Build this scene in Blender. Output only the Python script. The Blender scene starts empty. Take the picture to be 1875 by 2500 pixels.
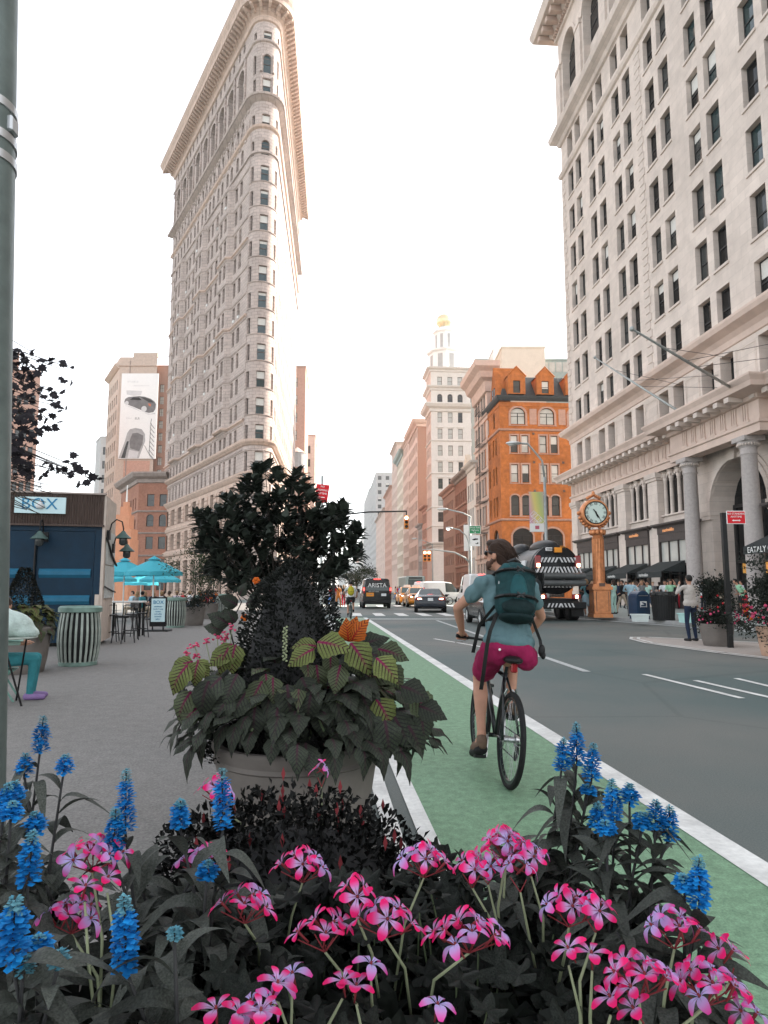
import bpy, bmesh, math, random
from mathutils import Vector, Matrix
R=math.radians; PI=math.pi; sin=math.sin; cos=math.cos
rnd=random.Random(7)
S=bpy.context.scene; COL=S.collection
# ---------------------------------------------------------------- camera
FPX=1640.; PITCH=math.atan(187/FPX); CH=1.45
cam=bpy.data.objects.new('camera',bpy.data.cameras.new('camera')); COL.objects.link(cam)
cam.location=(0,0,CH); cam.rotation_euler=(PI/2+PITCH,0,0)
cam.data.sensor_fit='VERTICAL'; cam.data.sensor_height=36; cam.data.lens=FPX/2500*36
cam.data.clip_start=.05; cam.data.clip_end=4000; S.camera=cam
# ---------------------------------------------------------------- sky, sun, exposure
SUN_EL,SUN_AZ=36.,33.     # azimuth measured from +X towards +Y
wd=bpy.data.worlds.new('World'); S.world=wd; wd.use_nodes=True
nt=wd.node_tree; nt.nodes.clear()
sky=nt.nodes.new('ShaderNodeTexSky'); sky.sky_type='NISHITA'; sky.sun_disc=False
sky.sun_elevation=R(SUN_EL); sky.sun_rotation=R(90-SUN_AZ)
sky.air_density=1.0; sky.dust_density=1.2; sky.ozone_density=1.0
hs=nt.nodes.new('ShaderNodeHueSaturation'); hs.inputs['Saturation'].default_value=.22
bg=nt.nodes.new('ShaderNodeBackground'); bg.inputs[1].default_value=.15
wo=nt.nodes.new('ShaderNodeOutputWorld')
nt.links.new(sky.outputs[0],hs.inputs['Color']); nt.links.new(hs.outputs[0],bg.inputs[0]); nt.links.new(bg.outputs[0],wo.inputs[0])
sl=bpy.data.lights.new('sun','SUN'); sl.energy=4.0; sl.angle=R(.6); sl.color=(1,.90,.78)
so=bpy.data.objects.new('sun',sl); COL.objects.link(so)
sd=Vector((cos(R(SUN_EL))*cos(R(SUN_AZ)),cos(R(SUN_EL))*sin(R(SUN_AZ)),sin(R(SUN_EL))))
so.rotation_euler=sd.to_track_quat('Z','Y').to_euler(); so.location=(60,40,120)
S.view_settings.view_transform='Standard'; S.view_settings.look='None'
S.view_settings.exposure=1.8; S.view_settings.gamma=1
S.cycles.use_denoising=True; S.cycles.max_bounces=7; S.cycles.diffuse_bounces=4; S.cycles.glossy_bounces=3
S.cycles.transmission_bounces=3; S.cycles.transparent_max_bounces=6; S.cycles.volume_bounces=1
S.cycles.caustics_reflective=False; S.cycles.caustics_refractive=False
# ---------------------------------------------------------------- pixel <-> place (for laying things out at their real distance)
def ray(px,py):
    a=(px-937.5)/FPX; b=-(py-1250)/FPX
    return Vector((a,cos(PITCH)-b*sin(PITCH),sin(PITCH)+b*cos(PITCH)))
def at(px,py,y):
    r=ray(px,py); t=y/r.y; return Vector((r.x*t,y,r.z*t+CH))
def gnd(px,py,h=0.):
    r=ray(px,py); t=(h-CH)/r.z; return Vector((r.x*t,r.y*t,h))
# ---------------------------------------------------------------- materials
MATS={}
def mat(name,col,rough=.75,var=.12,scale=6.,bump=0.,metal=0.,spec=.2,emit=0.,stretch=None,col2=None,trans=0.,coat=0.,rnd_v=0.,bscale=None,sss=0.,big=0.,joints=None):
    if name in MATS: return MATS[name]
    m=bpy.data.materials.new(name); m.use_nodes=True; n=m.node_tree; L=n.links
    b=n.nodes['Principled BSDF']; b.inputs['Roughness'].default_value=rough; b.inputs['Metallic'].default_value=metal
    b.inputs['Specular IOR Level'].default_value=spec
    if coat: b.inputs['Coat Weight'].default_value=coat; b.inputs['Coat Roughness'].default_value=.08
    c2=col2 or tuple(min(1,c*(1+var)) for c in col); c1=tuple(c*(1-var) for c in col) if not col2 else col
    tc=n.nodes.new('ShaderNodeTexCoord'); mp=n.nodes.new('ShaderNodeMapping'); L.new(tc.outputs['Object'],mp.inputs[0])
    if stretch: mp.inputs['Scale'].default_value=stretch
    nz=n.nodes.new('ShaderNodeTexNoise'); nz.inputs['Scale'].default_value=scale; nz.inputs['Detail'].default_value=6; nz.inputs['Roughness'].default_value=.6
    L.new(mp.outputs[0],nz.inputs['Vector'])
    rp=n.nodes.new('ShaderNodeValToRGB'); rp.color_ramp.elements[0].position=.3; rp.color_ramp.elements[1].position=.7
    rp.color_ramp.elements[0].color=(*c1,1); rp.color_ramp.elements[1].color=(*c2,1)
    L.new(nz.outputs[0],rp.inputs[0]); out=rp.outputs[0]
    if big:
        n2=n.nodes.new('ShaderNodeTexNoise'); n2.inputs['Scale'].default_value=scale*.13; n2.inputs['Detail'].default_value=3
        L.new(mp.outputs[0],n2.inputs['Vector'])
        mr=n.nodes.new('ShaderNodeMapRange'); mr.inputs[1].default_value=.3; mr.inputs[2].default_value=.7; mr.inputs[3].default_value=1-big; mr.inputs[4].default_value=1+big*.6
        L.new(n2.outputs[0],mr.inputs[0])
        mx=n.nodes.new('ShaderNodeVectorMath'); mx.operation='SCALE'; L.new(out,mx.inputs[0]); L.new(mr.outputs[0],mx.inputs['Scale']); out=mx.outputs[0]
    if joints:
        sp=n.nodes.new('ShaderNodeSeparateXYZ'); cb=n.nodes.new('ShaderNodeCombineXYZ'); L.new(tc.outputs['Object'],sp.inputs[0]); L.new(sp.outputs[0],cb.inputs[0]); L.new(sp.outputs[2],cb.inputs[1])
        bt=n.nodes.new('ShaderNodeTexBrick'); L.new(cb.outputs[0],bt.inputs['Vector']); bt.inputs['Scale'].default_value=1; bt.inputs['Brick Width'].default_value=joints[0]; bt.inputs['Row Height'].default_value=joints[1]; bt.inputs['Mortar Size'].default_value=joints[2]; bt.inputs['Mortar Smooth'].default_value=.3
        bt.inputs['Color1'].default_value=(.94,.94,.94,1); bt.inputs['Color2'].default_value=(1.05,1.05,1.05,1); bt.inputs['Mortar'].default_value=(joints[3],)*3+(1,)
        mx=n.nodes.new('ShaderNodeVectorMath'); mx.operation='MULTIPLY'; L.new(out,mx.inputs[0]); L.new(bt.outputs[0],mx.inputs[1]); out=mx.outputs[0]
    if rnd_v:
        oi=n.nodes.new('ShaderNodeObjectInfo'); mr=n.nodes.new('ShaderNodeMapRange'); mr.inputs[3].default_value=1-rnd_v; mr.inputs[4].default_value=1+rnd_v
        L.new(oi.outputs['Random'],mr.inputs[0])
        mx=n.nodes.new('ShaderNodeVectorMath'); mx.operation='SCALE'; L.new(out,mx.inputs[0]); L.new(mr.outputs[0],mx.inputs['Scale']); out=mx.outputs[0]
    L.new(out,b.inputs['Base Color'])
    if bump:
        nb=n.nodes.new('ShaderNodeTexNoise'); nb.inputs['Scale'].default_value=bscale or scale*4; nb.inputs['Detail'].default_value=4
        L.new(mp.outputs[0],nb.inputs['Vector'])
        bp=n.nodes.new('ShaderNodeBump'); bp.inputs['Strength'].default_value=bump; bp.inputs['Distance'].default_value=.02
        L.new(nb.outputs[0],bp.inputs['Height']); L.new(bp.outputs[0],b.inputs['Normal'])
    if trans: b.inputs['Transmission Weight'].default_value=trans
    if sss:
        b.inputs['Subsurface Weight'].default_value=sss; b.inputs['Subsurface Radius'].default_value=(.01,.005,.003)
    if emit:
        L.new(out,b.inputs['Emission Color']); b.inputs['Emission Strength'].default_value=emit
    MATS[name]=m; return m
def leafmat(name,c1,c2,rough=.5,axis_grad=None,rv=.25,thru=.25):
    """two sided leaf: colour noise, per-leaf variation, some light through"""
    m=bpy.data.materials.new(name); m.use_nodes=True; n=m.node_tree; L=n.links
    b=n.nodes['Principled BSDF']; b.inputs['Roughness'].default_value=rough; b.inputs['Specular IOR Level'].default_value=.10
    tc=n.nodes.new('ShaderNodeTexCoord'); nz=n.nodes.new('ShaderNodeTexNoise'); nz.inputs['Scale'].default_value=30
    L.new(tc.outputs['Object'],nz.inputs['Vector'])
    rp=n.nodes.new('ShaderNodeValToRGB'); e=rp.color_ramp.elements
    e[0].position=.3; e[1].position=.72; e[0].color=(*c1,1); e[1].color=(*c2,1); L.new(nz.outputs[0],rp.inputs[0]); out=rp.outputs[0]
    if axis_grad: out=axis_grad(n,L,tc,out)
    oi=n.nodes.new('ShaderNodeObjectInfo'); mr=n.nodes.new('ShaderNodeMapRange'); mr.inputs[3].default_value=1-rv; mr.inputs[4].default_value=1+rv
    L.new(oi.outputs['Random'],mr.inputs[0])
    mx=n.nodes.new('ShaderNodeVectorMath'); mx.operation='SCALE'; L.new(out,mx.inputs[0]); L.new(mr.outputs[0],mx.inputs['Scale'])
    L.new(mx.outputs[0],b.inputs['Base Color'])
    if thru:
        t=n.nodes.new('ShaderNodeBsdfTranslucent'); L.new(mx.outputs[0],t.inputs[0]); ms=n.nodes.new('ShaderNodeMixShader'); ms.inputs[0].default_value=thru
        L.new(b.outputs[0],ms.inputs[1]); L.new(t.outputs[0],ms.inputs[2]); L.new(ms.outputs[0],n.nodes['Material Output'].inputs[0])
    MATS[name]=m; return m
def M(n): return MATS[n]
# ---------------------------------------------------------------- meshes
class MB:
    def __init__(s): s.v=[]; s.f=[]; s.m=[]
    def add(s,vs,fs,mi=0):
        k=len(s.v); s.v+=[tuple(v) for v in vs]; s.f+=[tuple(i+k for i in f) for f in fs]; s.m+=[mi]*len(fs); return s
    def box(s,x0,x1,y0,y1,z0,z1,mi=0):
        return s.add([(x0,y0,z0),(x1,y0,z0),(x1,y1,z0),(x0,y1,z0),(x0,y0,z1),(x1,y0,z1),(x1,y1,z1),(x0,y1,z1)],
            [(0,3,2,1),(4,5,6,7),(0,1,5,4),(1,2,6,5),(2,3,7,6),(3,0,4,7)],mi)
    def cbox(s,c,d,mi=0): return s.box(c[0]-d[0]/2,c[0]+d[0]/2,c[1]-d[1]/2,c[1]+d[1]/2,c[2]-d[2]/2,c[2]+d[2]/2,mi)
    def rbox(s,x0,x1,y0,y1,z0,z1,b=.03,mi=0):
        """box with chamfered edges"""
        vs=[];
        for sx,X in ((1,x0),(-1,x1)):
            for sy,Y in ((1,y0),(-1,y1)):
                for sz,Z in ((1,z0),(-1,z1)):
                    vs+=[(X,Y+sy*b,Z+sz*b),(X+sx*b,Y,Z+sz*b),(X+sx*b,Y+sy*b,Z)]
        bm=bmesh.new(); [bm.verts.new(v) for v in vs]; r=bmesh.ops.convex_hull(bm,input=bm.verts); bm.verts.index_update()
        bmesh.ops.dissolve_limit(bm,angle_limit=.01,verts=bm.verts,edges=bm.edges); bm.verts.index_update()
        s.add([v.co[:] for v in bm.verts],[tuple(v.index for v in f.verts) for f in bm.faces],mi); bm.free(); return s
    def tube(s,pts,rad,n=8,mi=0,cap=True):
        pts=[Vector(p) for p in pts]; rs=rad if isinstance(rad,(list,tuple)) else [rad]*len(pts)
        k=len(s.v); up=None
        for i,p in enumerate(pts):
            d=(pts[min(i+1,len(pts)-1)]-pts[max(i-1,0)]).normalized()
            if up is None: up=Vector((0,0,1)) if abs(d.z)<.9 else Vector((1,0,0))
            a=d.cross(up).normalized(); b=a.cross(d); up=b
            for j in range(n):
                t=2*PI*j/n; s.v.append(tuple(p+(a*cos(t)+b*sin(t))*rs[i]))
        for i in range(len(pts)-1):
            for j in range(n):
                s.f.append((k+i*n+j,k+i*n+(j+1)%n,k+(i+1)*n+(j+1)%n,k+(i+1)*n+j)); s.m.append(mi)
        if cap:
            s.f.append(tuple(k+j for j in range(n))[::-1]); s.m.append(mi)
            s.f.append(tuple(k+(len(pts)-1)*n+j for j in range(n))); s.m.append(mi)
        return s
    def lathe(s,prof,n=20,c=(0,0,0),mi=0,cap=True,a0=0,a1=2*PI):
        k=len(s.v); full=abs(a1-a0-2*PI)<1e-6; m=n if full else n+1
        for r,z in prof:
            for j in range(m):
                t=a0+(a1-a0)*j/n; s.v.append((c[0]+r*cos(t),c[1]+r*sin(t),c[2]+z))
        for i in range(len(prof)-1):
            for j in range(n):
                j2=(j+1)%m; s.f.append((k+i*m+j,k+i*m+j2,k+(i+1)*m+j2,k+(i+1)*m+j)); s.m.append(mi)
        if cap and full:
            s.f.append(tuple(k+j for j in range(m))[::-1]); s.m.append(mi); q=k+(len(prof)-1)*m
            s.f.append(tuple(q+j for j in range(m))); s.m.append(mi)
        return s
    def ell(s,c,r,n=12,m=8,mi=0,rot=None):
        k=len(s.v); c=Vector(c)
        P=lambda v:(tuple(c+(rot@Vector(v) if rot else Vector(v))))
        s.v.append(P((0,0,-r[2])))
        for i in range(1,m):
            a=-PI/2+PI*i/m
            for j in range(n): t=2*PI*j/n; s.v.append(P((r[0]*cos(a)*cos(t),r[1]*cos(a)*sin(t),r[2]*sin(a))))
        s.v.append(P((0,0,r[2]))); e=len(s.v)-1
        for j in range(n):
            s.f.append((k,k+1+(j+1)%n,k+1+j)); s.m.append(mi)
            for i in range(m-2):
                q=k+1+i*n; s.f.append((q+j,q+(j+1)%n,q+n+(j+1)%n,q+n+j)); s.m.append(mi)
            q=k+1+(m-2)*n; s.f.append((q+j,q+(j+1)%n,e)); s.m.append(mi)
        return s
    def poly(s,pts,y0,y1,mi=0,plane='xz'):
        """extrude a closed outline given in a plane"""
        n=len(pts); V={'xz':lambda p,t:(p[0],t,p[1]),'yz':lambda p,t:(t,p[0],p[1]),'xy':lambda p,t:(p[0],p[1],t)}[plane]
        return s.add([V(p,y0) for p in pts]+[V(p,y1) for p in pts],
            [tuple(range(n)),tuple(range(2*n-1,n-1,-1))]+[(i,i+n,(i+1)%n+n,(i+1)%n) for i in range(n)],mi)
    def sweep(s,prof,path,nrm,closed=False,mi=0):
        """prof [(out,z)], path [(x,y)], nrm outward unit normals (mitred lengths allowed)"""
        k=len(s.v); n=len(prof)
        for p,q in zip(path,nrm):
            for o,z in prof: s.v.append((p[0]+q[0]*o,p[1]+q[1]*o,z))
        L=len(path)
        for i in range(L if closed else L-1):
            a=k+i*n; b=k+((i+1)%L)*n
            for j in range(n-1): s.f.append((a+j,b+j,b+j+1,a+j+1)); s.m.append(mi)
        if not closed:
            s.f.append(tuple(range(k,k+n))); s.m.append(mi); q=k+(L-1)*n; s.f.append(tuple(range(q,q+n))[::-1]); s.m.append(mi)
        return s
    def wall(s,x0,x1,z0,z1,ops=(),dep=.35,cuts=(),fn=None,mi=0,y=0.,rm=None):
        """wall face in x-z at y (front looks to -y) with recessed openings (xa,xb,za,zb[,rise])"""
        fn=fn or (lambda x,yy,z:(x,yy,z)); rm=mi if rm is None else rm
        xs=sorted({x0,x1,*cuts,*[o[0] for o in ops],*[o[1] for o in ops]}); zs=sorted({z0,z1,*[o[2] for o in ops],*[o[3] for o in ops]})
        xs=[x for x in xs if x0-1e-6<=x<=x1+1e-6]; zs=[z for z in zs if z0-1e-6<=z<=z1+1e-6]
        k=len(s.v); nz=len(zs)
        for x in xs:
            for z in zs: s.v.append(fn(x,y,z))
        for i in range(len(xs)-1):
            xm=(xs[i]+xs[i+1])/2; col=[o for o in ops if o[0]<xm<o[1]]
            for j in range(nz-1):
                zm=(zs[j]+zs[j+1])/2
                if any(o[2]<zm<o[3] for o in col): continue
                a=k+i*nz+j; s.f.append((a,a+nz,a+nz+1,a+1)); s.m.append(mi)
        for o in ops:
            xa,xb,za,zb=o[:4]; rise=o[4] if len(o)>4 else 0; F=lambda x,yy,z:fn(x,yy,z); d=y+dep; zt=zb-rise
            s.add([F(xa,y,za),F(xa,d,za),F(xa,d,zt),F(xa,y,zt)],[(0,1,2,3)],rm); s.add([F(xb,y,za),F(xb,d,za),F(xb,d,zt),F(xb,y,zt)],[(3,2,1,0)],rm)
            s.add([F(xa,y,za),F(xa,d,za),F(xb,d,za),F(xb,y,za)],[(3,2,1,0)],rm)
            if not rise: s.add([F(xa,y,zb),F(xa,d,zb),F(xb,d,zb),F(xb,y,zb)],[(0,1,2,3)],rm)
            else:
                c=(xa+xb)/2; w=(xb-xa)/2; N=10
                if rise>=w*.98: A=[(c-w*cos(PI*i/N),zt+rise*sin(PI*i/N)) for i in range(N+1)]
                else:
                    Rr=(w*w+rise*rise)/(2*rise); t=math.asin(w/Rr); A=[(c+Rr*sin(-t+2*t*i/N),zb-Rr+Rr*cos(-t+2*t*i/N)) for i in range(N+1)]
                for i in range(N):
                    (p,pz),(q,qz)=A[i],A[i+1]
                    s.add([F(p,y,pz),F(q,y,qz),F(q,y,zb),F(p,y,zb)],[(0,1,2,3)],mi)
                    s.add([F(p,y,pz),F(p,d,pz),F(q,d,qz),F(q,y,qz)],[(0,1,2,3)],rm)
        return s
    def mesh(s,name,mats,smooth=False,sharp=None):
        me=bpy.data.meshes.new(name); me.from_pydata(s.v,[],s.f)
        for m in (mats if isinstance(mats,(list,tuple)) else [mats]): me.materials.append(M(m) if isinstance(m,str) else m)
        if s.m and max(s.m)>0: me.polygons.foreach_set('material_index',s.m)
        if smooth:
            me.polygons.foreach_set('use_smooth',[True]*len(me.polygons))
            if sharp: me.set_sharp_from_angle(angle=R(sharp))
        me.update(); return me
    def build(s,name,mats,parent=None,loc=(0,0,0),rot=(0,0,0),smooth=False,sharp=None,kind=None):
        return ob(name,s.mesh(name,mats,smooth,sharp),parent,loc,rot,kind)
def ob(name,data,parent=None,loc=(0,0,0),rot=(0,0,0),kind=None,scale=None):
    o=bpy.data.objects.new(name,data); COL.objects.link(o)
    if parent is not None: o.parent=parent
    o.location=loc; o.rotation_euler=rot
    if scale: o.scale=scale if isinstance(scale,(tuple,list)) else (scale,)*3
    if kind: o['kind']=kind
    return o
def tag(o,label,cat,group=None):
    o['label']=label; o['category']=cat
    if group: o['group']=group
    return o
def thing(name,label,cat,loc=(0,0,0),rz=0.,group=None):
    o=bpy.data.objects.new(name,None); COL.objects.link(o); o.location=loc; o.rotation_euler=(0,0,rz); o.empty_display_size=.2
    return tag(o,label,cat,group)
def copy_tree(o,parent=None):
    c=o.copy(); COL.objects.link(c); c.parent=parent
    for ch in o.children: copy_tree(ch,c)
    return c
def struct(o): o['kind']='structure'; return o
def text(name,body,size,mname,parent,loc,rot=(PI/2,0,0),depth=.004,align='CENTER',shear=0,spacing=1.,sx=1.):
    cu=bpy.data.curves.new(name,'FONT'); cu.body=body; cu.size=size; cu.extrude=depth; cu.align_x=align; cu.align_y='CENTER'; cu.shear=shear; cu.space_character=spacing
    cu.resolution_u=3; k=bpy.data.objects.new(name,cu); TMP.collection.objects.link(k); vl=TMP.view_layers[0]; vl.update()
    me=bpy.data.meshes.new_from_object(k.evaluated_get(vl.depsgraph)); me.name=name; me.materials.clear(); me.materials.append(M(mname)); bpy.data.objects.remove(k); bpy.data.curves.remove(cu)
    o=ob(name,me,parent,loc,rot)
    if sx!=1: o.scale=(sx,1,1)
    return o
# scratch scene for voxel-remeshed bodies
TMP=bpy.data.scenes.new('scratch')
def remesh(mb,vox,sm=4,name='body',thin=None):
    me=mb.mesh(name,[]); o=bpy.data.objects.new(name,me); TMP.collection.objects.link(o)
    md=o.modifiers.new('r','REMESH'); md.mode='VOXEL'; md.voxel_size=vox; md.use_smooth_shade=True
    if sm: m2=o.modifiers.new('s','SMOOTH'); m2.iterations=sm; m2.factor=.5
    vl=TMP.view_layers[0]; vl.update(); dg=vl.depsgraph
    out=bpy.data.meshes.new_from_object(o.evaluated_get(dg)); out.name=name
    TMP.collection.objects.unlink(o); bpy.data.objects.remove(o); bpy.data.meshes.remove(me)
    out.materials.clear()
    return out
AV=math.atan(-120/FPX)          # heading of the avenue, from +Y
def dirv(a): return Vector((sin(a),cos(a)))
# ================================================================ materials of the place
mat('limestone',(.62,.535,.475),.85,.10,1.2,.15,big=.14,joints=(1.3,.62,.012,.80)); mat('limestone_pink',(.60,.47,.40),.85,.10,1.0,.15,big=.12); mat('stone_dark',(.34,.28,.25),.9,.2,1.5,.3)
mat('granite',(.40,.36,.34),.7,.12,8,.1)
mat('terracotta',(.475,.39,.35),.85,.16,1.4,.8,big=.16,bscale=2.2,stretch=(1,1,2.4),joints=(.9,.47,.035,.66)); mat('terracotta_warm',(.55,.41,.335),.85,.14,1.4,.4,joints=(1.2,.6,.03,.7)); mat('copper_trim',(.42,.40,.37),.6,.15,2)
mat('glass_dark',(.008,.009,.010),.06,.3,.4,spec=.25); mat('glass_grey',(.035,.04,.04),.08,.35,.5,spec=.4); mat('glass_pale',(.42,.42,.39),.15,.2,.7,spec=.5); mat('glass_teal',(.018,.042,.046),.05,.3,.4,spec=.7)
mat('blind',(.62,.60,.56),.8,.06,3); mat('frame_dark',(.035,.033,.032),.5,.2,4); mat('frame_brown',(.11,.075,.06),.6,.2,4); mat('frame_white',(.6,.58,.54),.6,.1,3)
mat('orange_brick',(.42,.135,.036),.85,.28,1.8,.5,big=.34,bscale=9); mat('salmon_brick',(.36,.17,.115),.85,.2,2.5,.4,big=.15); mat('orange_stone',(.42,.25,.19),.85,.15,3,.2); mat('slate',(.045,.052,.055),.55,.25,3,.2,stretch=(8,1,1))  # broad patches of the orange brick carry warm reflected glow as colour
mat('white_stone',(.66,.62,.575),.85,.05,1.5,.1,big=.06); mat('pink_stone',(.58,.44,.375),.85,.10,1.5,.1,big=.08); mat('brown_brick',(.34,.20,.15),.9,.15,2.,.3,stretch=(1,1,6)); mat('red_brown',(.27,.13,.09),.88,.2,2.,.3)
mat('grey_stone',(.44,.43,.42),.85,.10,1.,.1,big=.1); mat('cream',(.66,.58,.48),.85,.06,1,.05); mat('beige_brick',(.52,.42,.35),.9,.12,2,.2); mat('pinkbrick',(.52,.31,.24),.9,.12,2,.2); mat('green_cop',(.30,.36,.34),.6,.1,2)
mat('gold',(.80,.66,.42),.35,.1,3,metal=.7); mat('white_paint',(.78,.78,.76),.6,.05,4); mat('offwhite',(.70,.69,.66),.7,.05,3); mat('black',(.012,.012,.012),.45,.3,6); mat('black_gloss',(.012,.013,.014),.18,.3,3,coat=.5); mat('darkgrey',(.04,.042,.043),.5,.2,6)
mat('steel',(.42,.43,.43),.35,.1,6,metal=.9); mat('galv',(.36,.38,.37),.5,.15,5,metal=.5); mat('alu',(.55,.56,.55),.35,.08,8,metal=.8); mat('rubber',(.014,.014,.014),.75,.2,30); mat('chrome',(.7,.7,.7),.12,.05,8,metal=1)
mat('awning_black',(.03,.035,.035),.8,.2,8,.2); mat('shop_frame',(.055,.045,.042),.55,.15,5); mat('letter_white',(.75,.75,.72),.6,.03,3); mat('letter_gold',(.75,.33,.14),.5,.05,3,emit=.15); mat('letter_grey',(.5,.49,.47),.6,.05,3)
mat('clock_gold',(.56,.23,.10),.38,.22,5,.15,metal=.35,big=.1); mat('clock_face',(.56,.66,.60),.5,.04,2); 
mat('sign_red',(.55,.008,.016),.45,.06,3); mat('sign_green',(.04,.25,.11),.5,.06,3)
mat('lamp_red',(1.,.05,.04),.3,.05,3,emit=2.2); mat('lamp_hot',(1.,.55,.35),.3,.03,3,emit=5.); mat('red_lens',(.22,.006,.01),.2,.1,5,coat=.5); mat('signal_yellow',(.72,.26,.03),.45,.12,5); mat('lamp_amber',(1.,.36,.06),.3,.05,3,emit=6.)
# ================================================================ ground
def asphalt():
    m=mat('asphalt',(.125,.142,.137),.7,.25,90,.35,big=0,spec=.25,bscale=160); n=m.node_tree; L=n.links; b=n.nodes['Principled BSDF']
    src=b.inputs['Base Color'].links[0].from_socket
    tc=n.nodes.new('ShaderNodeTexCoord'); nz=n.nodes.new('ShaderNodeTexNoise'); nz.inputs['Scale'].default_value=.16; nz.inputs['Detail'].default_value=5; L.new(tc.outputs['Object'],nz.inputs['Vector'])
    rp=n.nodes.new('ShaderNodeValToRGB'); rp.color_ramp.elements[0].position=.42; rp.color_ramp.elements[1].position=.62; rp.color_ramp.elements[0].color=(.68,.82,.82,1); rp.color_ramp.elements[1].color=(1.22,1.08,1.02,1); L.new(nz.outputs[0],rp.inputs[0])
    mx=n.nodes.new('ShaderNodeVectorMath'); mx.operation='MULTIPLY'; L.new(src,mx.inputs[0]); L.new(rp.outputs[0],mx.inputs[1])
    # tar seams and patches with a shape of their own
    vo=n.nodes.new('ShaderNodeTexVoronoi'); vo.feature='DISTANCE_TO_EDGE'; vo.inputs['Scale'].default_value=.22; L.new(tc.outputs['Object'],vo.inputs['Vector'])
    r2=n.nodes.new('ShaderNodeValToRGB'); r2.color_ramp.elements[0].position=.004; r2.color_ramp.elements[1].position=.010; r2.color_ramp.elements[0].color=(.87,.87,.87,1); L.new(vo.outputs[0],r2.inputs[0])
    m2=n.nodes.new('ShaderNodeVectorMath'); m2.operation='MULTIPLY'; L.new(mx.outputs[0],m2.inputs[0]); L.new(r2.outputs[0],m2.inputs[1]); L.new(m2.outputs[0],b.inputs['Base Color'])
asphalt()
mat('asphalt_brown',(.185,.17,.163),.7,.2,90,.3,spec=.5); mat('asphalt_dark',(.082,.10,.10),.65,.25,90,.35,spec=.5,bscale=160)
mat('plaza',(.20,.192,.181),.8,.3,55,.5,big=.10,bscale=120); mat('lane_green',(.175,.295,.185),.7,.3,110,.3,big=.2,bscale=160,spec=.2); mat('paint',(.66,.66,.63),.6,.12,25,.15,big=.22,col2=None); mat('worn_paint',(.42,.44,.43),.6,.25,14,.1)
mat('pavement',(.30,.33,.31),.7,.12,6,.2); mat('kerb',(.34,.34,.33),.7,.12,8,.2); mat('island_gravel',(.40,.355,.32),.85,.16,60,.3)
def sheet(name,pts,z,m,label=None,parent=None):
    o=MB().add([(x,y,z) for x,y in pts],[tuple(range(len(pts)))]).build(name,m,parent); return o
struct(sheet('ground',[(-900,-300),(900,-300),(900,1500),(-900,1500)],0,'asphalt'))
LR=lambda y:2.30-.0955*y          # right edge line of the cycle lane
LL=lambda y:.47-.0955*y
ln=sheet('cycle_lane',[(LL(-4)+.2,-4),(LR(-4),-4),(LR(34),34),(LL(34)+.2,34)],.004,'lane_green'); struct(ln)
def stripe(name,xf,w,y0,y1,z,m='paint',n=1):
    o=MB()
    for i in range(n):
        a=y0+(y1-y0)*i/n; b=y0+(y1-y0)*(i+1)/n
        o.add([(xf(a),a,z),(xf(a)+w,a,z),(xf(b)+w,b,z),(xf(b),b,z)],[(0,1,2,3)])
    return struct(o.build(name,m))
stripe('lane_line',lambda y:LR(y)-.10,.19,-4,34,.008); stripe('lane_line',lambda y:.60-.0955*y,.105,-4,31,.008); stripe('lane_line',lambda y:.40-.0955*y,.105,-4,31,.008)
# plaza with tan gravel finish, left of the lines
struct(sheet('plaza',[(-60,-30),(.36-.0955*-30,-30),(.36-.0955*31,31),(-4.6,45),(-7,70),(-60,70)],.004,'plaza'))
def wavy(pts,n=14,amp=.22):
    o=[]
    for i in range(len(pts)):
        a=Vector(pts[i]); b=Vector(pts[(i+1)%len(pts)]); d=(b-a); q=Vector((-d.y,d.x)).normalized()
        o+=[tuple(a+d*(j/n)+q*(amp*(rnd.random()-.5) if j else 0)) for j in range(n)]
    return o
# stop line, crosswalk, faint lane marks
struct(sheet('stop_line',[(-2.6,32.3),(9.3,32.3),(9.3,32.75),(-2.6,32.75)],.006,'paint'))
for i in range(11):
    x=-4.2+i*1.25; struct(sheet('crosswalk_bar',[(x,36.2),(x+.55,36.2),(x+.3,40.2),(x-.25,40.2)],.006,'paint'))
for i in range(8): x=-5.+i*1.5; struct(sheet('crosswalk_bar',[(x,55.),(x+.6,55.),(x+.35,59),(x-.25,59)],.006,'paint'))
stripe('lane_mark',lambda y:4.2-.06*y,.14,12,31,.008,'worn_paint')
for a,b in [(tuple(gnd(*p)[:2]),tuple(gnd(*q)[:2])) for p,q in (((1572,1647),(1812,1706)),((1697,1662),(1960,1722)),((1797,1657),(1990,1703)),((1060,1560),(1330,1606)))]:
    d=Vector((b[0]-a[0],b[1]-a[1])).normalized(); nn=Vector((-d.y,d.x))*.05
    struct(sheet('lane_mark',[(a[0]+nn.x,a[1]+nn.y),(a[0]-nn.x,a[1]-nn.y),(b[0]-nn.x,b[1]-nn.y),(b[0]+nn.x,b[1]+nn.y)],.008,'paint'))
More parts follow.
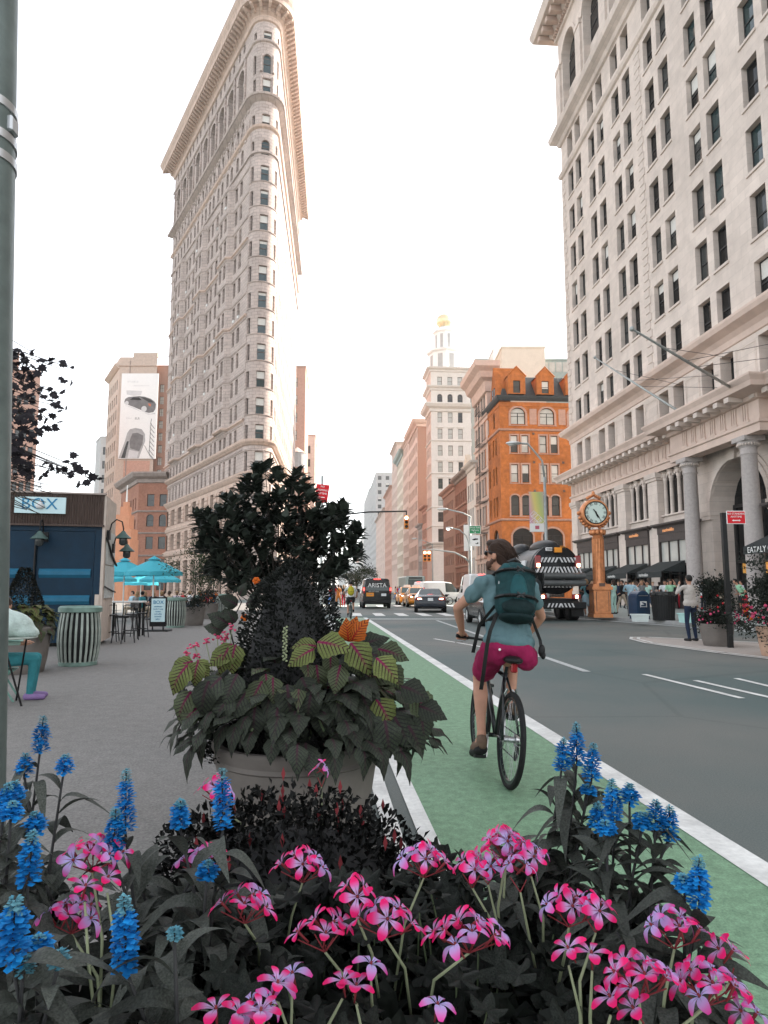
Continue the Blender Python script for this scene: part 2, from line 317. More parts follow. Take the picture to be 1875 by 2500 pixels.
# refuge island painted on the road, double line round it
isl=[(7.05,19.6),(6.95,18.2),(7.5,15.4),(8.2,13.2),(14,10.5),(16,14),(11.5,17.2),(9.4,19.2),(7.9,20.5),(7.4,20.5)]
struct(sheet('painted_island',isl,.008,'island_gravel'))
def edge(pts,off,w,z):
    o=MB(); n=len(pts); c=Vector((sum(p[0] for p in pts)/n,sum(p[1] for p in pts)/n))
    for i in range(n):
        a=Vector(pts[i]); b=Vector(pts[(i+1)%n]); d=(b-a).normalized(); q=Vector((-d.y,d.x))
        if (c-a).dot(q)<0: q=-q
        a1=a+q*off-d*.03; b1=b+q*off+d*.03; o.add([(*a1,z),(*b1,z),(*(b1+q*w),z),(*(a1+q*w),z)],[(0,1,2,3)])
    return o
struct(edge(isl,.0,.09,.012).build('island_line','paint')); struct(edge(isl,.2,.09,.014).build('island_line','paint'))
# right pavement with kerb
kerb=[(17,8),(15,16),(13.4,22),(12.15,26.2),(11.0,30),(9.9,33.6),(9.0,40),(10.2,52),(14.2,63.5)]
av=lambda y:17.975-.0733*(y-63.6)
pv=MB(); K=[(x,y) for x,y in kerb]; out=[(av(8)+9,8)]+[(40,8),(40,63.5)]
P=K+[(40,63.5),(40,8)]
pv.add([(x,y,.15) for x,y in P],[tuple(range(len(P)))[::-1]]); struct(pv.build('pavement','pavement'))
kb=MB(); nn=[]
for i,(x,y) in enumerate(kerb):
    a=Vector(kerb[max(0,i-1)]); b=Vector(kerb[min(len(kerb)-1,i+1)]); d=(b-a).normalized(); nn.append((-d.y,d.x))
nn=[(-abs(q[0]),q[1]) for q in nn]
kb.sweep([(-.0,.149),(-.0,.156),(.14,.154),(.155,.14),(.16,0)],kerb,nn); struct(kb.build('kerb','kerb'))
gt=sheet('road_strip',[(x-.9,y) for x,y in kerb]+[(x-.5,y) for x,y in kerb[::-1]],.006,'worn_paint'); struct(gt)
# far pavements of the avenue
fp=MB(); d=dirv(AV)
for side,off,w in ((1,-4.5,5),(-1,3.5,6)):
    b=Vector((av(90.8),90.8)) if side>0 else Vector((-15.6,91.))
    a0=b+Vector((d.y,-d.x))*(off if side>0 else 0); a1=a0+d*520; q=Vector((d.y,-d.x))*(w if side>0 else 4)
    fp.add([(*a0,.15),(*(a0+q),.15),(*(a1+q),.15),(*a1,.15)],[(0,1,2,3)]); e0=a0 if side>0 else a0+q; e1=a1 if side>0 else a1+q
    fp.add([(*e0,0),(*e1,0),(*e1,.15),(*e0,.15)],[(0,1,2,3)])
struct(fp.build('pavement','pavement'))
# ================================================================ windows shared by the buildings
WIN={}
def winmesh(w,h,fm='frame_dark',kind='sash',rise=0.):
    k=(round(w,2),round(h,2),fm,kind,round(rise,2))
    if k in WIN: return WIN[k]
    b=MB(); t=min(.09,w*.07); d=.07
    if not rise:
        b.box(0,t,0,d,0,h); b.box(w-t,w,0,d,0,h); b.box(t,w-t,0,d,h-t,h); b.box(t,w-t,0,d,0,t)
        zt=h
    else:
        N=10; zt=h-rise; b.box(0,t,0,d,0,zt); b.box(w-t,w,0,d,0,zt); b.box(t,w-t,0,d,0,t)
        c=w/2; 
        for i in range(N):
            a0=PI-PI*i/N; a1=PI-PI*(i+1)/N
            P=lambda a,q:(c+(c-q)*cos(a),zt+(rise-q)*sin(a))
            pts=[P(a0,0),P(a1,0),P(a1,t),P(a0,t)]; b.poly(pts,0,d)
        b.box(t,w-t,.01,d,zt-t*.5,zt+t*.4)
    if kind=='sash': b.box(t,w-t,-.02,d-.01,h*.5-t*.5,h*.5+t*.5)
    if kind in('cross','four'): b.box(t,w-t,.005,d-.01,zt*.55-t*.35,zt*.55+t*.35); b.box(w/2-t*.35,w/2+t*.35,.005,d-.01,t,zt)
    if kind=='two': b.box(w/2-t*.5,w/2+t*.5,-.01,d-.01,t,zt-t*.5); b.box(t,w-t,.005,d-.012,h*.48-t*.4,h*.48+t*.4)
    if kind=='six':
        b.box(t,w-t,.005,d-.01,h*.5-t*.35,h*.5+t*.35)
        b.box(w/2-t*.2,w/2+t*.2,.012,d-.012,t,h-t)
    f=b.mesh('window',fm)
    p=MB()
    if not rise: p.box(t*.8,w-t*.8,.03,.05,t*.8,h-t*.8)
    else:
        pts=[(t*.8,t*.8),(w-t*.8,t*.8)]+[(w/2+(w/2-t*.8)*cos(PI*i/10),zt+(rise-t*.8)*sin(PI*i/10)) for i in range(11)]; p.poly(pts,.03,.05)
    WIN[k]=(f,p,{}); return WIN[k]
def blindmesh(w,h,f):
    k=('bl',round(w,2),round(h,2),f)
    if k not in WIN: t=min(.09,w*.07); WIN[k]=MB().box(t,w-t,.012,.026,h*(1-f),h-t).mesh('blind','blind')
    return WIN[k]
class Face:
    """a vertical face of a building: origin (x,y), x axis heading yaw, front looks along local -y"""
    def __init__(s,root,o,yaw): s.r=root; s.o=Vector((o[0],o[1],0)); s.yaw=yaw; s.m=Matrix.Rotation(yaw,3,'Z')
    def p(s,x,y,z): return s.o+s.m@Vector((x,y,z))
    def obj(s,name,mesh,x=0,y=0,z=0,kind=None,parent=None,rz=0): return ob(name,mesh,parent or s.r,s.p(x,y,z),(0,0,s.yaw+rz),kind)
    def mb(s,name,b,mats,smooth=False,kind=None,sharp=None): return s.obj(name,b.mesh(name,mats,smooth,sharp),kind=kind)
    def win(s,x,z,w,h,y=.3,fm='frame_dark',glass=None,kind='sash',rise=0.,blind=0.,name='window'):
        f,pb,cache=winmesh(w,h,fm,kind,rise); g=glass or rnd.choice(['glass_dark','glass_dark','glass_grey'])
        if g not in cache: cache[g]=pb.mesh('pane',g)
        o=s.obj(name,f,x,y,z); ob('pane',cache[g],o)
        if blind and not rise: ob('blind',blindmesh(w,h,blind),o)
        return o
# ================================================================ the stone office block on the right (street front on the avenue)
toy=thing('office_block','tall pale limestone office block with paired windows and a columned ground storey','building',(17.975,63.606,0))
F=Face(toy,(0,0),-PI/2-AV); toy_face=F
HX=64.; L=61.
pairs=[1.75,6.95,12.1,17.8,23.3,28.95,34.5,39.7]
tops=[19.04+3.82*i for i in range(7)]; WW=1.36
up=[(a+o,a+o+WW,t-2.55,t) for a in pairs for o in (0,2.02) for t in tops]
b=MB(); b.wall(0,L,16.2,43.05,up,.40); F.mb('wall',b,'limestone')
for a in pairs:
    for o in (0,2.02):
        for t in tops:
            near=a>22 and rnd.random()<.45  # nearer panes: teal glass colour stands for reflected sky
            F.win(a+o,t-2.55,WW,2.55,.33,glass='glass_teal' if near else None,blind=rnd.choice([0,0,0,0,0,.25,.4]))
            # sill
sill=MB().box(-.1,WW+.1,-.09,.3,-.16,0).mesh('window_sill','limestone')
for a in pairs:
    for o in (0,2.02):
        for t in tops: F.obj('window_sill',sill,a+o,0,t-2.55)
# quoins: corner and the strip that marks the wing
qm=[MB().rbox(0,w,-.07,.2,.02,.60,.025).mesh('quoin','limestone') for w in (.95,.62)]
n=0
for x0 in (0.0,16.35):
    for i in range(50):
        z=16.9+i*.62
        if z>42.0: break
        k=i%2; F.obj('quoin',qm[k],x0 if x0==0 else x0+(.16 if k else 0),0,z)
# belts above: moulding, window course, big cornice between
def belt(name,prof,m,x0=-.0,x1=L,ret=0.0,face=None,root=None):
    b=MB(); b.sweep(prof,[(x0,6.),(x0,0),(x1,0),(x1,6)],[(-1,0),(-1,-1),(1,-1),(1,0)]); return (face or F).mb(name,b,m)
belt('belt_course',[(0,42.4),(.18,42.5),(.3,42.75),(.3,42.95),(0,43.05)],'limestone')
b=MB(); ops=[(a+o,a+o+WW,43.55,45.75) for a in pairs for o in (0,2.02)]
b.wall(0,L,43.05,46,ops,.55); F.mb('wall',b,'limestone')
for o in ops: F.win(o[0],o[2],WW,2.2,.5)
belt('cornice',[(0,45.9),(.2,46),(.35,46.3),(.9,46.7),(1.0,47.1),(1.0,47.25),(.2,47.35),(0,47.35)],'limestone')
# arcaded top storeys: tall arched bays, two windows each
ab=[1.15+i*5.62 for i in range(9)]
b=MB(); ops=[(a,a+3.5,47.7,56.2,1.75) for a in ab]; b.wall(0,L,47.35,57.6,ops,.9); F.mb('wall',b,'limestone')
pil=MB().rbox(0,1.25,-.22,.1,47.4,54,.03).box(-.06,1.31,-.28,.1,54,54.5).mesh('pilaster','limestone')
for a in ab: F.obj('pilaster',pil,a-1.62,0,0)
for a in ab: F.mb('spandrel',MB().box(a,a+3.5,.60,.8,50.2,51.4),'limestone'); F.mb('sill_course',MB().box(a,a+3.5,.60,.8,47.7,48),'limestone')
for a in ab:
    for i in range(2): F.win(a+.1+i*1.7,48,1.6,2.2,.7)
    for i in range(2): F.win(a+.1+i*1.7,51.4,1.6,2.9,.7)
    F.win(a+.25,54.5,3.0,1.5,.7,kind='none',rise=1.4)
for a in ab:
    arch=MB(); N=12; c=a+1.75
    for i in range(N):
        t0,t1=PI-PI*i/N,PI-PI*(i+1)/N
        arch.poly([(c+r*cos(t),54.45+r*sin(t)) for r,t in ((1.78,t0),(2.1,t0),(2.1,t1),(1.78,t1))],-.12,.0)
    F.mb('arch_moulding',arch,'limestone')
belt('cornice',[(0,57.6),(.25,57.7),(.3,58.2),(.6,58.5),(.7,58.9),(2.0,59),(2.2,59.5),(2.3,59.9),(0,60)],'limestone')
br=MB().rbox(0,.55,-1.75,0,58.35,58.95,.06).mesh('cornice_bracket','limestone_pink')
for i in range(40): F.obj('cornice_bracket',br,-1.2+i*1.25,0,0)
dn=MB()
for i in range(150): dn.box(.05+i*.36,.23+i*.36,-.55,0,57.9,58.2)
F.mb('dentil_row',dn,'limestone_pink',kind='stuff')
# third storey above the big cornice: tall windows, panelled piers
lo=[(a+o,a+o+1.33,11.9,14.95) for a in pairs for o in (-.04,1.98)]
b=MB(); b.wall(0,L,11.6,16.2,lo,.75); F.mb('wall',b,'limestone')
for o in lo: F.win(o[0],11.9,1.33,3.05,.68)
pm=MB()
for x0,x1 in [(.25,1.45)]+[(pairs[i]+3.55,pairs[i+1]-.25) for i in range(7)]:
    pm=MB()
    for q in (0,.12):
        pm.box(x0+q,x1-q,-.03+q*.1,0,12.0+q,12.06+q); pm.box(x0+q,x1-q,-.03+q*.1,0,14.75-q,14.81-q); pm.box(x0+q,x0+.06+q,-.03+q*.1,0,12.06+q,14.75-q); pm.box(x1-.06-q,x1-q,-.03+q*.1,0,12.06+q,14.75-q)
    F.mb('panel_moulding',pm,'limestone')
belt('cornice',[(0,15.2),(.08,15.25),(.1,15.6),(.3,15.85),(.75,16.1),(.85,16.35),(.85,16.5),(.5,16.62),(0,16.66)],'limestone_pink')
# main entablature over the ground storey, breaking forward over the portal
def ent(x0,x1,out,nm):
    b=MB(); o=out
    b.sweep([(0,9.55),(.10+o,9.55),(.10+o,9.95),(.2+o,10.0),(.2+o,10.15),(.06+o,10.2),(.06+o,11.2),(.25+o,11.25),(.3+o,11.45),(1.15+o,11.6),(1.2+o,11.85),(1.35+o,12.1),(1.35+o,12.2),(0,12.3)],[(x0,1),(x0,0),(x1,0),(x1,1)],[(-1,0),(-1,-1),(1,-1),(1,0)]); F.mb(nm,b,'limestone_pink')
ent(0,21.35,.0,'entablature'); ent(21.3505,29.0,.75,'entablature'); ent(29.0005,L,.0,'entablature')
md=MB().box(0,.42,-1.1,-.2,11.28,11.55).mesh('modillion','limestone'); tr=MB()
for j in range(3): tr.box(.05+j*.2,.17+j*.2,0,.07,0,.9)
tg=tr.box(0,.66,-.02,.09,-.12,0).mesh('triglyph','limestone_pink')
for i in range(38):
    x=.35+i*1.04; o=.75 if 21.3<x<28.6 else 0
    if abs(x-21.3)<.4 or abs(x-29)<.4: continue
    F.obj('modillion',md,x,-o,0); F.obj('triglyph',tg,x-.1,-.06-o-.07,10.3)
# ground-storey piers
pier=MB(); pier.rbox(0,1.45,-.12,.9,1.55,9.0,.03).box(-.12,1.57,-.24,.9,.15,1.25).box(-.06,1.51,-.18,.9,1.25,1.55).box(-.06,1.51,-.2,.9,9.0,9.2).box(-.14,1.59,-.28,.9,9.2,9.55)
pierm=pier.mesh('pier','limestone')
px=[0.,5.25,10.4,15.65,33.1,38.3,43.5,48.7]
for x in px: F.obj('pier',pierm,x,0,0)
# two-storey screen between piers: shopfront below, colonnettes above
cap=MB(); cap.lathe([(.17,0),(.17,.12),(.14,.2),(.13,2.35),(.16,2.4),(.15,2.5),(.26,2.95),(.20,3.0),(.30,3.08),(.30,3.15)],12)
for k in range(8):
    t=2*PI*k/8; cap.ell((.24*cos(t),.24*sin(t),2.78),(.07,.07,.09),6,4)
capm=cap.mesh('colonnette','limestone',True,40)
shop=[(px[i]+1.45,px[i+1]) for i in range(3)]+[(17.1,20.6),(29.5,33.1),(34.55,38.3)]
for xa,xb in shop:
    back=MB(); back.box(xa,xb,.25,.8,5.9,6.4); back.box(xa,xb,.1,.8,6.4,6.5); F.mb('spandrel',back,'limestone'); F.mb('lintel',MB().box(xa,xb,.35,.75,9.2,9.55),'limestone')
for xa,xb in shop:
    w=(xb-xa-.4)/3; F.win(xa+.15,6.5,xb-xa-.3,2.7,.6,kind='none',glass='glass_dark')
    for j in (1,2): F.obj('colonnette',capm,xa+.2+w*j,.32,6.42)
    for j in (0,3): F.obj('colonnette',capm,xa+.22+w*j*.96,.42,6.42)
# shopfront units
def shopfront(xa,xb,sign,awn,gold=True,z=5.86,az=0.,asz=.3):
    r=F.p(xa,0,.15); t=ob('shopfront',None,toy,F.p(xa,0,0),(0,0,F.yaw)); w=xb-xa
    b=MB(); b.box(0,w,-.25,.6,5.15,5.62); b.sweep([(-.25,5.62),(.32,5.62),(.42,5.72),(.5,5.74),(.5,z),(-.25,z)],[(0,.6),(0,0),(w,0),(w,.6)],[(-1,0),(-1,-1),(1,-1),(1,0)])
    b.box(0,.14,-.2,.6,.15,5.15); b.box(w-.14,w,-.2,.6,.15,5.15); b.box(.14,w-.14,-.21,.4,4.62,5.15); b.box(.14,w-.14,-.15,.3,2.95,3.1)
    for j in (1,2): b.box(w*j/3-.05,w*j/3+.05,-.12,.2,3.1,4.62); 
    for j in (1,2): b.box(w*j/3-.05,w*j/3+.05,-.1,.2,.15,2.95)
    b.box(.14,w-.14,-.12,.3,.15,.55); b.build('frame','shop_frame',t)
    g=MB().box(.14,w-.14,-.04,0,3.1,4.62).mesh('pane','glass_pale'); ob('pane','' and None or g,t)  # upper pane: reflection put into its pale base colour
    ob('pane',MB().box(.14,w-.14,.02,.05,.55,2.95).mesh('pane','glass_dark'),t)
    if sign: text('lettering',sign,.34,'letter_gold' if gold else 'letter_grey',t,(w/2-.3,-.27,5.38),(PI/2,0,0),.01)
    if awn is not None:
        a=MB(); aw=w*.94; x0=w*.03; P=[(x0,-.3,3.25+az),(x0+aw,-.3,3.25+az),(x0+aw,-1.9,2.55+az),(x0,-1.9,2.55+az),(x0,-1.9,2.16+az),(x0+aw,-1.9,2.16+az)]
        a.add(P,[(0,1,2,3),(3,2,5,4)]); a.add([(x0,-.3,3.25+az),(x0,-1.9,2.55+az),(x0,-.3,2.5+az)],[(0,1,2)]); a.add([(x0+aw,-.3,3.25+az),(x0+aw,-1.9,2.55+az),(x0+aw,-.3,2.5+az)],[(2,1,0)])
        a.tube([(x0,-1.88,2.5),(x0,-.3,2.3)],.02,5); a.tube([(x0+aw,-1.88,2.5),(x0+aw,-.3,2.3)],.02,5)
        o=a.build('awning','awning_black',t)
        if awn: text('lettering',awn,asz,'letter_white',o,(x0+.35,-1.915,2.35+az),(PI/2,0,0),.004,'LEFT')
    return t
shopfront(px[0]+1.45,px[1],None,''); shopfront(px[1]+1.45,px[2],None,''); shopfront(px[2]+1.45,px[3],'marimekko','marimekko'); shopfront(17.1,20.85,'marimekko','marimekko')
shopfront(29.35,33.1,'CUCINA','EATALY CAFFE',False,az=1.0,asz=.42); shopfront(34.55,38.3,None,'',False)
# portal: columns, arch
cl=MB(); cl.lathe([(.58,.15),(.58,.5),(.54,.55),(.56,.8),(.5,.95),(.47,1.3),(.46,4.),(.40,8.5),(.42,8.55),(.46,8.62),(.42,8.7),(.42,8.95),(.47,9.0),(.56,9.2),(.56,9.3)],28)
cl.box(-.58,.58,-.58,.58,9.3,9.56); clm=cl.mesh('column','granite',True,35)
eg=MB()
for k in range(24): t=2*PI*k/24; eg.ell((.53*cos(t),.53*sin(t),9.12),(.06,.06,.09),6,4)
egm=eg.mesh('capital_ornament','limestone',True)
for x in (22.05,28.1): o=F.obj('column',clm,x,-.4,0); ob('capital_ornament',egm,o)
b=MB(); b.wall(20.85,29.35,.15,11.6,[(22.3,27.9,.15,9.05,2.79)],1.6,y=.75); F.mb('portal_wall',b,'limestone')
ar=MB()
for q,(r0,r1,y0) in enumerate(((2.8,3.1,.6),(3.1,3.35,.68))):
    for i in range(14):
        t0,t1=PI-PI*i/14,PI-PI*(i+1)/14
        ar.poly([(25.1+r*cos(t),6.26+r*sin(t)) for r,t in ((r0,t0),(r1,t0),(r1,t1),(r0,t1))],y0,.75)
ar.poly([(24.85,8.95),(25.35,8.95),(25.5,9.6),(24.7,9.6)],.45,.75)
for x0 in (21.2,27.8): ar.box(x0,x0+1.2,.55,2.2,5.95,6.26); ar.box(x0+.06,x0+1.14,.6,2.2,5.7,5.95)
F.mb('arch_moulding',ar,'limestone')
gl=MB().box(22.3,27.9,2.2,2.25,.15,9.05).mesh('pane','glass_dark'); en=F.obj('entrance',MB().box(22.3,22.5,2.1,2.3,.15,6.6).box(27.7,27.9,2.1,2.3,.15,6.6).box(22.5,27.7,2.1,2.3,3.0,3.2).box(24.5,24.6,2.1,2.25,.15,3.).box(25.6,25.7,2.1,2.25,.15,3.).box(22.5,27.7,2.12,2.28,6.4,6.6).mesh('entrance','frame_dark')); ob('pane',gl,en)
ent_x=0; mat('brass_lit',(.5,.24,.05),.4,.2,6,emit=.12); ob('sign_panel',MB().box(23.3,26.9,1.9,2.0,2.35,2.95).mesh('sign_panel','brass_lit'),en)
text('lettering','200 FIFTH',.34,'letter_gold',en,(25.3,1.88,2.65))
# body of the block, corner return
b=MB(); b.box(.02,L-.02,1.55,26,47.4,59.8); b.box(.02,L-.02,2.4,26,.15,47.4); F.mb('core',b,'limestone')
rw=MB(); rw.wall(0,25.99,.15,58.4,[]); G=Face(toy,F.p(0,26,0)[:2],F.yaw-PI/2); G.mb('wall',rw,'limestone')
ob('corner_pier',MB().box(.004,1.,.02,1.5,.16,9.5).mesh('corner_pier','limestone'),toy,F.p(0,0,0),(0,0,F.yaw))
# flag poles with stays
for i,(tip,bp) in enumerate((((1452,873),(1671,1013)),((1543,803),(1796,953)))):
    rr=ray(*bp); n_=Vector((cos(AV),-sin(AV))); o_=Vector((17.975,63.606))-n_*1.25; tt=n_.dot(o_)/n_.dot(Vector((rr.x,rr.y))); B0=rr*tt+Vector((0,0,CH))
    t=thing('flag_pole',('long bare flag pole leaning out from the office block, the lower of two','long bare flag pole leaning out from the office block, the upper of two')[i],'flag pole',B0,0,'bare flag poles'); base=0
    B0=t.location; d=12.5 if i else 10.5
    rt=ray(*tip); rt=rt/rt.y
    # the tip stands out from the facade: choose the point on that sight line at the reach of the pole
    best=min((abs(((rt*yy+Vector((0,0,CH)))-B0).length-d),yy) for yy in [k*.1 for k in range(200,640)])[1]
    T=rt*best+Vector((0,0,CH)); v=T-B0
    MB().tube([(0,0,0),v*.5,v],[.08,.07,.045],10).build('shaft','galv',t,smooth=True); MB().ell(v,(.11,.11,.11),10,6).build('finial','galv',t,smooth=True)
    w=MB()
    for q,f,h in ((-2.2,.75,14.6),(1.8,.55,14.0),(1.6,.45,13.3)):
        e=F.p((Vector((B0.x-17.975,B0.y-63.606))).dot(Vector((sin(AV+PI),cos(AV+PI))))+q,-.03,h)+Vector((17.975,63.606,0))-B0; w.tube([v*f,e],.014,4)
    w.build('stay_wire','darkgrey',t)
# ================================================================ the wedge-shaped tower
AL=R(-31.64); dL=dirv(AL); dR=dirv(AV); PL=Vector((-19.17,90.)); RP=2.0
CP=PL+Vector((cos(AL),-sin(AL)))*RP; LF,RF=43.8,52.
nRout=Vector((cos(AV),-sin(AV))); R0=CP+nRout*RP
fl=thing('wedge_tower','tall narrow wedge-shaped terracotta tower with rounded prow and heavy cornice','building',(CP.x,CP.y,0))
org=Vector((CP.x,CP.y))
FLo=PL+dL*LF; FA=Face(fl,FLo-org,math.atan2(-dL.y,-dL.x)); FR=Face(fl,R0-org,math.atan2(dR.y,dR.x))
_q=Vector((-cos(AL),sin(AL))); a_l=math.atan2(_q.y,_q.x); a_r=math.atan2(nRout.y,nRout.x)
if a_l<0: a_l+=2*PI
if a_r>0 and a_r<PI: a_r+=2*PI
if a_r<0: a_r+=2*PI
ARC=(a_r-a_l)*RP
def prow(x,y,z):   # x along the arc from the left face to the right one, y inwards
    t=a_l+x/RP; return ((RP-y)*cos(t),(RP-y)*sin(t),z)
cen=[18.6,22.46,26.19,29.95,33.8,37.58,41.27,45.11,48.82,52.61,56.32,60.0,63.9,67.84]
# plan path with outward normals for sweeps (world minus root)
path=[];nrm=[]
nL=-Vector((cos(AL),-sin(AL)))
def addp(p,n): path.append(tuple(p)); nrm.append(tuple(n))
addp(FLo-org+Vector((dL.x,dL.y))*0,nL+dL); addp(PL-org,nL)
for i in range(1,12):
    t=a_l+(a_r-a_l)*i/12; addp((RP*cos(t),RP*sin(t)),(cos(t),sin(t)))
addp(R0-org,nRout); e=R0+dR*RF-org; addp(e,nRout+dR)
back=[(FLo+Vector((cos(AL),-sin(AL)))*10+dL*0-org,dL),]
def course(name,prof,m='terracotta'):
    b=MB(); b.sweep(prof,path,nrm); return b.build(name,m,fl)
# --- left (Broadway) face
sR=[(3.0,5.1),(7.7,9.7),(12.2,14.2),(16.7,18.7),(21.0,23.0),(25.6,27.5),(30.1,32.0),(34.3,36.4),(38.6,40.7)]
def colx(s,w): return LF-s-w          # right edge s -> local x of left edge
def offs(x):                          # three shallow oriels
    for c in (9.15,22.45,35.75):
        d=abs(LF-x-c)
        if d<2.0: return .75
        if d<2.6: return .75*(2.6-d)/.6
    return 0.
ocuts=[LF-c+k for c in (9.15,22.45,35.75) for k in (-2.6,-2.0,2.0,2.6)]
om=lambda x,y,z:(x,y-offs(x),z)
ww=1.05; lowz,upz=24.4,61.9
def rows(zs,h=2.2,w=ww): return [(colx(s,w),colx(s,w)+w,z-h/2,z+h/2) for z in zs for p in sR for s in p]
o1=rows([22.55],2.2)+rows([18.55],2.6,.9)
b=MB(); b.wall(0,LF,17.0,lowz,o1,.4); FA.mb('wall',b,'terracotta')
o2=rows(cen[2:12],2.25); b=MB(); b.wall(0,LF,lowz,upz,o2,.4,ocuts,om); FA.mb('wall',b,'terracotta')
o3=[(a,b_,c,d,.52) for a,b_,c,d in rows([64.9],2.3)]+rows([69.3],1.9)
b=MB(); b.wall(0,LF,upz,71.2,o3,.4); FA.mb('wall',b,'terracotta')
for (xa,xb,za,zb,*r) in o1+o2+o3:
    off=offs((xa+xb)/2) if lowz<za<upz else 0
    ac=None
    FA.win(xa,za,xb-xa,zb-za,.30-off,'frame_brown',rnd.choice(['glass_dark','glass_dark','glass_grey']),rise=r[0] if r else 0,blind=rnd.choice([0,0,0,.35,.5]) if not r else 0)
# air conditioners in some windows
acm=MB().rbox(0,.62,-.35,.2,0,.42,.03).mesh('air_conditioner','offwhite')
for i in range(26):
    o=rnd.choice(o2); FA.obj('air_conditioner',acm,o[0]+.2,.25-offs((o[0]+o[1])/2),o[2])
# rusticated course lines on the shaft (projecting bands per floor)
for z in cen[1:12]:
    for side in (0,):
        b=MB(); pts=[0]+sorted(ocuts)+[LF]; pl=[(x,-(offs(x) if lowz<z+1.5<upz else 0)) for x in pts]
        b.sweep([(0,z+1.33),(.10,z+1.36),(.16,z+1.55),(.0,z+1.62)],pl,[(0,-1)]*len(pl)); FA.mb('sill_course',b,'terracotta')
for z in (24.4,39.4,50.6):
    pts=[0]+sorted(ocuts)+[LF]; b=MB(); b.sweep([(0,z-.2),(.3,z),(.3,z+.15),(0,z+.3)],[(x,-offs(x)) for x in pts],[(0,-1)]*len(pts)); FA.mb('sill_course',b,'terracotta_warm')
for c in (9.15,22.45,35.75):
    x=LF-c; b=MB()
    b.add([(x-2.6,0,upz),(x-2.0,-.75,upz),(x+2.0,-.75,upz),(x+2.6,0,upz),(x-2.2,0,upz+.9),(x+2.2,0,upz+.9)],[(0,1,4),(1,2,5,4),(2,3,5)]); FA.mb('oriel_cap',b,'terracotta'); b=MB(); b.add([(x-2.6,0,lowz),(x-2.0,-.75,lowz),(x+2.0,-.75,lowz),(x+2.6,0,lowz),(x-1.6,0,lowz-.9),(x+1.6,0,lowz-.9)],[(4,1,0),(4,5,2,1),(5,3,2)]); FA.mb('oriel_cap',b,'terracotta')
# --- arcade of tall arches and attic
pa=[p[0]-.15 for p in sR]
oa=[(LF-s-3.1,LF-s-.3,72.4,79.4,1.4) for s in pa]; at_=[(LF-s-w-.4,LF-s-w+.4,82.0,83.4) for s in pa for w in (.9,2.9)]
b=MB(); b.wall(0,LF,71.2,84.2,oa+at_,1.1); FA.mb('wall',b,'terracotta')
for o in at_: FA.win(o[0],o[2],.8,1.4,.3,'frame_brown','glass_dark')
for o in oa:
    FA.win(o[0]+.15,72.6,2.5,3.0,1.0,'frame_brown','glass_grey',kind='two'); FA.win(o[0]+.15,76.2,2.5,3.0,1.0,'frame_brown','glass_grey',kind='two',rise=1.25)
    b=MB(); b.box(o[0],o[1],.9,1.1,75.6,76.2); FA.mb('spandrel',b,'terracotta')
    b=MB(); 
    for i in range(12):
        t0,t1=PI-PI*i/12,PI-PI*(i+1)/12; c=(o[0]+o[1])/2
        b.poly([(c+r*cos(t),78.0+r*sin(t)) for r,t in ((1.42,t0),(1.75,t0),(1.75,t1),(1.42,t1))],-.15,0)
    FA.mb('arch_moulding',b,'terracotta')
b=MB()
for s in pa+[pa[-1]+4.45]:
    b.box(LF-s-.22+.0,LF-s+.22,-.22,0,72.2,80.2); b.ell((LF-s,-.2,79.2),(.3,.18,.45),8,6); b.ell((LF-s,-.2,76.),(.25,.16,.6),8,6); b.ell((LF-s,-.2,73.6),(.25,.16,.6),8,6)
FA.mb('pilaster_ornament',b,'terracotta',True,kind='stuff')
# --- ornament friezes
b=MB()
for i in range(74): x=.4+i*.585; b.ell((x,-.02,17.95+2.35),(.17,.10,.17),6,4)
for i in range(36): x=.6+i*1.2; b.ell((x,-.04,70.7),(.4,.16,.35),6,4); b.ell((x+.6,-.04,68.5),(.22,.16,.7),6,4)
for i in range(18):
    for z in (66.6,67.4): b.ell((.9+i*2.4,-.04,z),(.5,.14,.22),6,4)
FA.mb('frieze_ornament',b,'terracotta',True,kind='stuff')
# --- base storeys, left
big=[(10.06,7.84),(14.35,12.3),(18.9,16.95),(24.0,21.5),(28.4,25.9),(33.0,30.3),(37.5,34.7),(41.9,39.1),(5.4,3.2)]
ob1=[(LF-a,LF-b_,12.75,15.65) for a,b_ in big]; ob2=[(LF-a,LF-b_,8.3,11.2) for a,b_ in big]; ob3=[(LF-a,LF-b_,.6,6.2) for a,b_ in big]
b=MB(); b.wall(0,LF,0,17.0,ob1+ob2+ob3,.75); FA.mb('wall',b,'terracotta_warm')
for o in ob1+ob2: FA.win(o[0],o[2],o[1]-o[0],o[3]-o[2],.6,'frame_brown','glass_dark',kind='two')
for o in ob3: FA.win(o[0],o[2],o[1]-o[0],o[3]-o[2],.6,'frame_dark','glass_dark',kind='cross',name='shop_window')
rk=MB()
for a,b_ in big:
    for z0 in (12.75,8.3):
        for i in range(4): rk.rbox(LF-b_+.02,LF-b_+1.45 if b_>3.3 else LF-b_+2.,-.16,.1,z0+i*.72+.04,z0+i*.72+.68,.05)
FA.mb('rusticated_block',rk,'terracotta_warm',kind='stuff')
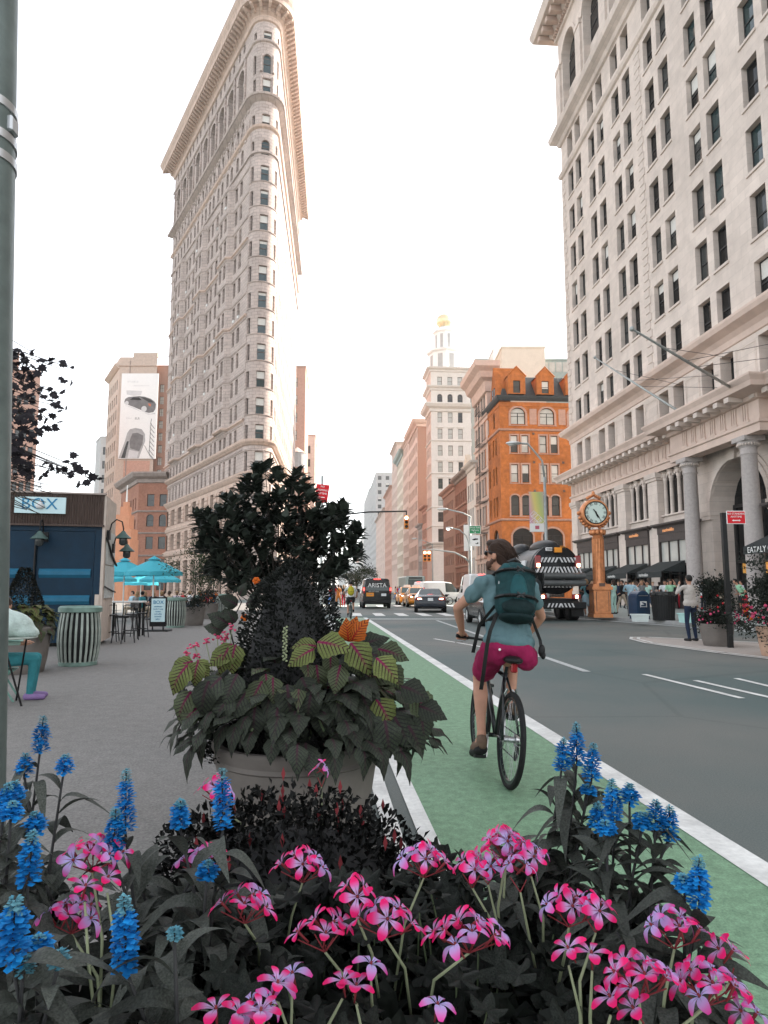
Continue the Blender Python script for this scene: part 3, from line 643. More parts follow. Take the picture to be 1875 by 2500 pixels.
# --- right (avenue) face: plainer, seen edge on and in full sun
sr=[2.2+i*4.6+k*2.1 for i in range(11) for k in (0,1)]
oR=[(s,s+.95,z-1.1,z+1.1) for z in cen[:13] for s in sr]
b=MB(); b.wall(0,RF,0,84.2,oR+[(s-.2,s+2.6,.6,6.2) for s in sr[::2]]+[(s-.2,s+2.6,8.3,11.2) for s in sr[::2]],.4); FR.mb('wall',b,'terracotta')
wr=MB()      # edge-on windows of the sunlit side, past what can be told apart
for o in oR:
    x,z=o[0],o[2]
    for q in ((0,.07,0,2.2),(.88,.95,0,2.2),(.07,.88,0,.07),(.07,.88,2.13,2.2),(.07,.88,1.06,1.13)): wr.box(x+q[0],x+q[1],.28,.35,z+q[2],z+q[3],0)
    wr.box(x+.05,x+.9,.31,.33,z+.05,z+2.15,1)
FR.mb('side_window',wr,['frame_brown','glass_grey'],kind='stuff')
# --- prow
pc=[.62,ARC/2,ARC-.62]; pw=[.62,1.2,.62]
po=[(c-w/2,c+w/2,z-1.15,z+1.15,*( (w/2,) if abs(z-63.9)<.1 else ())) for z in cen[1:] for c,w in zip(pc,pw)]+[(c-w/2,c+w/2,17.1,19.9) for c,w in zip(pc,pw)]+[(c-w/2,c+w/2,72.3,74.6) for c,w in zip(pc,pw)]+[(c-w/2,c+w/2,75.4,78.4,w/2) for c,w in zip(pc,pw)]+[(c-w/2,c+w/2,80.6,82.0) for c,w in zip(pc,pw)]+[(c-w/2,c+w/2,8.3,11.2) for c,w in zip(pc,pw)]+[(c-w/2,c+w/2,12.75,15.6) for c,w in zip(pc,pw)]
cuts=[ARC*i/20 for i in range(21)]
b=MB(); b.wall(0,ARC,0,84.2,po,.35,cuts,prow); b.build('prow_wall','terracotta',fl)
for (xa,xb,za,zb,*r) in po:
    c=(xa+xb)/2; t=a_l+c/RP; yaw=t+PI/2
    big_=xb-xa>1; w=xb-xa+.04; f=Face(fl,((RP-.3)*cos(t)-w/2*cos(yaw),(RP-.3)*sin(t)-w/2*sin(yaw)),yaw)
    f.win(0,za,w,zb-za,0,'frame_brown','glass_teal' if big_ else 'glass_dark',rise=r[0] if r else 0,blind=rnd.choice([.3,.45,.5,.2]) if big_ and not r else 0)
b=MB()
for z in cen[1:12]:
    N=16
    pp=[(RP*cos(a_l+(a_r-a_l)*i/N),RP*sin(a_l+(a_r-a_l)*i/N)) for i in range(N+1)]; nn_=[(p[0]/RP,p[1]/RP) for p in pp]
    q=MB(); q.sweep([(0,z-1.35),(.10,z-1.3),(.12,z-1.2),(0,z-1.15)],pp,nn_); q.build('sill_course','terracotta',fl)
for k in (-.24,ARC-2.6,.24):pass
qb=MB()
for i in range(116):
    z=21.8+i*.42
    if z>70: break
    for t in (a_l,a_r):
        w=.28 if i%2 else .2
        c0,c1=t-w/RP,t+w/RP
        P=[((RP+.05)*cos(c),(RP+.05)*sin(c)) for c in (c0,c1)]+[((RP-.1)*cos(c),(RP-.1)*sin(c)) for c in (c1,c0)]
        qb.poly(P,z,z+.36,plane='xy')
qb.build('edge_block','terracotta',fl,kind='stuff')
# prow twin columns in the arcade
cm=MB().lathe([(.2,0),(.2,.2),(.14,.3),(.17,.8),(.13,1.2),(.17,1.8),(.13,2.3),(.2,2.5),(.24,2.7)],10).mesh('prow_column','terracotta',True)
for dx in (-.82,.82):
    t=a_l+(ARC/2+dx)/RP
    for z in (72.1,75.5): ob('prow_column',cm,fl,((RP+.12)*cos(t),(RP+.12)*sin(t),z))
# --- belts that run right round, and the great cornice
course('belt_course',[(0,7.1),(.35,7.3),(.45,7.6),(.45,7.9),(0,8.2)],'terracotta_warm'); course('belt_course',[(0,11.6),(.15,11.7),(.2,12.2),(.0,12.4)],'terracotta_warm')
course('belt_course',[(0,16.2),(.2,16.4),(.45,16.8),(.5,17.1),(0,17.25)],'terracotta_warm'); course('belt_course',[(0,19.95),(.12,20.),(.12,20.1),(0,20.15)],'terracotta'); course('belt_course',[(0,20.7),(.2,20.8),(.55,21.2),(.6,21.5),(0,21.6)],'terracotta_warm')
course('belt_course',[(0,62.9),(.22,63.0),(.25,63.3),(0,63.4)],'terracotta'); course('belt_course',[(0,66.7),(.3,66.9),(.4,67.2),(0,67.35)],'terracotta_warm'); course('cornice',[(0,71.0),(.3,71.15),(.9,71.5),(1.0,71.75),(0,71.95)],'terracotta')
course('belt_course',[(0,80.2),(.25,80.3),(.3,80.55),(0,80.6)],'terracotta')
course('cornice',[(0,83.5),(.25,83.6),(.4,84.2),(.8,84.5),(.9,85.1),(2.1,85.3),(2.15,86.0),(2.35,86.4),(2.55,87.0),(2.55,87.25),(0,87.4)],'terracotta_warm')
bk=MB().rbox(-.16,.16,-2.0,-.3,84.45,85.28,.05).mesh('bracket','terracotta')
bks=MB()
def brk(o,a):  # bracket at plan point heading outward a
    c,s_=cos(a),sin(a)
    for i in (0,):
        pts=[(.3,84.4),(.9,84.4),(1.95,84.95),(1.95,85.28),(.3,85.28)]
        vs=[(o[0]+c*r-s_*w,o[1]+s_*r+c*w,z) for w in (-.2,.2) for r,z in pts]
        bks.add(vs,[(0,1,2,3,4),(9,8,7,6,5)]+[(j,j+5,(j+1)%5+5,(j+1)%5) for j in range(5)])
for i in range(48): p=PL+dL*(LF*(i+.5)/48)-org; brk(p,math.atan2(nL.y,nL.x))
for i in range(7): t=a_l+(a_r-a_l)*(i+.5)/7; brk((RP*cos(t),RP*sin(t)),t)
for i in range(56): p=R0+dR*(RF*(i+.5)/56)-org; brk(p,math.atan2(nRout.y,nRout.x))
bks.build('cornice_bracket','terracotta_warm',fl,kind='stuff')
# roof, body, rear wall, sculpture on the prow roof
B1=FLo-org; B2=R0+dR*RF-org
cap=[tuple(B1)]+[(RP*cos(a_l+(a_r-a_l)*i/8),RP*sin(a_l+(a_r-a_l)*i/8)) for i in range(9)]+[tuple(B2)]
MB().add([(x,y,87.2) for x,y in cap],[tuple(range(len(cap)))]).build('roof','slate',fl)
MB().add([(*B1,0),(*B2,0),(*B2,87.3),(*B1,87.3)],[(3,2,1,0)]).build('rear_wall','beige_brick',fl)
# inner core so that no light passes through from face to face
q=[tuple(Vector(p)*.0+Vector(p)) for p in cap]; cx=Vector((sum(p[0] for p in cap)/len(cap),sum(p[1] for p in cap)/len(cap)))
sc=MB(); sc.tube([Vector((CP.x,CP.y,0))*0+Vector((0,.5,87.4)),Vector((0,.5,88.4))],[1.6,1.3],10)
for k in range(5): t=k*1.26; sc.ell((.7*cos(t),.5+.7*sin(t),89.3+.5*(k%2)),(.5,.4,1.1),8,6)
sc.ell((0,.5,90.4),(.8,.6,.9),8,6); sc.build('roof_sculpture','grey_stone',fl,smooth=True)
# ================================================================ other buildings, each with its own front (facing the camera) and avenue side
CC,SS=cos(AV),sin(AV)
def bldg(name,label,c,W,D,H,m,yaw=None,trim=None,rows=None,fcols=None,scols=None,win=(1.2,2.2),glass=None,fm='frame_dark',kind='sash',cor=None,rm=None,fr=None,sr_=None,side='L',dep=.3,z0=0.,frise=0,sill=True,swin=None,fdark=None,cat='building',sglass=None,group=None,front=True):
    """c: near corner next to the avenue; front runs to the right (+x), side runs away along the avenue. rows: sill heights"""
    yaw=-AV if yaw is None else yaw
    t=thing(name,label,cat,(c[0],c[1],0),0,group)
    ff=Face(t,(0,0),yaw); d=Vector((-sin(yaw),cos(yaw))); 
    if side=='L': fs=Face(t,tuple(d*D),yaw-PI/2)
    else: fs=Face(t,tuple(Vector((cos(yaw),sin(yaw)))*W),yaw+PI/2)
    w,h=win; sw,sh=swin or win
    fo=[(x,x+w,z,z+h,*((frise,) if frise else ())) for z in (fr if fr is not None else rows or []) for x in (fcols or [])]
    so_=[(x,x+sw,z,z+sh,*((frise,) if frise else ())) for z in (sr_ if sr_ is not None else rows or []) for x in (scols or [])]
    b=MB(); b.wall(0,W,z0,H,fo,dep); ff.mb('front_wall',b,m)
    b=MB(); b.wall(0,D,z0,H,so_,dep); fs.mb('side_wall',b,rm or m)
    g=glass
    for o in fo: ff.win(o[0],o[2],w,h,dep-.08,fm,fdark or (rnd.choice(g) if g else None),kind,frise,rnd.choice([0,0,.4]) if not frise else 0)
    for o in so_: fs.win(o[0],o[2],sw,sh,dep-.08,fm,sglass or (rnd.choice(g) if g else None),kind,frise)
    if sill and fo:
        sm=MB().box(-.08,w+.08,-.1,.1,-.14,0).mesh('window_sill',trim or m)
        for o in fo: ff.obj('window_sill',sm,o[0],0,o[2])
    b=MB(); b.add([ff.p(0,0,H),ff.p(W,0,H),ff.p(W,D,H),ff.p(0,D,H)],[(0,1,2,3)]); b.add([ff.p(W,0,z0),ff.p(W,D,z0),ff.p(W,D,H),ff.p(W,0,H)],[(0,1,2,3)]) if side=='L' else b.add([ff.p(0,0,z0),ff.p(0,D,z0),ff.p(0,D,H),ff.p(0,0,H)],[(3,2,1,0)]); b.add([ff.p(0,D,z0),ff.p(W,D,z0),ff.p(W,D,H),ff.p(0,D,H)],[(3,2,1,0)]); b.build('roof',trim or m,t)
    for (z,pr,cm) in cor or []:
        b=MB(); P=[ff.p(W,0,0),ff.p(0,0,0),ff.p(0,D,0)] if side=='L' else [ff.p(0,0,0),ff.p(W,0,0),ff.p(W,D,0)]
        fn=ff.m@Vector((0,-1,0)); sn=fs.m@Vector((0,-1,0)); N=[fn,fn+sn,sn]
        if side=='R' : pass
        b.sweep([(o,z+zz) for o,zz in pr],[p[:2] for p in P][::(-1 if side=='L' else 1)],[q[:2] for q in N][::(-1 if side=='L' else 1)]); b.build('cornice' if pr[-2][0]>.5 else 'belt_course',cm,t)
    return t,ff,fs
def avx(y): return av(y)
CO=[(0,-.9),(.25,-.8),(.35,-.4),(.9,-.15),(1.05,.15),(0,.3)]; BE=[(0,-.2),(.2,-.12),(.25,.08),(0,.15)]; CB=[(0,-1.6),(.3,-1.5),(.4,-.9),(1.2,-.5),(1.6,.1),(1.6,.35),(0,.5)]
# ---- orange brick corner building
yo=90.8; hh=lambda py,y=yo:at(1226,py,y).z
ot,of,os_=bldg('orange_building','orange brick corner building with dark mansard roof, dormers and fire escapes','x' and (avx(yo),yo),26.,9.2,27.2,'orange_brick',trim='orange_stone',
  fr=[],sr_=[])
for o in list(ot.children):
    if o.name.startswith(('front_wall','side_wall')): bpy.data.objects.remove(o)
k=yo/FPX
fx=lambda px:(px-1226)*k*1.002
zr=lambda py:hh(py)
# window columns (front), measured in metres from the corner
cF=[fx(1252)+.02,fx(1280),fx(1326),fx(1354)]
rw=[(1062,1104),(1133,1177)]
fops=[(x,x+.98,zr(b_),zr(a)) for x in cF+[c+10.2 for c in cF] for a,b_ in rw]
aops=[(x-.1,x+1.05,zr(1258),zr(1208),.3) for x in cF+[c+10.2 for c in cF]]
topo=[(x,x+2.05,zr(1035),zr(994),.75) for x in (fx(1254),fx(1328),fx(1402),fx(1476))]
sho=[(x,x+2.8,zr(1345),zr(1289),.95) for x in (fx(1253),fx(1328),fx(1402))]+[(x,x+2.8,.3,4.6) for x in (fx(1253),fx(1328),fx(1402))]
b=MB(); b.wall(0,26,0,27.2,fops+aops+topo+sho,.3); of.mb('front_wall',b,'orange_brick')
GG=['glass_pale','glass_pale','glass_grey']
def surround(face,o,m='orange_stone',t=.2):
    xa,xb,za,zb=o[:4]; r=o[4] if len(o)>4 else 0; q=MB()
    q.box(xa-t,xa,-.05,.02,za-.12,zb-r); q.box(xb,xb+t,-.05,.02,za-.12,zb-r); q.box(xa-t-.05,xb+t+.05,-.1,.02,za-.22,za-.121)
    if not r: q.box(xa-t,xb+t,-.05,.02,zb+.001,zb+t)
    else:
        w=(xb-xa)/2; c=(xa+xb)/2; Rr=(w*w+r*r)/(2*r); th=math.asin(min(1,w/Rr)); zc=zb-Rr
        for i in range(10):
            a0,a1=-th+2*th*i/10,-th+2*th*(i+1)/10
            q.poly([(c+rr*sin(a),zc+rr*cos(a)) for rr,a in ((Rr+.002,a0),(Rr+t,a0),(Rr+t,a1),(Rr+.002,a1))],-.05,.02)
    face.mb('window_surround',q,m)
for o in fops: of.win(o[0],o[2],.98,o[3]-o[2],.2,'black',rnd.choice(GG),blind=rnd.choice([.45,.5,.6,0])); surround(of,o)
for o in aops: of.win(o[0],o[2],1.15,o[3]-o[2],.2,'black','glass_grey',rise=.3); surround(of,o)
for o in topo: of.win(o[0],o[2],2.05,o[3]-o[2],.2,'black','glass_pale',kind='two',rise=.75); surround(of,o,t=.28)
for o in sho[:3]: of.win(o[0],o[2],2.8,o[3]-o[2],.2,'black','glass_dark',kind='two',rise=.95); surround(of,o,t=.25)
for o in sho[3:]: of.win(o[0],o[2],2.8,4.3,.2,'black','glass_dark',kind='two',name='shop_window')
# side (avenue) face: D=9.2, x axis towards the camera
sx=[1.1,2.6,4.9,6.4]
sops=[(x,x+.85,zr(b_),zr(a)) for x in sx for a,b_ in rw]+[(x,x+.9,zr(1258),zr(1208)) for x in sx]+[(x,x+1.1,zr(1035),zr(994),.55) for x in (1.6,5.4)]+[(4.4,7.6,.3,zr(1289),1.5)]
b=MB(); b.wall(0,9.2,0,27.2,sops,.3); os_.mb('side_wall',b,'orange_brick')
for o in sops[:-1]: os_.win(o[0],o[2],o[1]-o[0],o[3]-o[2],.2,'black','glass_grey',rise=o[4] if len(o)>4 else 0)
os_.win(4.4,.3,3.2,zr(1289)-.3,.2,'black','glass_dark',kind='two',rise=1.5)
def belt2(t,ff,W,D,z,pr,m):
    b=MB(); fn=ff.m@Vector((0,-1,0)); sn=ff.m@Vector((-1,0,0)); P=[ff.p(0,D,0),ff.p(0,0,0),ff.p(W,0,0)]
    b.sweep([(o,z+zz) for o,zz in pr],[p[:2] for p in P],[q[:2] for q in (sn,sn+fn,fn)]); b.build('belt_course',m,t)
for py,pr,m in ((1048,BE,'orange_stone'),(1268,BE,'orange_stone'),(990,[(0,-.1),(.06,-.05),(.06,.05),(0,.1)],'orange_brick'),(969,[(0,-.5),(.15,-.4),(.4,-.1),(.5,.15),(0,.25)],'slate')): belt2(ot,of,26,9.2,zr(py),pr,m)
pn=MB().box(0,1.0,-.06,0,0,2.2).mesh('brick_panel','orange_stone')
for px in (1302,1376): of.obj('brick_panel',pn,fx(px),0,zr(1035))
an=MB().box(0,.3,-.08,0,0,.3).mesh('wall_anchor','frame_brown')
for px in (1308,1382):
    for py in (1060,1130,1200): of.obj('wall_anchor',an,fx(px),0,zr(py))
# mansard roof with dormers
ze,zt=zr(968),zr(901); b=MB(); q=lambda x,y,z:of.p(x,y,z)
b.add([q(.25,.2,ze),q(26,.2,ze),q(26,3.4,zt),q(1.6,3.4,zt),q(.25,9,ze),q(1.6,9,zt),q(26,9,zt)],[(0,1,2,3),(4,0,3,5),(3,2,6,5)])
for x in (2.9,3.6,9.4,10.1,15.,22.): b.tube([q(x,.18,ze),q(x,3.38,zt+.03)],.03,4)
b.build('mansard_roof','slate',ot)
for i,px in enumerate((1249,1322,1396,1470)):
    x=fx(px); dm=MB(); h0=zr(961)-.0; dw=2.45; top=zr(918); pk=zr(895)
    dm.wall(0,dw,0,top-h0,[(.72,1.72,.15,zr(928)-h0)],.25); dm.box(0,.02,.01,3.,0,top-h0); dm.box(dw-.02,dw,.01,3.,0,top-h0); dm.add([(-.12,0,top-h0),(dw+.12,0,top-h0),(dw/2,0,pk-h0),(-.12,4,top-h0),(dw+.12,4,top-h0),(dw/2,4,pk-h0)],[(0,1,2),(0,2,5,3),(1,4,5,2)]); dm.tube([(-.15,-.05,top-h0),(dw/2,-.05,pk-h0+.1),(dw+.15,-.05,top-h0)],.1,4)
    o=of.obj('dormer',dm.mesh('dormer','orange_brick'),x,-.06,h0)
    f,pb,_=winmesh(1.0,zr(928)-h0-.15,'black','sash'); w_=ob('window',f,o,(.72,.17,.15)); ob('pane',pb.mesh('pane','glass_grey'),w_)
    if i%2: ob('blind',blindmesh(1.0,zr(928)-h0-.15,.6),w_)
gb=MB(); gb.add([(0,0,ze),(4.6,0,ze),(2.3,0,zt+1.2),(0,3,ze),(4.6,3,ze),(2.3,3,zt+1.2)],[(0,1,2),(0,2,5,3),(1,4,5,2)]); os_.obj('gable',gb.mesh('gable','orange_brick'),3.8,-.05,0)
for x in (5.3,6.4): os_.win(x,ze+.2,.6,1.7,-.12,'black','glass_dark')
# ---- fire escapes on its avenue side (each balcony with its ladder)
fe=MB(); 
for y in (0,-1.0): fe.tube([(0,y,.95),(3.2,y,.95)],.03,4); fe.tube([(0,y,.05),(3.2,y,.05)],.04,4)
for i in range(9): fe.tube([(i*.4,-1.0,0),(i*.4,-1.0,.95)],.02,4)
for i in range(5): fe.box(0,3.2,-1.+i*.22,-.9+i*.22,0,.03)
fem=fe.mesh('fire_escape_balcony','black'); la=MB()
for x in (0,.45): la.tube([(x,0,0),(x,-.0,4.2)],.025,4)
for i in range(14): la.tube([(0,0,.2+i*.3),(.45,0,.2+i*.3)],.018,4)
lam=la.mesh('fire_escape_ladder','black')
for py in (968,1052,1128,1205,1288):
    o=os_.obj('fire_escape_balcony',fem,-2.2,-.02,zr(py)); ob('fire_escape_ladder',lam,o,(1.5,-.8,-4.3))
# ---- roof plant behind it
for nm,lb,x0,x1,y,zb,zt_,m,cat in (('bulkhead','plain cream stair bulkhead on the roof behind the mansard',1226,1323,104,902,856,'cream','bulkhead'),('rooftop_storey','grey glazed rooftop storey behind the orange building',1160,1234,118,915,885,'green_cop','building'),('rooftop_storey','grey glazed roof storey with railing beside the cream bulkhead',1322,1395,106,915,886,'green_cop','building'),('bulkhead','small white bulkhead on the grey rooftop storey',1205,1232,112,890,860,'white_paint','bulkhead')):
    A_=at(x0,zb,y); B_=at(x1,zt_,y+2); t=thing(nm,lb,cat,(A_.x,y,0),-AV*.0)
    w=B_.x-A_.x; b=MB(); b.box(0,w,0,6,zr(985) if y<110 else 20.,B_.z-.3); b.build('wall',m,t); MB().box(-.1,w+.1,-.1,6.1,B_.z-.3,B_.z).build('coping',m,t)
    if m=='green_cop':
        for i in range(int(w/1.1)): MB().box(.2+i*1.1,1.1+i*1.1,-.05,.02,B_.z-2.2,B_.z-.6).build('window','glass_pale',t)
ch=at(1301,846,105); t=thing('roof_vent','little pinkish vent turret on the cream bulkhead','vent',(ch.x,105,at(1301,858,104).z)); MB().box(-.3,.3,-.3,.3,0,.55).build('shaft','pink_stone',t); MB().lathe([(.75,0),(.1,.75)],8,(0,0,.5)).build('cap','pink_stone',t)
# ---- narrow pale building with great cornice next to it
def yx(px): return 22.637/((px-937.5)/FPX+.0733)
y1,y2=yx(1196)+.05,yx(1163); z1=at(1180,888,y1).z
bldg('loft_building','narrow pale pink loft building with deep overhanging cornice','x' and (avx(y1),y1),1.5,y2-y1,z1-1,'pink_stone',trim='grey_stone',sr_=[z1-7-4.3*i for i in range(9)],scols=[.6,2.6,4.6,6.4],swin=(1.5,2.9),fr=[],cor=[(z1-1.2,[(0,-3.2),(.3,-3.1),(.5,-1.6),(1.2,-1.2),(1.5,-.4),(2.2,.2),(2.3,1.0),(0,1.3)],'pink_stone')]+[(z1-7.6-4.3*i,BE,'pink_stone') for i in range(8)],sglass='glass_pale')
y1,y2=yx(1163)+.05,yx(1142); z1=at(1150,1128,y1).z
t,ff,fs=bldg('loft_building','small cream building with carved gabled cornice between two taller ones','x' and (avx(y1),y1),9,y2-y1,z1,'white_stone',sr_=[z1-6-4.1*i for i in range(5)],scols=[.7,2.5,4.3],swin=(1.1,2.9),fr=[],cor=[(z1,CO,'white_stone')])
fs.mb('gable',MB().poly([(1.2,z1),(5.,z1),(3.1,z1+2.0)],-.8,0),'cream')
y1,y2=yx(1142)+.05,yx(1112); z1=at(1120,1150,y1).z
bldg('brick_building','dark reddish brown brick building with bracketed cornice','x' and (avx(y1),y1),12,y2-y1,z1,'red_brown',trim='orange_stone',sr_=[z1-5-3.6*i for i in range(5)],scols=[.8+1.85*i for i in range(7)],swin=(1.0,2.1),fr=[],cor=[(z1,CO,'stone_dark')]+[(z1-5.4-3.6*i,BE,'orange_stone') for i in range(5)])
y1,y2=yx(1112)+.05,yx(1083); z1=at(1100,1185,y1).z
bldg('brick_building','lower brown brick building with stone lintels nearest the white tower','x' and (avx(y1),y1),12,y2-y1,z1,'brown_brick',trim='orange_stone',sr_=[z1-4.4-3.5*i for i in range(5)],scols=[.8+1.95*i for i in range(6)],swin=(1.0,2.0),fr=[],cor=[(z1,CO,'pinkbrick')])
# ---- white corner tower block with domed cupola
yw=yx(1055); zW=lambda py:at(1090,py,yw).z; ww_=30.; kw=yw/FPX
fxw=lambda px:(px-1055)*kw
cw=[fxw(1071.5),fxw(1097.5),fxw(1123),fxw(1156)]; wz=[(1006,1031),(1046,1071),(1087,1112),(1127,1152),(1168,1193),(1208,1234)]
wt,wf,ws=bldg('white_tower_block','tall white stone corner block with arched top storey and stepped cornices','x' and (avx(yw),yw),ww_,yx(1043)-yw,zW(899),'white_stone',trim='white_stone',fr=[],sr_=[zW(b_) for a,b_ in wz],scols=[1.0,3.2,5.4],swin=(1.1,2.4),rm='pink_stone',sill=False,sglass='glass_pale')
for o in list(wt.children):
    if o.name.startswith('front_wall'): bpy.data.objects.remove(o)
ops=[(x,x+1.1,zW(b_),zW(a)) for x in cw for a,b_ in wz]; op2=[(x-.05,x+1.2,zW(985),zW(961),.62) for x in cw]; op3=[(x,x+1.15,zW(942),zW(919)) for x in cw[:3]]; op4=[(x-.1,x+1.8,zW(b_),zW(a)) for x in cw for a,b_ in ((1250,1274),(1291,1325))]
b=MB(); b.wall(0,ww_,0,zW(899),ops+op2+op3+op4,.3); wf.mb('front_wall',b,'white_stone')
for o in ops+op3: wf.win(o[0],o[2],o[1]-o[0],o[3]-o[2],.2,'frame_brown',rnd.choice(['glass_pale','glass_pale','glass_grey']))
for o in op4: wf.win(o[0],o[2],o[1]-o[0],o[3]-o[2],.2,'frame_brown','glass_grey',kind='two')
for o in op2: wf.win(o[0],o[2],1.25,o[3]-o[2],.2,'frame_brown','glass_grey',rise=.62)
for o in ops[1::6]+ops[3::6]+ops[4::6]:
    wf.obj('window_pediment',MB().poly([(-.4,0),(1.5,0),(1.3,.35),(.55,.75),(-.2,.35)],-.2,0).mesh('window_pediment','white_stone'),o[0],0,o[3]+.25)
for py,pr in ((899,CO),(944,CO),(989,CB),(1075,BE),(1155,BE),(1238,BE),(1284,BE),(1326,CO)): belt2(wt,wf,ww_,yx(1043)-yw,zW(py),pr,'white_stone')
cz=zW(900); cy=yw+5; kc=(yw+5)/FPX; CX=at(1087,1000,cy).x; t=thing('cupola','white octagonal cupola with gilded dome on the white tower block','cupola',(CX,cy,cz))
H1=at(1087,862,cy).z-cz; H2=at(1087,812,cy).z-cz; H3=at(1087,768,cy).z-cz
q=MB(); q.lathe([(3.9,0),(3.9,H1-.6),(4.5,H1-.4),(4.6,H1),(3.2,H1+.3),(2.5,H1+.4),(2.5,H2-.5),(3.0,H2-.3),(3.0,H2),(1.4,H2+1.2)],8); q.build('drum','white_paint',t)
MB().lathe([(1.4,H2+1.1),(1.5,H2+1.6),(2.0,H3-2.6),(2.1,H3-1.6),(1.7,H3-.7),(1.0,H3-.2),(.1,H3+.1)],14).build('dome','gold',t,smooth=True)
for i in range(8):
    a=2*PI*(i+.5)/8
    for r,z,h,w in ((3.9*cos(PI/8)+.03,.4,H1-1.6,1.2),(2.5*cos(PI/8)+.03,H1+.8,H2-H1-1.8,.7)):
        ob('opening',MB().box(-w/2,w/2,-.02,.02,0,h).mesh('opening','grey_stone'),t,(r*cos(a),r*sin(a),z),(0,0,a+PI/2))
# ---- the avenue's right side further on
def row(px0,px1,pyt,name,label,m,n,fw=12,cor=None,rows_=8,fh=3.9,sw=(1.4,2.4),nf=0,glass='glass_grey',trim=None,fm='frame_brown',fpx=None):
    y1,y2=yx(px0)+.05,yx(px1); z=at(px0,pyt,y1).z; D=y2-y1
    fc=[1+i*(fw-1)/max(1,nf) for i in range(nf)]
    return bldg(name,label,(avx(y1),y1),fw,D,z,m,rows=[z-4-fh*i for i in range(rows_) if z-4-fh*i>5],scols=[.8+(D-1.6)/n*i+.2 for i in range(n)],fcols=fc,win=sw,cor=[(z,cor,trim or m)] if cor else [(z,BE,trim or m)],trim=trim,sglass=glass,glass=[glass],fm=fm,sill=False)
row(1043,1031,1235,'brick_building','low orange brown brick building in front of the tall brown wall','pinkbrick',4,12,CO,5,3.8)
row(1031,1021.5,1280,'shop_building','low stone shop building below the tall brown brick wall','grey_stone',3,12,CO,3)
row(1021,999,1028,'loft_building','tall building with bare brown brick flank and pale pink front','pink_stone',6,22,CB,12,4.1,(1.8,2.6))
y1=yx(1021); z=at(1021,1028,y1).z; 
row(999,985,1068,'loft_building','tall pale building with gabled top beside the bare brown flank','pink_stone',5,14,CO,12)
row(985,970,1100,'loft_building','beige building with dark green copper cornice','cream',5,24,CB,11,4.2,(2.0,3.0),trim='green_cop',nf=0)
row(970,957,1080,'loft_building','slim pinkish building left of the green cornice','pink_stone',5,14,CO,12)
row(957,940,1186,'brick_building','red brick building half way down the avenue','pinkbrick',6,10,CO,9)
row(940,918,1240,'loft_building','pinkish low building under the pale tower','pink_stone',6,10,CO,7)
row(918,902,1154,'apartment_tower','pale grey tower with flat roof far down the avenue','grey_stone',8,40,BE,18,4.0,(2.0,2.2),nf=9)
row(902,888,1192,'apartment_tower','pale grey stepped building at the far end of the avenue','grey_stone',8,20,BE,16,4.0,(2.0,2.2),nf=4)
row(888,876,1305,'apartment_tower','far pale building where the avenue narrows, left of the stepped one','white_stone',8,14,BE,10,4.,(2.2,2.2))
row(876,868,1350,'brick_building','last low reddish building at the end of the avenue','pinkbrick',8,14,BE,6)
# bare brown brick flank on the tall building
for o in bpy.data.objects:
    if o.get('label','').startswith('tall building with bare brown'):
        for c_ in o.children:
            if c_.name.startswith('front_wall'): c_.data.materials[0]=M('brown_brick')
# ---- left of the avenue, beyond the wedge tower
def lb(px0,px1,pyt,y,label,m,D=20,nf=0,rows_=10,fh=4.,win=(1.3,2.3),cor=None,name='apartment_building',yaw=None,fc=None,glass=None,side='R',scols=(),W=None,fm='frame_dark',trim=None,sr_=None,kind='sash',dep=.3):
    A_=at(px0,pyt,y); B_=at(px1,pyt,y); z=A_.z; w=W or B_.x-A_.x
    return bldg(name,label,(A_.x,y),w,D,z,m,yaw=-AV if yaw is None else yaw,fr=[z-5.5-fh*i for i in range(rows_) if z-5.5-fh*i>3],sr_=sr_ if sr_ is not None else [z-6-fh*i for i in range(rows_) if z-6-fh*i>5],fcols=fc or [1+i*(w-1)/max(1,nf) for i in range(nf)],scols=scols,win=win,cor=[(z,cor or BE,trim or m)],side=side,glass=glass or ['glass_grey'],fm=fm,trim=trim,kind=kind,dep=dep)
lb(690,746,893,165,'slim pink brick tower just right of the wedge tower','pinkbrick',20,rows_=13,fh=4.55,win=(1.1,2.5),fc=[2.75],trim='pink_stone',glass=['glass_pale'])
lb(735,769,1062,195,'pale pink building with brick bands behind the water tank','pink_stone',20,rows_=6,fc=[1.5],trim='pinkbrick')
lb(715,752,1175,150,'low brick building carrying a water tank','pinkbrick',14,rows_=3,fc=[.8])
wtk=at(725,1152,152); t=thing('water_tank','round wooden roof water tank with conical cap','water tank',(wtk.x,152,wtk.z)); sc_=152/FPX
MB().lathe([(1.85,0),(1.85,3.4),(1.95,3.45)],14,(0,0,.9)).build('barrel','grey_stone',t); MB().lathe([(2.0,4.3),(.1,5.7)],14).build('cap','pink_stone',t)
for i in range(4): a=PI/4+i*PI/2; MB().tube([(1.4*cos(a),1.4*sin(a),-3.),(1.4*cos(a),1.4*sin(a),.9)],.12,5).build('leg','stone_dark',t)
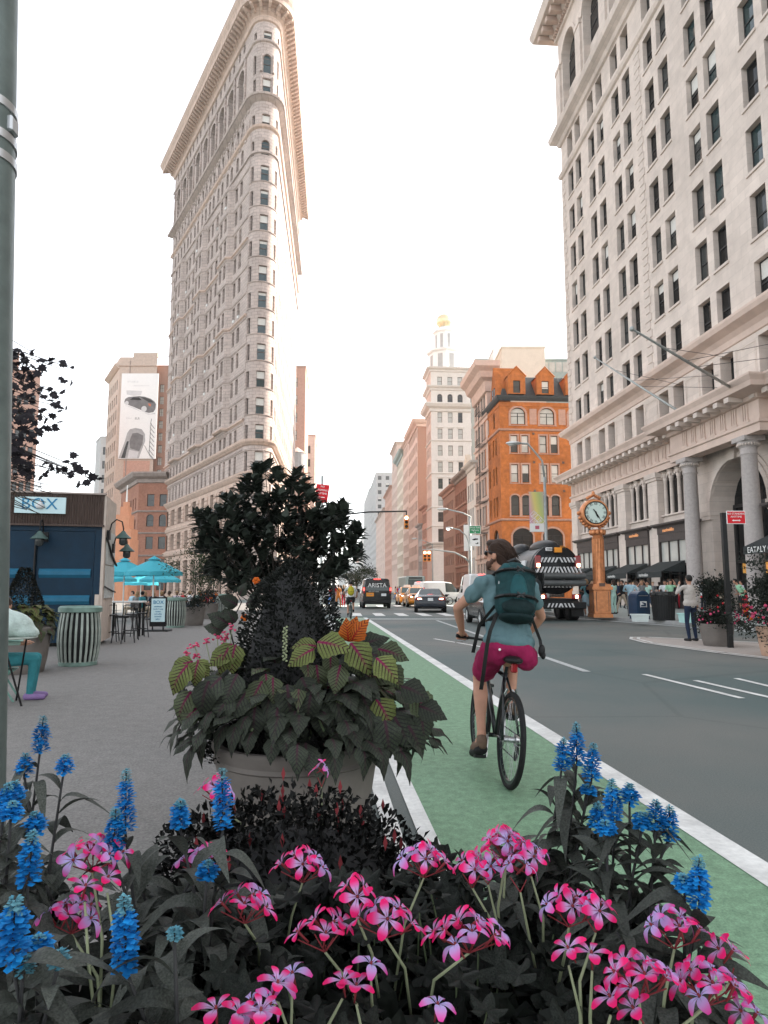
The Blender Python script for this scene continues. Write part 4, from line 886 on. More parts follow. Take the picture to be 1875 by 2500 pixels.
# ---- Broadway side, left of the wedge tower
YB=R(31.6)
def lb2(px0,px1,pyt,y,label,m,**k):   # building whose left side runs along the diagonal street
    A_=at(px0,pyt,y); B_=at(px1,pyt,y); z=A_.z; w=B_.x-A_.x; D=k.pop('D',18); name=k.pop('name','apartment_building')
    t=thing(name,label,'building',(A_.x,y,0)); ff=Face(t,(0,0),0); fs=Face(t,tuple(dL*D),math.atan2(-dL.y,-dL.x))
    fo=k.get('fo',lambda w,z:[])(w,z); so_=k.get('so',lambda D,z:[])(D,z)
    b=MB(); b.wall(0,w,0,z,fo,.3); ff.mb('front_wall',b,m); b=MB(); b.wall(0,D,0,z,so_,.3); fs.mb('side_wall',b,k.get('sm',m))
    for o in fo: ff.win(o[0],o[2],o[1]-o[0],o[3]-o[2],.2,'frame_dark',k.get('g','glass_grey'),kind=k.get('kind','sash'),rise=o[4] if len(o)>4 else 0)
    for o in so_: fs.win(o[0],o[2],o[1]-o[0],o[3]-o[2],.2,'frame_dark','glass_grey',rise=o[4] if len(o)>4 else 0)
    P=[tuple(dL*D),(0,0),(w,0),(w,14)]; nl=Vector((-cos(AL),sin(AL))); N=[tuple(nl),tuple((nl+Vector((0,-1)))*.62),(0,-1),(1,-1)]
    Bk=tuple(dL*D+Vector((w,0))); q=[P[0],P[1],P[2],Bk]; rf=MB(); rf.add([(*p,z) for p in q],[(0,1,2,3)]); rf.add([(*P[2],0),(*Bk,0),(*Bk,z),(*P[2],z)],[(0,1,2,3)]); rf.add([(*Bk,0),(*P[0],0),(*P[0],z),(*Bk,z)],[(0,1,2,3)]); rf.build('roof',m,t)
    b=MB(); b.sweep([(o,z+zz) for o,zz in k.get('cor',BE)],P[:3],N[:3]); b.build('cornice',k.get('cm',m),t)
    for zb in k.get('belts',[]):
        b=MB(); b.sweep([(o,zb+zz) for o,zz in BE],P[:3],N[:3]); b.build('belt_course',k.get('cm',m),t)
    return t,ff,fs,w,z
grid=lambda n,r,w0,h0,dz,top:(lambda w,z:[(.6+i*(w-1.2)/n+.15,.6+i*(w-1.2)/n+.15+w0,z-top-dz*j,z-top-dz*j+h0) for i in range(n) for j in range(r) if z-top-dz*j>2])
t,ff,fs,w,z=lb2(293.5,384.5,872,170,'tall beige building carrying a large billboard','beige_brick',D=16,so=grid(5,13,1.4,2.6,4.1,8.),cor=[(0,-2.5),(.3,-2.4),(.3,-2.2),(0,-2.1)],belts=[],name='office_building')
fs.mb('cornice',MB().sweep([(0,z-3.),(.3,z-2.9),(1.2,z-2.2),(1.2,z-1.8),(0,z-1.7)],[(0,0),(16,0)],[(0,-1),(0,-1)]),'beige_brick')
ff.mb('parapet',MB().box(w*.35,w+.02,.02,1.,z,z+1.2),'beige_brick'); ff.mb('pipe',MB().tube([(w*.28,-.1,8),(w*.28,-.1,z-1)],.12,5),'stone_dark')
# brick lower part of its front
k17=170/FPX; ff.mb('brick_panel',MB().box(w*.22,w-.9,-.04,0,6,at(330,1122,170).z-.3),'pinkbrick')
# billboard (flat printed sheet)
bz0,bz1=at(340,1120,169.8).z,at(340,912,169.8).z; bw=w*.985
bb=thing('billboard','huge white wall billboard with two grey cars on the beige building','billboard',(at(294,1000,169.8).x,169.75,bz0)); 
mat('poster',(.82,.82,.80),.7,.02,1); mat('poster_car',(.17,.165,.165),.6,.25,.8); mat('poster_grey',(.38,.38,.38),.6,.2,.6); mat('poster_light',(.6,.6,.6),.6,.1,.6); mat('poster_red',(.55,.16,.08),.6,.1,1)
MB().box(0,bw,-.08,.05,0,bz1-bz0).build('sheet','poster',bb); bh=bz1-bz0
BX=lambda x:(x-640)/735*bw; BZ=lambda y:(2130-y)/(2130-490)*bh
def flat(name,pts,m,d): MB().poly([(BX(x),BZ(y)) for x,y in pts][::-1],-.08-d,-.08).build(name,m,bb)
flat('printed_car',[(715,1040),(730,985),(790,950),(900,940),(1010,930),(1120,945),(1240,985),(1310,1035),(1345,1090),(1335,1180),(1300,1240),(1210,1255),(1130,1240),(1050,1200),(900,1140),(790,1100),(730,1085)],'poster_car',.012)
flat('printed_window',[(820,1000),(890,955),(1000,958),(1060,1010),(990,1012)],'black',.02); flat('printed_window',[(1030,950),(1120,955),(1250,1010),(1300,1060),(1200,1050)],'darkgrey',.02)
for cx,cy,r in ((765,1065,38),(1110,1180,55)): flat('printed_wheel',[(cx+r*cos(a*PI/6),cy+r*1.05*sin(a*PI/6)) for a in range(12)],'poster_light',.024)
flat('printed_lamp',[(1185,1070),(1245,1085),(1240,1135),(1205,1115)],'poster_red',.02)
flat('printed_ground',[(720,1100),(900,1150),(1100,1250),(1240,1275),(1340,1250),(1330,1280),(1200,1290)],'poster_light',.006)
flat('printed_crest',[(745,820),(1060,830),(1040,910),(900,930),(760,900)],'poster_light',.006)
flat('printed_car',[(650,2120),(760,1800),(800,1640),(850,1570),(960,1545),(1080,1570),(1150,1660),(1160,1800),(1100,1960),(1050,2120)],'poster_grey',.012)
flat('printed_window',[(850,1800),(900,1650),(1000,1635),(1120,1690),(1110,1850),(1050,1990),(870,1930)],'poster_car',.02); flat('printed_hood',[(830,2120),(850,1960),(1040,2000),(1010,2120)],'poster_light',.02)
flat('printed_window',[(700,2120),(800,1800),(840,1800),(800,1990),(780,2120)],'darkgrey',.02)
mat('print_pale',(.5,.5,.5),.7,.05,1); mat('print_dark',(.18,.18,.18),.7,.05,1)
text('lettering','STABLE',.62,'print_pale',bb,(BX(870),-.10,BZ(655)),spacing=1.5); text('lettering','a new luxury class of its own',.36,'print_pale',bb,(BX(1030),-.10,BZ(730)))
text('lettering','2014',.55,'print_pale',bb,(BX(820),-.10,BZ(1360)),spacing=1.3); text('lettering','ELR',.8,'print_dark',bb,(BX(985),-.10,BZ(1365)))
sw_=MB(); 
for i in range(8): y=1370+i*85; sw_.tube([(BX(1270-i*4),-.1,BZ(y)),(BX(1250),-.1,BZ(y+90)),(BX(1320),-.1,BZ(y+170)),(BX(1335),-.1,BZ(y+190))],.07,4)
sw_.tube([(BX(1330),-.1,BZ(2120)),(BX(1230),-.1,BZ(2020)),(BX(1150),-.1,BZ(1880))],.06,4); sw_.build('script_lettering','print_dark',bb)
t=lb2(384.6,425,893,172,'brown brick building with white sash windows squeezed beside the wedge tower','brown_brick',D=6,fo=lambda w,z:[(.9,2.0,z-7.2-3.25*j,z-5.1-3.25*j) for j in range(12)],g='glass_pale',kind='cross',cm='pinkbrick')
lb2(247,268,1066,215,'small grey building with tall windows left of the billboard building','grey_stone',D=10,fo=grid(2,9,.8,2.6,4.6,6.),name='office_building')
def of2(w,z): 
    o=[]
    for i in range(2):
        x=w*.30+i*w*.42
        for j,(hz,ri) in enumerate(((4.4,0),(8.2,.55),(12.4,0),(16.6,0),(20.,0))): o.append((x,x+1.35,z-hz-1.6,z-hz+.7,*((ri,) if ri else ())))
    return o
zb=at(340,1159,125).z
lb2(340,412,1159,125,'ornate orange brick building with overhanging cornice behind the umbrellas','salmon_brick',D=17,fo=of2,so=grid(7,5,1.0,2.2,4.1,6.4),cor=CB,cm='stone_dark',belts=[zb-6.9,zb-11.,zb-15.2],name='brick_building')
lb2(20,100,905,150,'pink brick apartment building behind the leafy tree at the left','pinkbrick',D=16,fo=grid(4,9,1.2,2.2,4.,8.),name='apartment_building')
lb2(20,48,862,152,'brown roof bulkhead above the pink apartment building','brown_brick',D=8,name='roof_bulkhead')
# stepped tower with a spire
sy=82.; sc_=sy/FPX; P0=at(298,1437,sy); t=thing('stepped_tower','orange stepped tower with thin pale spire behind the kiosk','tower',(P0.x,sy,0))
mat('tower_orange',(.58,.27,.16),.8,.08,2,.1)
zz=lambda py:at(298,py,sy).z
for x0,x1,py0,py1 in ((266,323,1500,1317),(275,322,1317.01,1292),(281,314,1292.01,1258),(289,309,1258.01,1238),(294,306,1238.01,1226)): MB().box((x0-298)*sc_,(x1-298)*sc_,-(x1-x0)*sc_/2,(x1-x0)*sc_/2,max(0,zz(py0)),zz(py1)).build('stage','tower_orange',t)
MB().tube([(.1,0,zz(1226)),(.1,0,zz(1184))],[.12,.05],6).build('spire','offwhite',t)
rb=MB()
for i in range(6): rb.box((266+i*10.-298)*sc_,(268+i*10.-298)*sc_,-28.6*sc_,-28.*sc_,2,zz(1320))
rb.build('tower_rib','tower_orange',t,kind='stuff')
# far arch closing the avenue
ar_=thing('triumphal_arch','small white arch closing the far end of the avenue','arch',(*at(858,1437,560)[:2],0)); MB().wall(-11,11,0,20,[(-5,5,0,14,5)],6).build('wall','white_paint',ar_); MB().box(-12,12,-1,7,20,23).build('attic','white_paint',ar_)
# ================================================================ street furniture
def cobra(root,path,r=.07,m='galv',lit=False,hl=.75):
    """lamp arm with a cobra head at its end"""
    MB().tube(path,[r]*(len(path)-1)+[r*.8],8).build('arm',m,root,smooth=True)
    e=Vector(path[-1]); d=(e-Vector(path[-2])); d.z=0; d.normalize(); a=math.atan2(d.y,d.x)
    h=MB(); h.ell((hl*.45,0,.0),(hl*.6,.2,.12),12,8); h.box(-.1,.2,-.06,.06,-.05,.06); o=h.build('lamp_head','alu',root,e,(0,0,a),True)
    MB().ell((hl*.6,0,-.06),(hl*.32,.15,.12),10,6).build('lamp_glass','lamp_warm' if lit else 'frame_white',o,smooth=True)
mat('lamp_warm',(1,.93,.85),.3,.02,3,emit=2.5)
def curve(p0,p1,rise,n=7):
    p0=Vector(p0);p1=Vector(p1); return [p0.lerp(p1,t)+Vector((0,0,rise*(math.sin(t*PI/2)))) for t in [i/n for i in range(n+1)]]
# lamp post with the banner
B=Vector((9.68,40,.15)); t=thing('street_lamp','grey street lamp with long curved arm and colourful banner, in front of the orange building','street lamp',B)
hd=at(1268,1082,40)-B; MB().tube([(0,0,0),(0,0,.4),(0,0,1.),(0,0,at(1334,1165,40).z-.15)],[.2,.16,.11,.08],12).build('pole','galv',t,smooth=True)
tp=at(1334,1165,40)-B; cobra(t,[(0,0,tp.z-.1),(-.12,0,tp.z+1.0),(-.55,0,tp.z+1.55),(hd.x+.5,0,hd.z-.02),(hd.x,0,hd.z)],.06,hl=.8)
bt,bb_=at(1310,1201,39.9).z-.15,at(1310,1298,39.9).z-.15; bx0,bx1=at(1293,1250,39.9).x-B.x,at(1328,1250,39.9).x-B.x
def bannermat():
    m=bpy.data.materials.new('banner'); m.use_nodes=True; n=m.node_tree; L=n.links; b=n.nodes['Principled BSDF']; b.inputs['Roughness'].default_value=.7
    tc=n.nodes.new('ShaderNodeTexCoord'); mp=n.nodes.new('ShaderNodeMapping'); mp.inputs['Rotation'].default_value=(0,.5,0); mp.inputs['Scale'].default_value=(1,1,.25); L.new(tc.outputs['Object'],mp.inputs[0]); sx=n.nodes.new('ShaderNodeSeparateXYZ'); L.new(mp.outputs[0],sx.inputs[0]); mr=n.nodes.new('ShaderNodeMapRange'); mr.inputs[1].default_value=-.2; mr.inputs[2].default_value=1.2; L.new(sx.outputs[0],mr.inputs[0]); rp=n.nodes.new('ShaderNodeValToRGB'); L.new(mr.outputs[0],rp.inputs[0]); e=rp.color_ramp.elements
    e[0].color=(.42,.40,.40,1); e[1].color=(.40,.30,.36,1)
    for p,c in ((.25,(.55,.28,.36)),(.5,(.62,.52,.16)),(.7,(.40,.45,.16))): q=e.new(p); q.color=(*c,1)
    L.new(rp.outputs[0],b.inputs['Base Color']); MATS['banner']=m
bannermat()
bw_=bx1-bx0; bo=ob('banner',MB().box(0,bw_,-.015,.015,.5,bt-bb_).mesh('banner','banner'),t,(bx0,-.05,bb_)); ob('banner_foot',MB().box(0,bw_,-.016,.016,0,.499).mesh('banner_foot','offwhite'),bo)
mat('banner_print',(.75,.70,.72),.7,.03,2); mat('banner_red',(.45,.10,.14),.6,.05,2)
lz=MB()
for i,(cx,cz) in enumerate(((.26,1.02),(.5,.80),(.26,.6),(.66,.62))):
    r=.235
    P=[(cx,cz+r),(cx+r,cz),(cx,cz-r),(cx-r,cz)]
    for j in range(4): a=Vector((P[j][0],-.02,P[j][1])); b_=Vector((P[(j+1)%4][0],-.02,P[(j+1)%4][1])); lz.tube([a,b_],.012,4)
lz.build('diamond_outline','banner_print',bo)
for tx,cx,cz in (('MAD.',.27,1.03),('SQ',.30,.61),('PK',.66,.62)): text('lettering',tx,.2,'banner_print',bo,(cx,-.022,cz),(PI/2,-PI/4,0),.003)
ob('logo',MB().box(.32,.56,-.022,-.017,.15,.36).mesh('logo','banner_red'),bo)
for z in (bt,bb_): MB().tube([(bx0-.05,-.05,z),(0,-.02,z)],.02,6).build('banner_bracket','galv',t)
# signal and lamp pole at the far corner
Y=63.; k=Y/FPX; X=lambda px:(px-937.5)*k; Z=lambda py:at(937,py,Y).z
t=thing('signal_pole','pale signal pole with two lamp arms, green road sign and yellow signals over the avenue','traffic light',(X(1148),Y,0)); bx=X(1148)
MB().tube([(0,0,0),(0,0,1),(0,0,Z(1262))],[.2,.14,.1],10).build('pole','galv',t,smooth=True)
cobra(t,[(0,0,Z(1300)),(.1,0,Z(1262)),(X(1130)-bx,0,Z(1252)),(X(1092)-bx,0,Z(1243))],.07,hl=.9)
cobra(t,[(-.05,-.2,Z(1400)),(-.1,-.2,Z(1330)),(X(1138)-bx,-.2,Z(1308)),(X(1122)-bx,-.2,Z(1294)),(X(1104)-bx,-.2,Z(1290))],.055,lit=True,hl=.6)
MB().tube([(0,-.1,Z(1376)),(X(1135)-bx,-.1,Z(1362)),(X(1110)-bx,-.1,Z(1349)),(X(1058)-bx,-.1,Z(1342)),(X(1032)-bx,-.1,Z(1342))],[.09,.08,.07,.06,.05],8).build('mast_arm','galv',t,smooth=True)
def signal(parent,loc,rz=0,lit=0,s=1.,nm='signal_head'):
    h=MB(); h.rbox(-.17*s,.17*s,-.12*s,.12*s,-1.05*s,0,.03*s); o=h.build(nm,'signal_yellow',parent,loc,(0,0,rz))
    for i in range(3):
        z=-.18*s-i*.34*s; v=MB(); v.lathe([(.15*s,0),(.15*s,.2*s)],12,cap=False,a0=0,a1=PI); ob('visor',v.mesh('visor','signal_yellow'),o,(0,-.12*s,z),(PI/2,0,0))
        l=MB().lathe([(.001,.03*s),(.08*s,.02*s),(.125*s,0)],14,cap=False); ob('lens',l.mesh('lens','lamp_hot' if i==lit else 'darkgrey',True),o,(0,-.125*s,z),(PI/2,0,0))
    return o
for dx in (1037,1047): signal(t,(X(dx)-bx,-.1,Z(1345)),0,0,.95)
def plate(parent,w,h,loc,m,edge=None,rz=0,name='sign_plate'):
    o=ob(name,MB().rbox(-w/2,w/2,-.012,.012,-h/2,h/2,.008).mesh(name,edge or m),parent,loc,(0,0,rz))
    if edge: ob('sign_face',MB().box(-w/2+.035*w,w/2-.035*w,-.016,-.0125,-h/2+.035*w,h/2-.035*w).mesh('sign_face',m),o)
    return o
o=plate(t,X(1173)-X(1145),Z(1284)-Z(1304),((X(1159)-bx),-.3,(Z(1284)+Z(1304))/2),'sign_green','white_paint')
text('lettering','West Side',.22,'letter_white',o,(0,-.02,.2)); text('lettering','Highway',.22,'letter_white',o,(0,-.02,-.03)); text('lettering','→',.3,'letter_white',o,(0,-.02,-.26))
o=plate(t,X(1171)-X(1147),Z(1307)-Z(1334),((X(1159)-bx),-.28,(Z(1307)+Z(1334))/2),'white_paint')
MB().poly([(-.3,.1),(.0,.22),(.28,.2),(.3,.1),(.05,.06),(-.1,.02)],-.02,-.013).build('emblem','black',o); MB().poly([(.05,-.32),(.3,-.32),(.3,-.15),(.22,-.15),(.2,-.25),(.05,-.25)],-.02,-.013).build('emblem','black',o)
plate(t,X(1156)-X(1136),Z(1281)-Z(1345),((X(1143)-bx),.12,(Z(1281)+Z(1345))/2),'offwhite')
# mast arm with a hanging signal, from behind the big shrub
Y=48.; k=Y/FPX; bx=X(815)
t=thing('signal_pole','dark mast arm reaching from behind the big shrub with one yellow signal hanging','traffic light',(bx,Y,0))
MB().tube([(0,0,0),(0,0,1.2),(0,0,Z(1240))],[.18,.12,.1],10).build('pole','darkgrey',t); MB().rbox(-.5,.4,-.2,.2,Z(1246),Z(1229),.06).build('junction_box','black',t)
MB().tube([(0,0,Z(1268)),(X(850)-bx,0,Z(1255)),(X(900)-bx,0,Z(1250)),(X(994)-bx,0,Z(1248))],[.08,.07,.06,.05],8).build('mast_arm','darkgrey',t,smooth=True); MB().tube([(X(992.5)-bx,0,Z(1248)),(X(992.5)-bx,0,Z(1259))],.04,6).build('hanger','darkgrey',t)
signal(t,(X(992.5)-bx,0,Z(1259)),0,0,.92); signal(t,(X(853)-bx,.0,Z(1331)),.5,0,.6)
# farther lamps
Y=102.; k=Y/FPX; bx=X(1056)
t=thing('street_lamp','thin pale street lamp far down the avenue before the white tower','street lamp',(bx,Y,0)); MB().tube([(0,0,0),(0,0,Z(1327))],[.12,.07],8).build('pole','galv',t); cobra(t,[(0,0,Z(1330)),(X(1035)-bx,0,Z(1320)),(X(1017)-bx,0,Z(1315))],.06)
# no standing sign on its pole, right
P=gnd(1784,1582); t=thing('parking_sign','red parking sign on a dark post beside the right flower pots','sign',P); s_=P.y
top=at(1775,1252,s_).z; MB().box(-.055,.055,-.05,.05,0,top).build('post','black',t)
o=plate(t,at(1816,1265,s_).x-at(1770,1265,s_).x,at(1790,1248,s_).z-at(1790,1280,s_).z,(at(1793,1264,s_).x-P.x,-.07,at(1793,1264,s_).z),'sign_red','white_paint')
text('lettering','NO STANDING',.067,'letter_white',o,(0,-.018,.09)); text('lettering','ANYTIME',.067,'letter_white',o,(0,-.018,.015)); ar=MB().box(-.07,.07,-.02,-.0165,-.088,-.066).poly([(-.11,-.077),(-.065,-.053),(-.065,-.101)],-.02,-.0165).poly([(.11,-.077),(.065,-.101),(.065,-.053)],-.02,-.0165); ar.build('arrow','letter_white',o)
# red sign above the big shrub
t=thing('parking_sign','red no stopping sign tilted above the big shrub','sign',(-1.68,18,0)); MB().tube([(0,.05,0),(0,.05,4.5)],.035,8).build('post','galv',t)
o=plate(t,.37,.50,(0,0,at(783,1205,18).z),'sign_red','sign_red',-.25); o.rotation_euler=(0,R(8),-.25)
text('lettering','NO',.07,'letter_white',o,(0,-.018,.19)); text('lettering','STOPPING',.068,'letter_white',o,(0,-.018,.09)); text('lettering','ANYTIME',.072,'letter_white',o,(0,-.018,.0)); MB().box(-.1,.1,-.02,-.0165,-.11,-.09).build('arrow','letter_white',o)
# ---------------------------------------------------------------- pavement clock
P=gnd(1466,1507,.15); t=thing('street_clock','tall gilded cast iron pavement clock with white roman dial','clock',P,.0); Y=P.y
Z=lambda py:at(1466,py,Y).z-.15; k=Y/FPX; r=35*k; cz=Z(1253)
b=MB(); b.box(-.44,.44,-.44,.44,0,.16); b.rbox(-.38,.38,-.38,.38,.16,Z(1440),.02); b.box(-.46,.46,-.46,.46,Z(1440),Z(1432)); b.box(-.40,.40,-.40,.40,Z(1432),Z(1426)); b.build('pedestal','clock_gold',t)
for a in range(4):
    q=MB(); q.box(-.26,.26,-.4,-.381,.3,Z(1440)-.1); q2=MB().box(-.22,.22,-.404,-.398,.34,Z(1440)-.14)
    o=ob('panel',q.mesh('panel','clock_gold'),t,(0,0,0),(0,0,a*PI/2))
    for x in (-.28,.26): ob('panel_edge',MB().box(x,x+.02,-.405,-.38,.28,Z(1440)-.08).mesh('panel_edge','frame_brown'),o)
MB().box(-.13,.13,-.42,-.40,1.25,1.55).build('plaque','frame_brown',t)
zc=Z(1300); sh=MB(); sh.lathe([(.30,Z(1426)),(.30,Z(1424)),(.26,Z(1420)),(.24,zc-.3),(.27,zc-.25),(.22,zc-.2),(.3,zc+.05),(.36,zc+.12)],16); sh.build('shaft','clock_gold',t,smooth=True,sharp=40)
fl_=MB()
for i in range(12): a=2*PI*i/12; fl_.tube([(.25*cos(a),.25*sin(a),Z(1418)),(.245*cos(a),.245*sin(a),zc-.32)],.025,4)
fl_.build('flute','clock_gold',t,kind='stuff')
cc=MB()
for i in range(10): a=2*PI*i/10; cc.ell((.3*cos(a),.3*sin(a),zc),(.1,.1,.14),6,5)
cc.build('capital_leaf','clock_gold',t,smooth=True,kind='stuff')
hd=ob('clock_head',None,t,(-7*k,0,cz)); D=.28
ca=MB(); ca.lathe([(r*.74,-D),(r*.80,-D-.03),(r*.90,-D-.02),(r*.97,-D*.6),(r,0),(r*.97,D*.6),(r*.9,D),(r*.74,D)],36,cap=True); ob('case',ca.mesh('case','clock_gold',True,45),t,(-7*k,0,cz),(PI/2,0,0))
bpy.data.objects.remove(hd)
hd=ob('dial',MB().lathe([(.0005,D+.012),(r*.745,D+.012)],36,cap=False).mesh('dial','clock_face'),t,(-7*k,0,cz),(PI/2,0,0))
ob('rim',MB().lathe([(r*.73,D+.01),(r*.745,D+.05),(r*.79,D+.05),(r*.80,D)],36,cap=False).mesh('rim','black',True),hd)
for i,n_ in enumerate(('XII','I','II','III','IIII','V','VI','VII','VIII','IX','X','XI')):
    a=PI/2-2*PI*i/12; text('numeral',n_,.17,'black',hd,(r*.62*cos(a),r*.62*sin(a),D+.02),(0,0,a-PI/2),.003,sx=.8)
def hand(l,w,a): ob('clock_hand',MB().poly([(-w/2,-l*.2),(w/2,-l*.2),(w*.5,l*.6),(0,l),(-w*.5,l*.6)],D+.03,D+.04,plane='xy').mesh('clock_hand','black'),hd,(0,0,0),(0,0,a))
hand(r*.62,.045,-R(150)); hand(r*.42,.065,-R(160)); ob('clock_hand',MB().poly([(-.02,0),(.02,0),(.02,r*.3),(-.02,r*.3)],D+.03,D+.04,plane='xy').mesh('clock_hand','black'),hd,(0,0,0),(0,0,R(35)))
orn=MB()
for i in range(-3,4): orn.ell((i*.09,0,cz+r+.05+.10*(3-abs(i))*.5),(.085,.14,.08),8,6)
orn.ell((0,0,cz+r+.28),(.08,.08,.1),8,6)
for s in (-1,1):
    for q in range(5): a=-PI/2+s*(.35+.22*q); orn.ell(((r+.03)*cos(a),0,cz+(r+.03)*sin(a)),(.09,.13,.09),8,6)
    orn.ell((s*(r+.05),0,cz),(.09,.1,.1),8,6)
orn.build('scroll_ornament','clock_gold',t,(-7*k,0,0),smooth=True,kind='stuff')
# ---------------------------------------------------------------- mail box, bins, baskets on the right pavement
mat('postal_blue',(.022,.045,.085),.35,.15,5,coat=.3)
P=gnd(1562,1511,.15); t=thing('mailbox','dark blue dome-topped mailbox on the right pavement','mailbox',P,R(14))
pf=[(-.32,.2),(.32,.2),(.32,.9)]+[(.32*cos(PI*i/10),.9+.32*sin(PI*i/10)) for i in range(1,10)]+[(-.32,.9)]
MB().poly(pf,-.3,.3).build('body','postal_blue',t)
for x in (-.26,.26):
    for y in (-.24,.24): MB().box(x-.04,x+.04,y-.04,y+.04,0,.2).build('leg','postal_blue',t)
MB().box(-.16,.16,-.306,-.301,.5,.76).build('label','white_paint',t); MB().poly([(-.12,.55),(.12,.55),(.13,.68),(-.02,.72),(-.1,.7),(.05,.63),(-.12,.6)],-.311,-.307).build('emblem','postal_blue',t); MB().box(-.14,.14,-.311,-.307,.505,.53).build('emblem_bar','postal_blue',t)
MB().box(-.31,-.301,-.1,.1,.45,.65).build('notice','white_paint',t); MB().box(-.22,.22,-.315,-.30,.98,1.02).build('hatch_handle','steel',t)
mat('tub_white',(.62,.68,.66),.6,.05,3); mat('tub_mint',(.42,.66,.62),.6,.05,3)
for px,py,lb_,m,w,h in ((1563,1518,'white mail tub standing in front of the mailbox','tub_white',.55,.3),(1678,1520,'pale mint plastic basket on the kerb beside the man in beige','tub_mint',.5,.36)):
    P=gnd(px,py,.15); t=thing('plastic_tub',lb_,'tub',P); b=MB(); b.add([(-w/2*.9,-.2,0),(w/2*.9,-.2,0),(w/2*.9,.2,0),(-w/2*.9,.2,0),(-w/2,-.23,h),(w/2,-.23,h),(w/2,.23,h),(-w/2,.23,h)],[(0,3,2,1),(0,1,5,4),(1,2,6,5),(2,3,7,6),(3,0,4,7)]); b.box(-w/2-.02,w/2+.02,-.26,-.23,h-.05,h); b.box(-w/2-.02,w/2+.02,.23,.26,h-.05,h); b.box(-w/2-.03,-w/2,-.26,.26,h-.05,h); b.box(w/2,w/2+.03,-.26,.26,h-.05,h); b.build('body',m,t)
    q=MB()
    for i in range(3): q.box(-w*.35,w*.35,-.236,-.22,.06+i*.09,.08+i*.09)
    q.build('rib',m,t)
P=gnd(1621,1514,.15); t=thing('litter_bin','black ribbed litter bin on the right pavement','litter bin',P); MB().lathe([(.40,.02),(.42,.1),(.47,1.0),(.47,1.02)],24).build('body','black',t); MB().lathe([(.48,1.0),(.52,1.02),(.52,1.14),(.48,1.18),(.40,1.18),(.38,1.0)],24,cap=False).build('rim','black_gloss',t)
q=MB()
for i in range(28): a=2*PI*i/28; q.tube([(.415*cos(a),.415*sin(a),.1),(.475*cos(a),.475*sin(a),.98)],.014,4)
q.build('rib','black',t,kind='stuff'); MB().lathe([(.44,0),(.44,.1)],24).build('base','black',t)
# green striped litter baskets of the plaza
mat('bin_green',(.16,.24,.205),.4,.25,6,.1,metal=.2); mat('bin_pale',(.33,.37,.33),.45,.2,6,metal=.2)
def basket(px,py,lb_,s=1.,proto=[None]):
    P=gnd(px,py); 
    if proto[0]:
        t=copy_tree(proto[0]); t.location=P; t['label']=lb_; t.scale=(s,s,s); t.rotation_euler.z=rnd.random(); return
    t=thing('litter_basket',lb_,'litter basket',P,0,'striped litter baskets of the plaza'); proto[0]=t
    R_=lambda z:.31+.075*math.sin(min(1,max(0,z/1.0))*PI*.85+.15)
    MB().lathe([(R_(z)-.03,z) for z in (.05,.2,.4,.6,.8,1.0)],20,cap=False).build('liner','black',t,smooth=True)
    sl=MB(); zs=[.06,.25,.45,.65,.85,1.02]; 
    for j,z in enumerate(zs): sl.v+=[(-.02,-R_(z)-.004,z),(.02,-R_(z)-.004,z),(.02,-R_(z)+.018,z),(-.02,-R_(z)+.018,z)]
    for j in range(5):
        for q in range(4): sl.f.append((j*4+q,j*4+(q+1)%4,j*4+4+(q+1)%4,j*4+4+q)); sl.m.append(0)
    me=sl.mesh('slat','bin_pale')
    for i in range(24): ob('slat',me,t,(0,0,0),(0,0,2*PI*i/24))
    MB().lathe([(.37,1.0),(.395,1.01),(.395,1.09),(.36,1.12),(.31,1.11),(.31,1.0)],24,cap=False).build('rim','bin_green',t,smooth=True,sharp=40); MB().lathe([(.33,0),(.345,.01),(.345,.07),(.33,.08)],24).build('base_ring','bin_green',t)
basket(190,1624,'striped green litter basket nearest the blue kiosk'); basket(427,1532,'striped litter basket between the menu board and the potted tree'); basket(541,1494,'striped litter basket farthest off, past the potted plants')
# ---------------------------------------------------------------- blue container kiosk with its sign
mat('container_blue',(.003,.022,.045),.5,.2,4,.1,big=.15); mat('blue_light',(.02,.12,.20),.45,.1,4); mat('rust_wood',(.085,.06,.05),.8,.35,3,.4,stretch=(14,1,1)); mat('ply',(.50,.42,.36),.75,.12,4,.1); mat('panel_white',(.48,.49,.47),.6,.1,3); mat('sign_pale',(.52,.68,.70),.6,.03,3); mat('sign_blue',(.03,.20,.36),.6,.05,3); mat('lamp_green',(.06,.10,.09),.4,.2,5)
C=at(243,1437,17.3); ky=R(14); t=thing('container_kiosk','dark blue container kiosk with brown corrugated fascia at the left','kiosk',(C.x,C.y,0),R(14)); W_,Dp=2.75,1.8
h1=at(243,1285,17.3).z; h2=at(243,1209,17.3).z
b=MB(); b.box(-W_,0,.06,Dp,.1,h1); b.box(-W_,-W_+.12,0,.06,.1,h1); b.box(-.16,0,0,.06,.1,h1); b.box(-W_+.12,-.16,.0,.06,h1-.14,h1); b.box(-W_+.12,-.16,0,.06,.1,.28); b.build('body','container_blue',t)
dx=-1.52
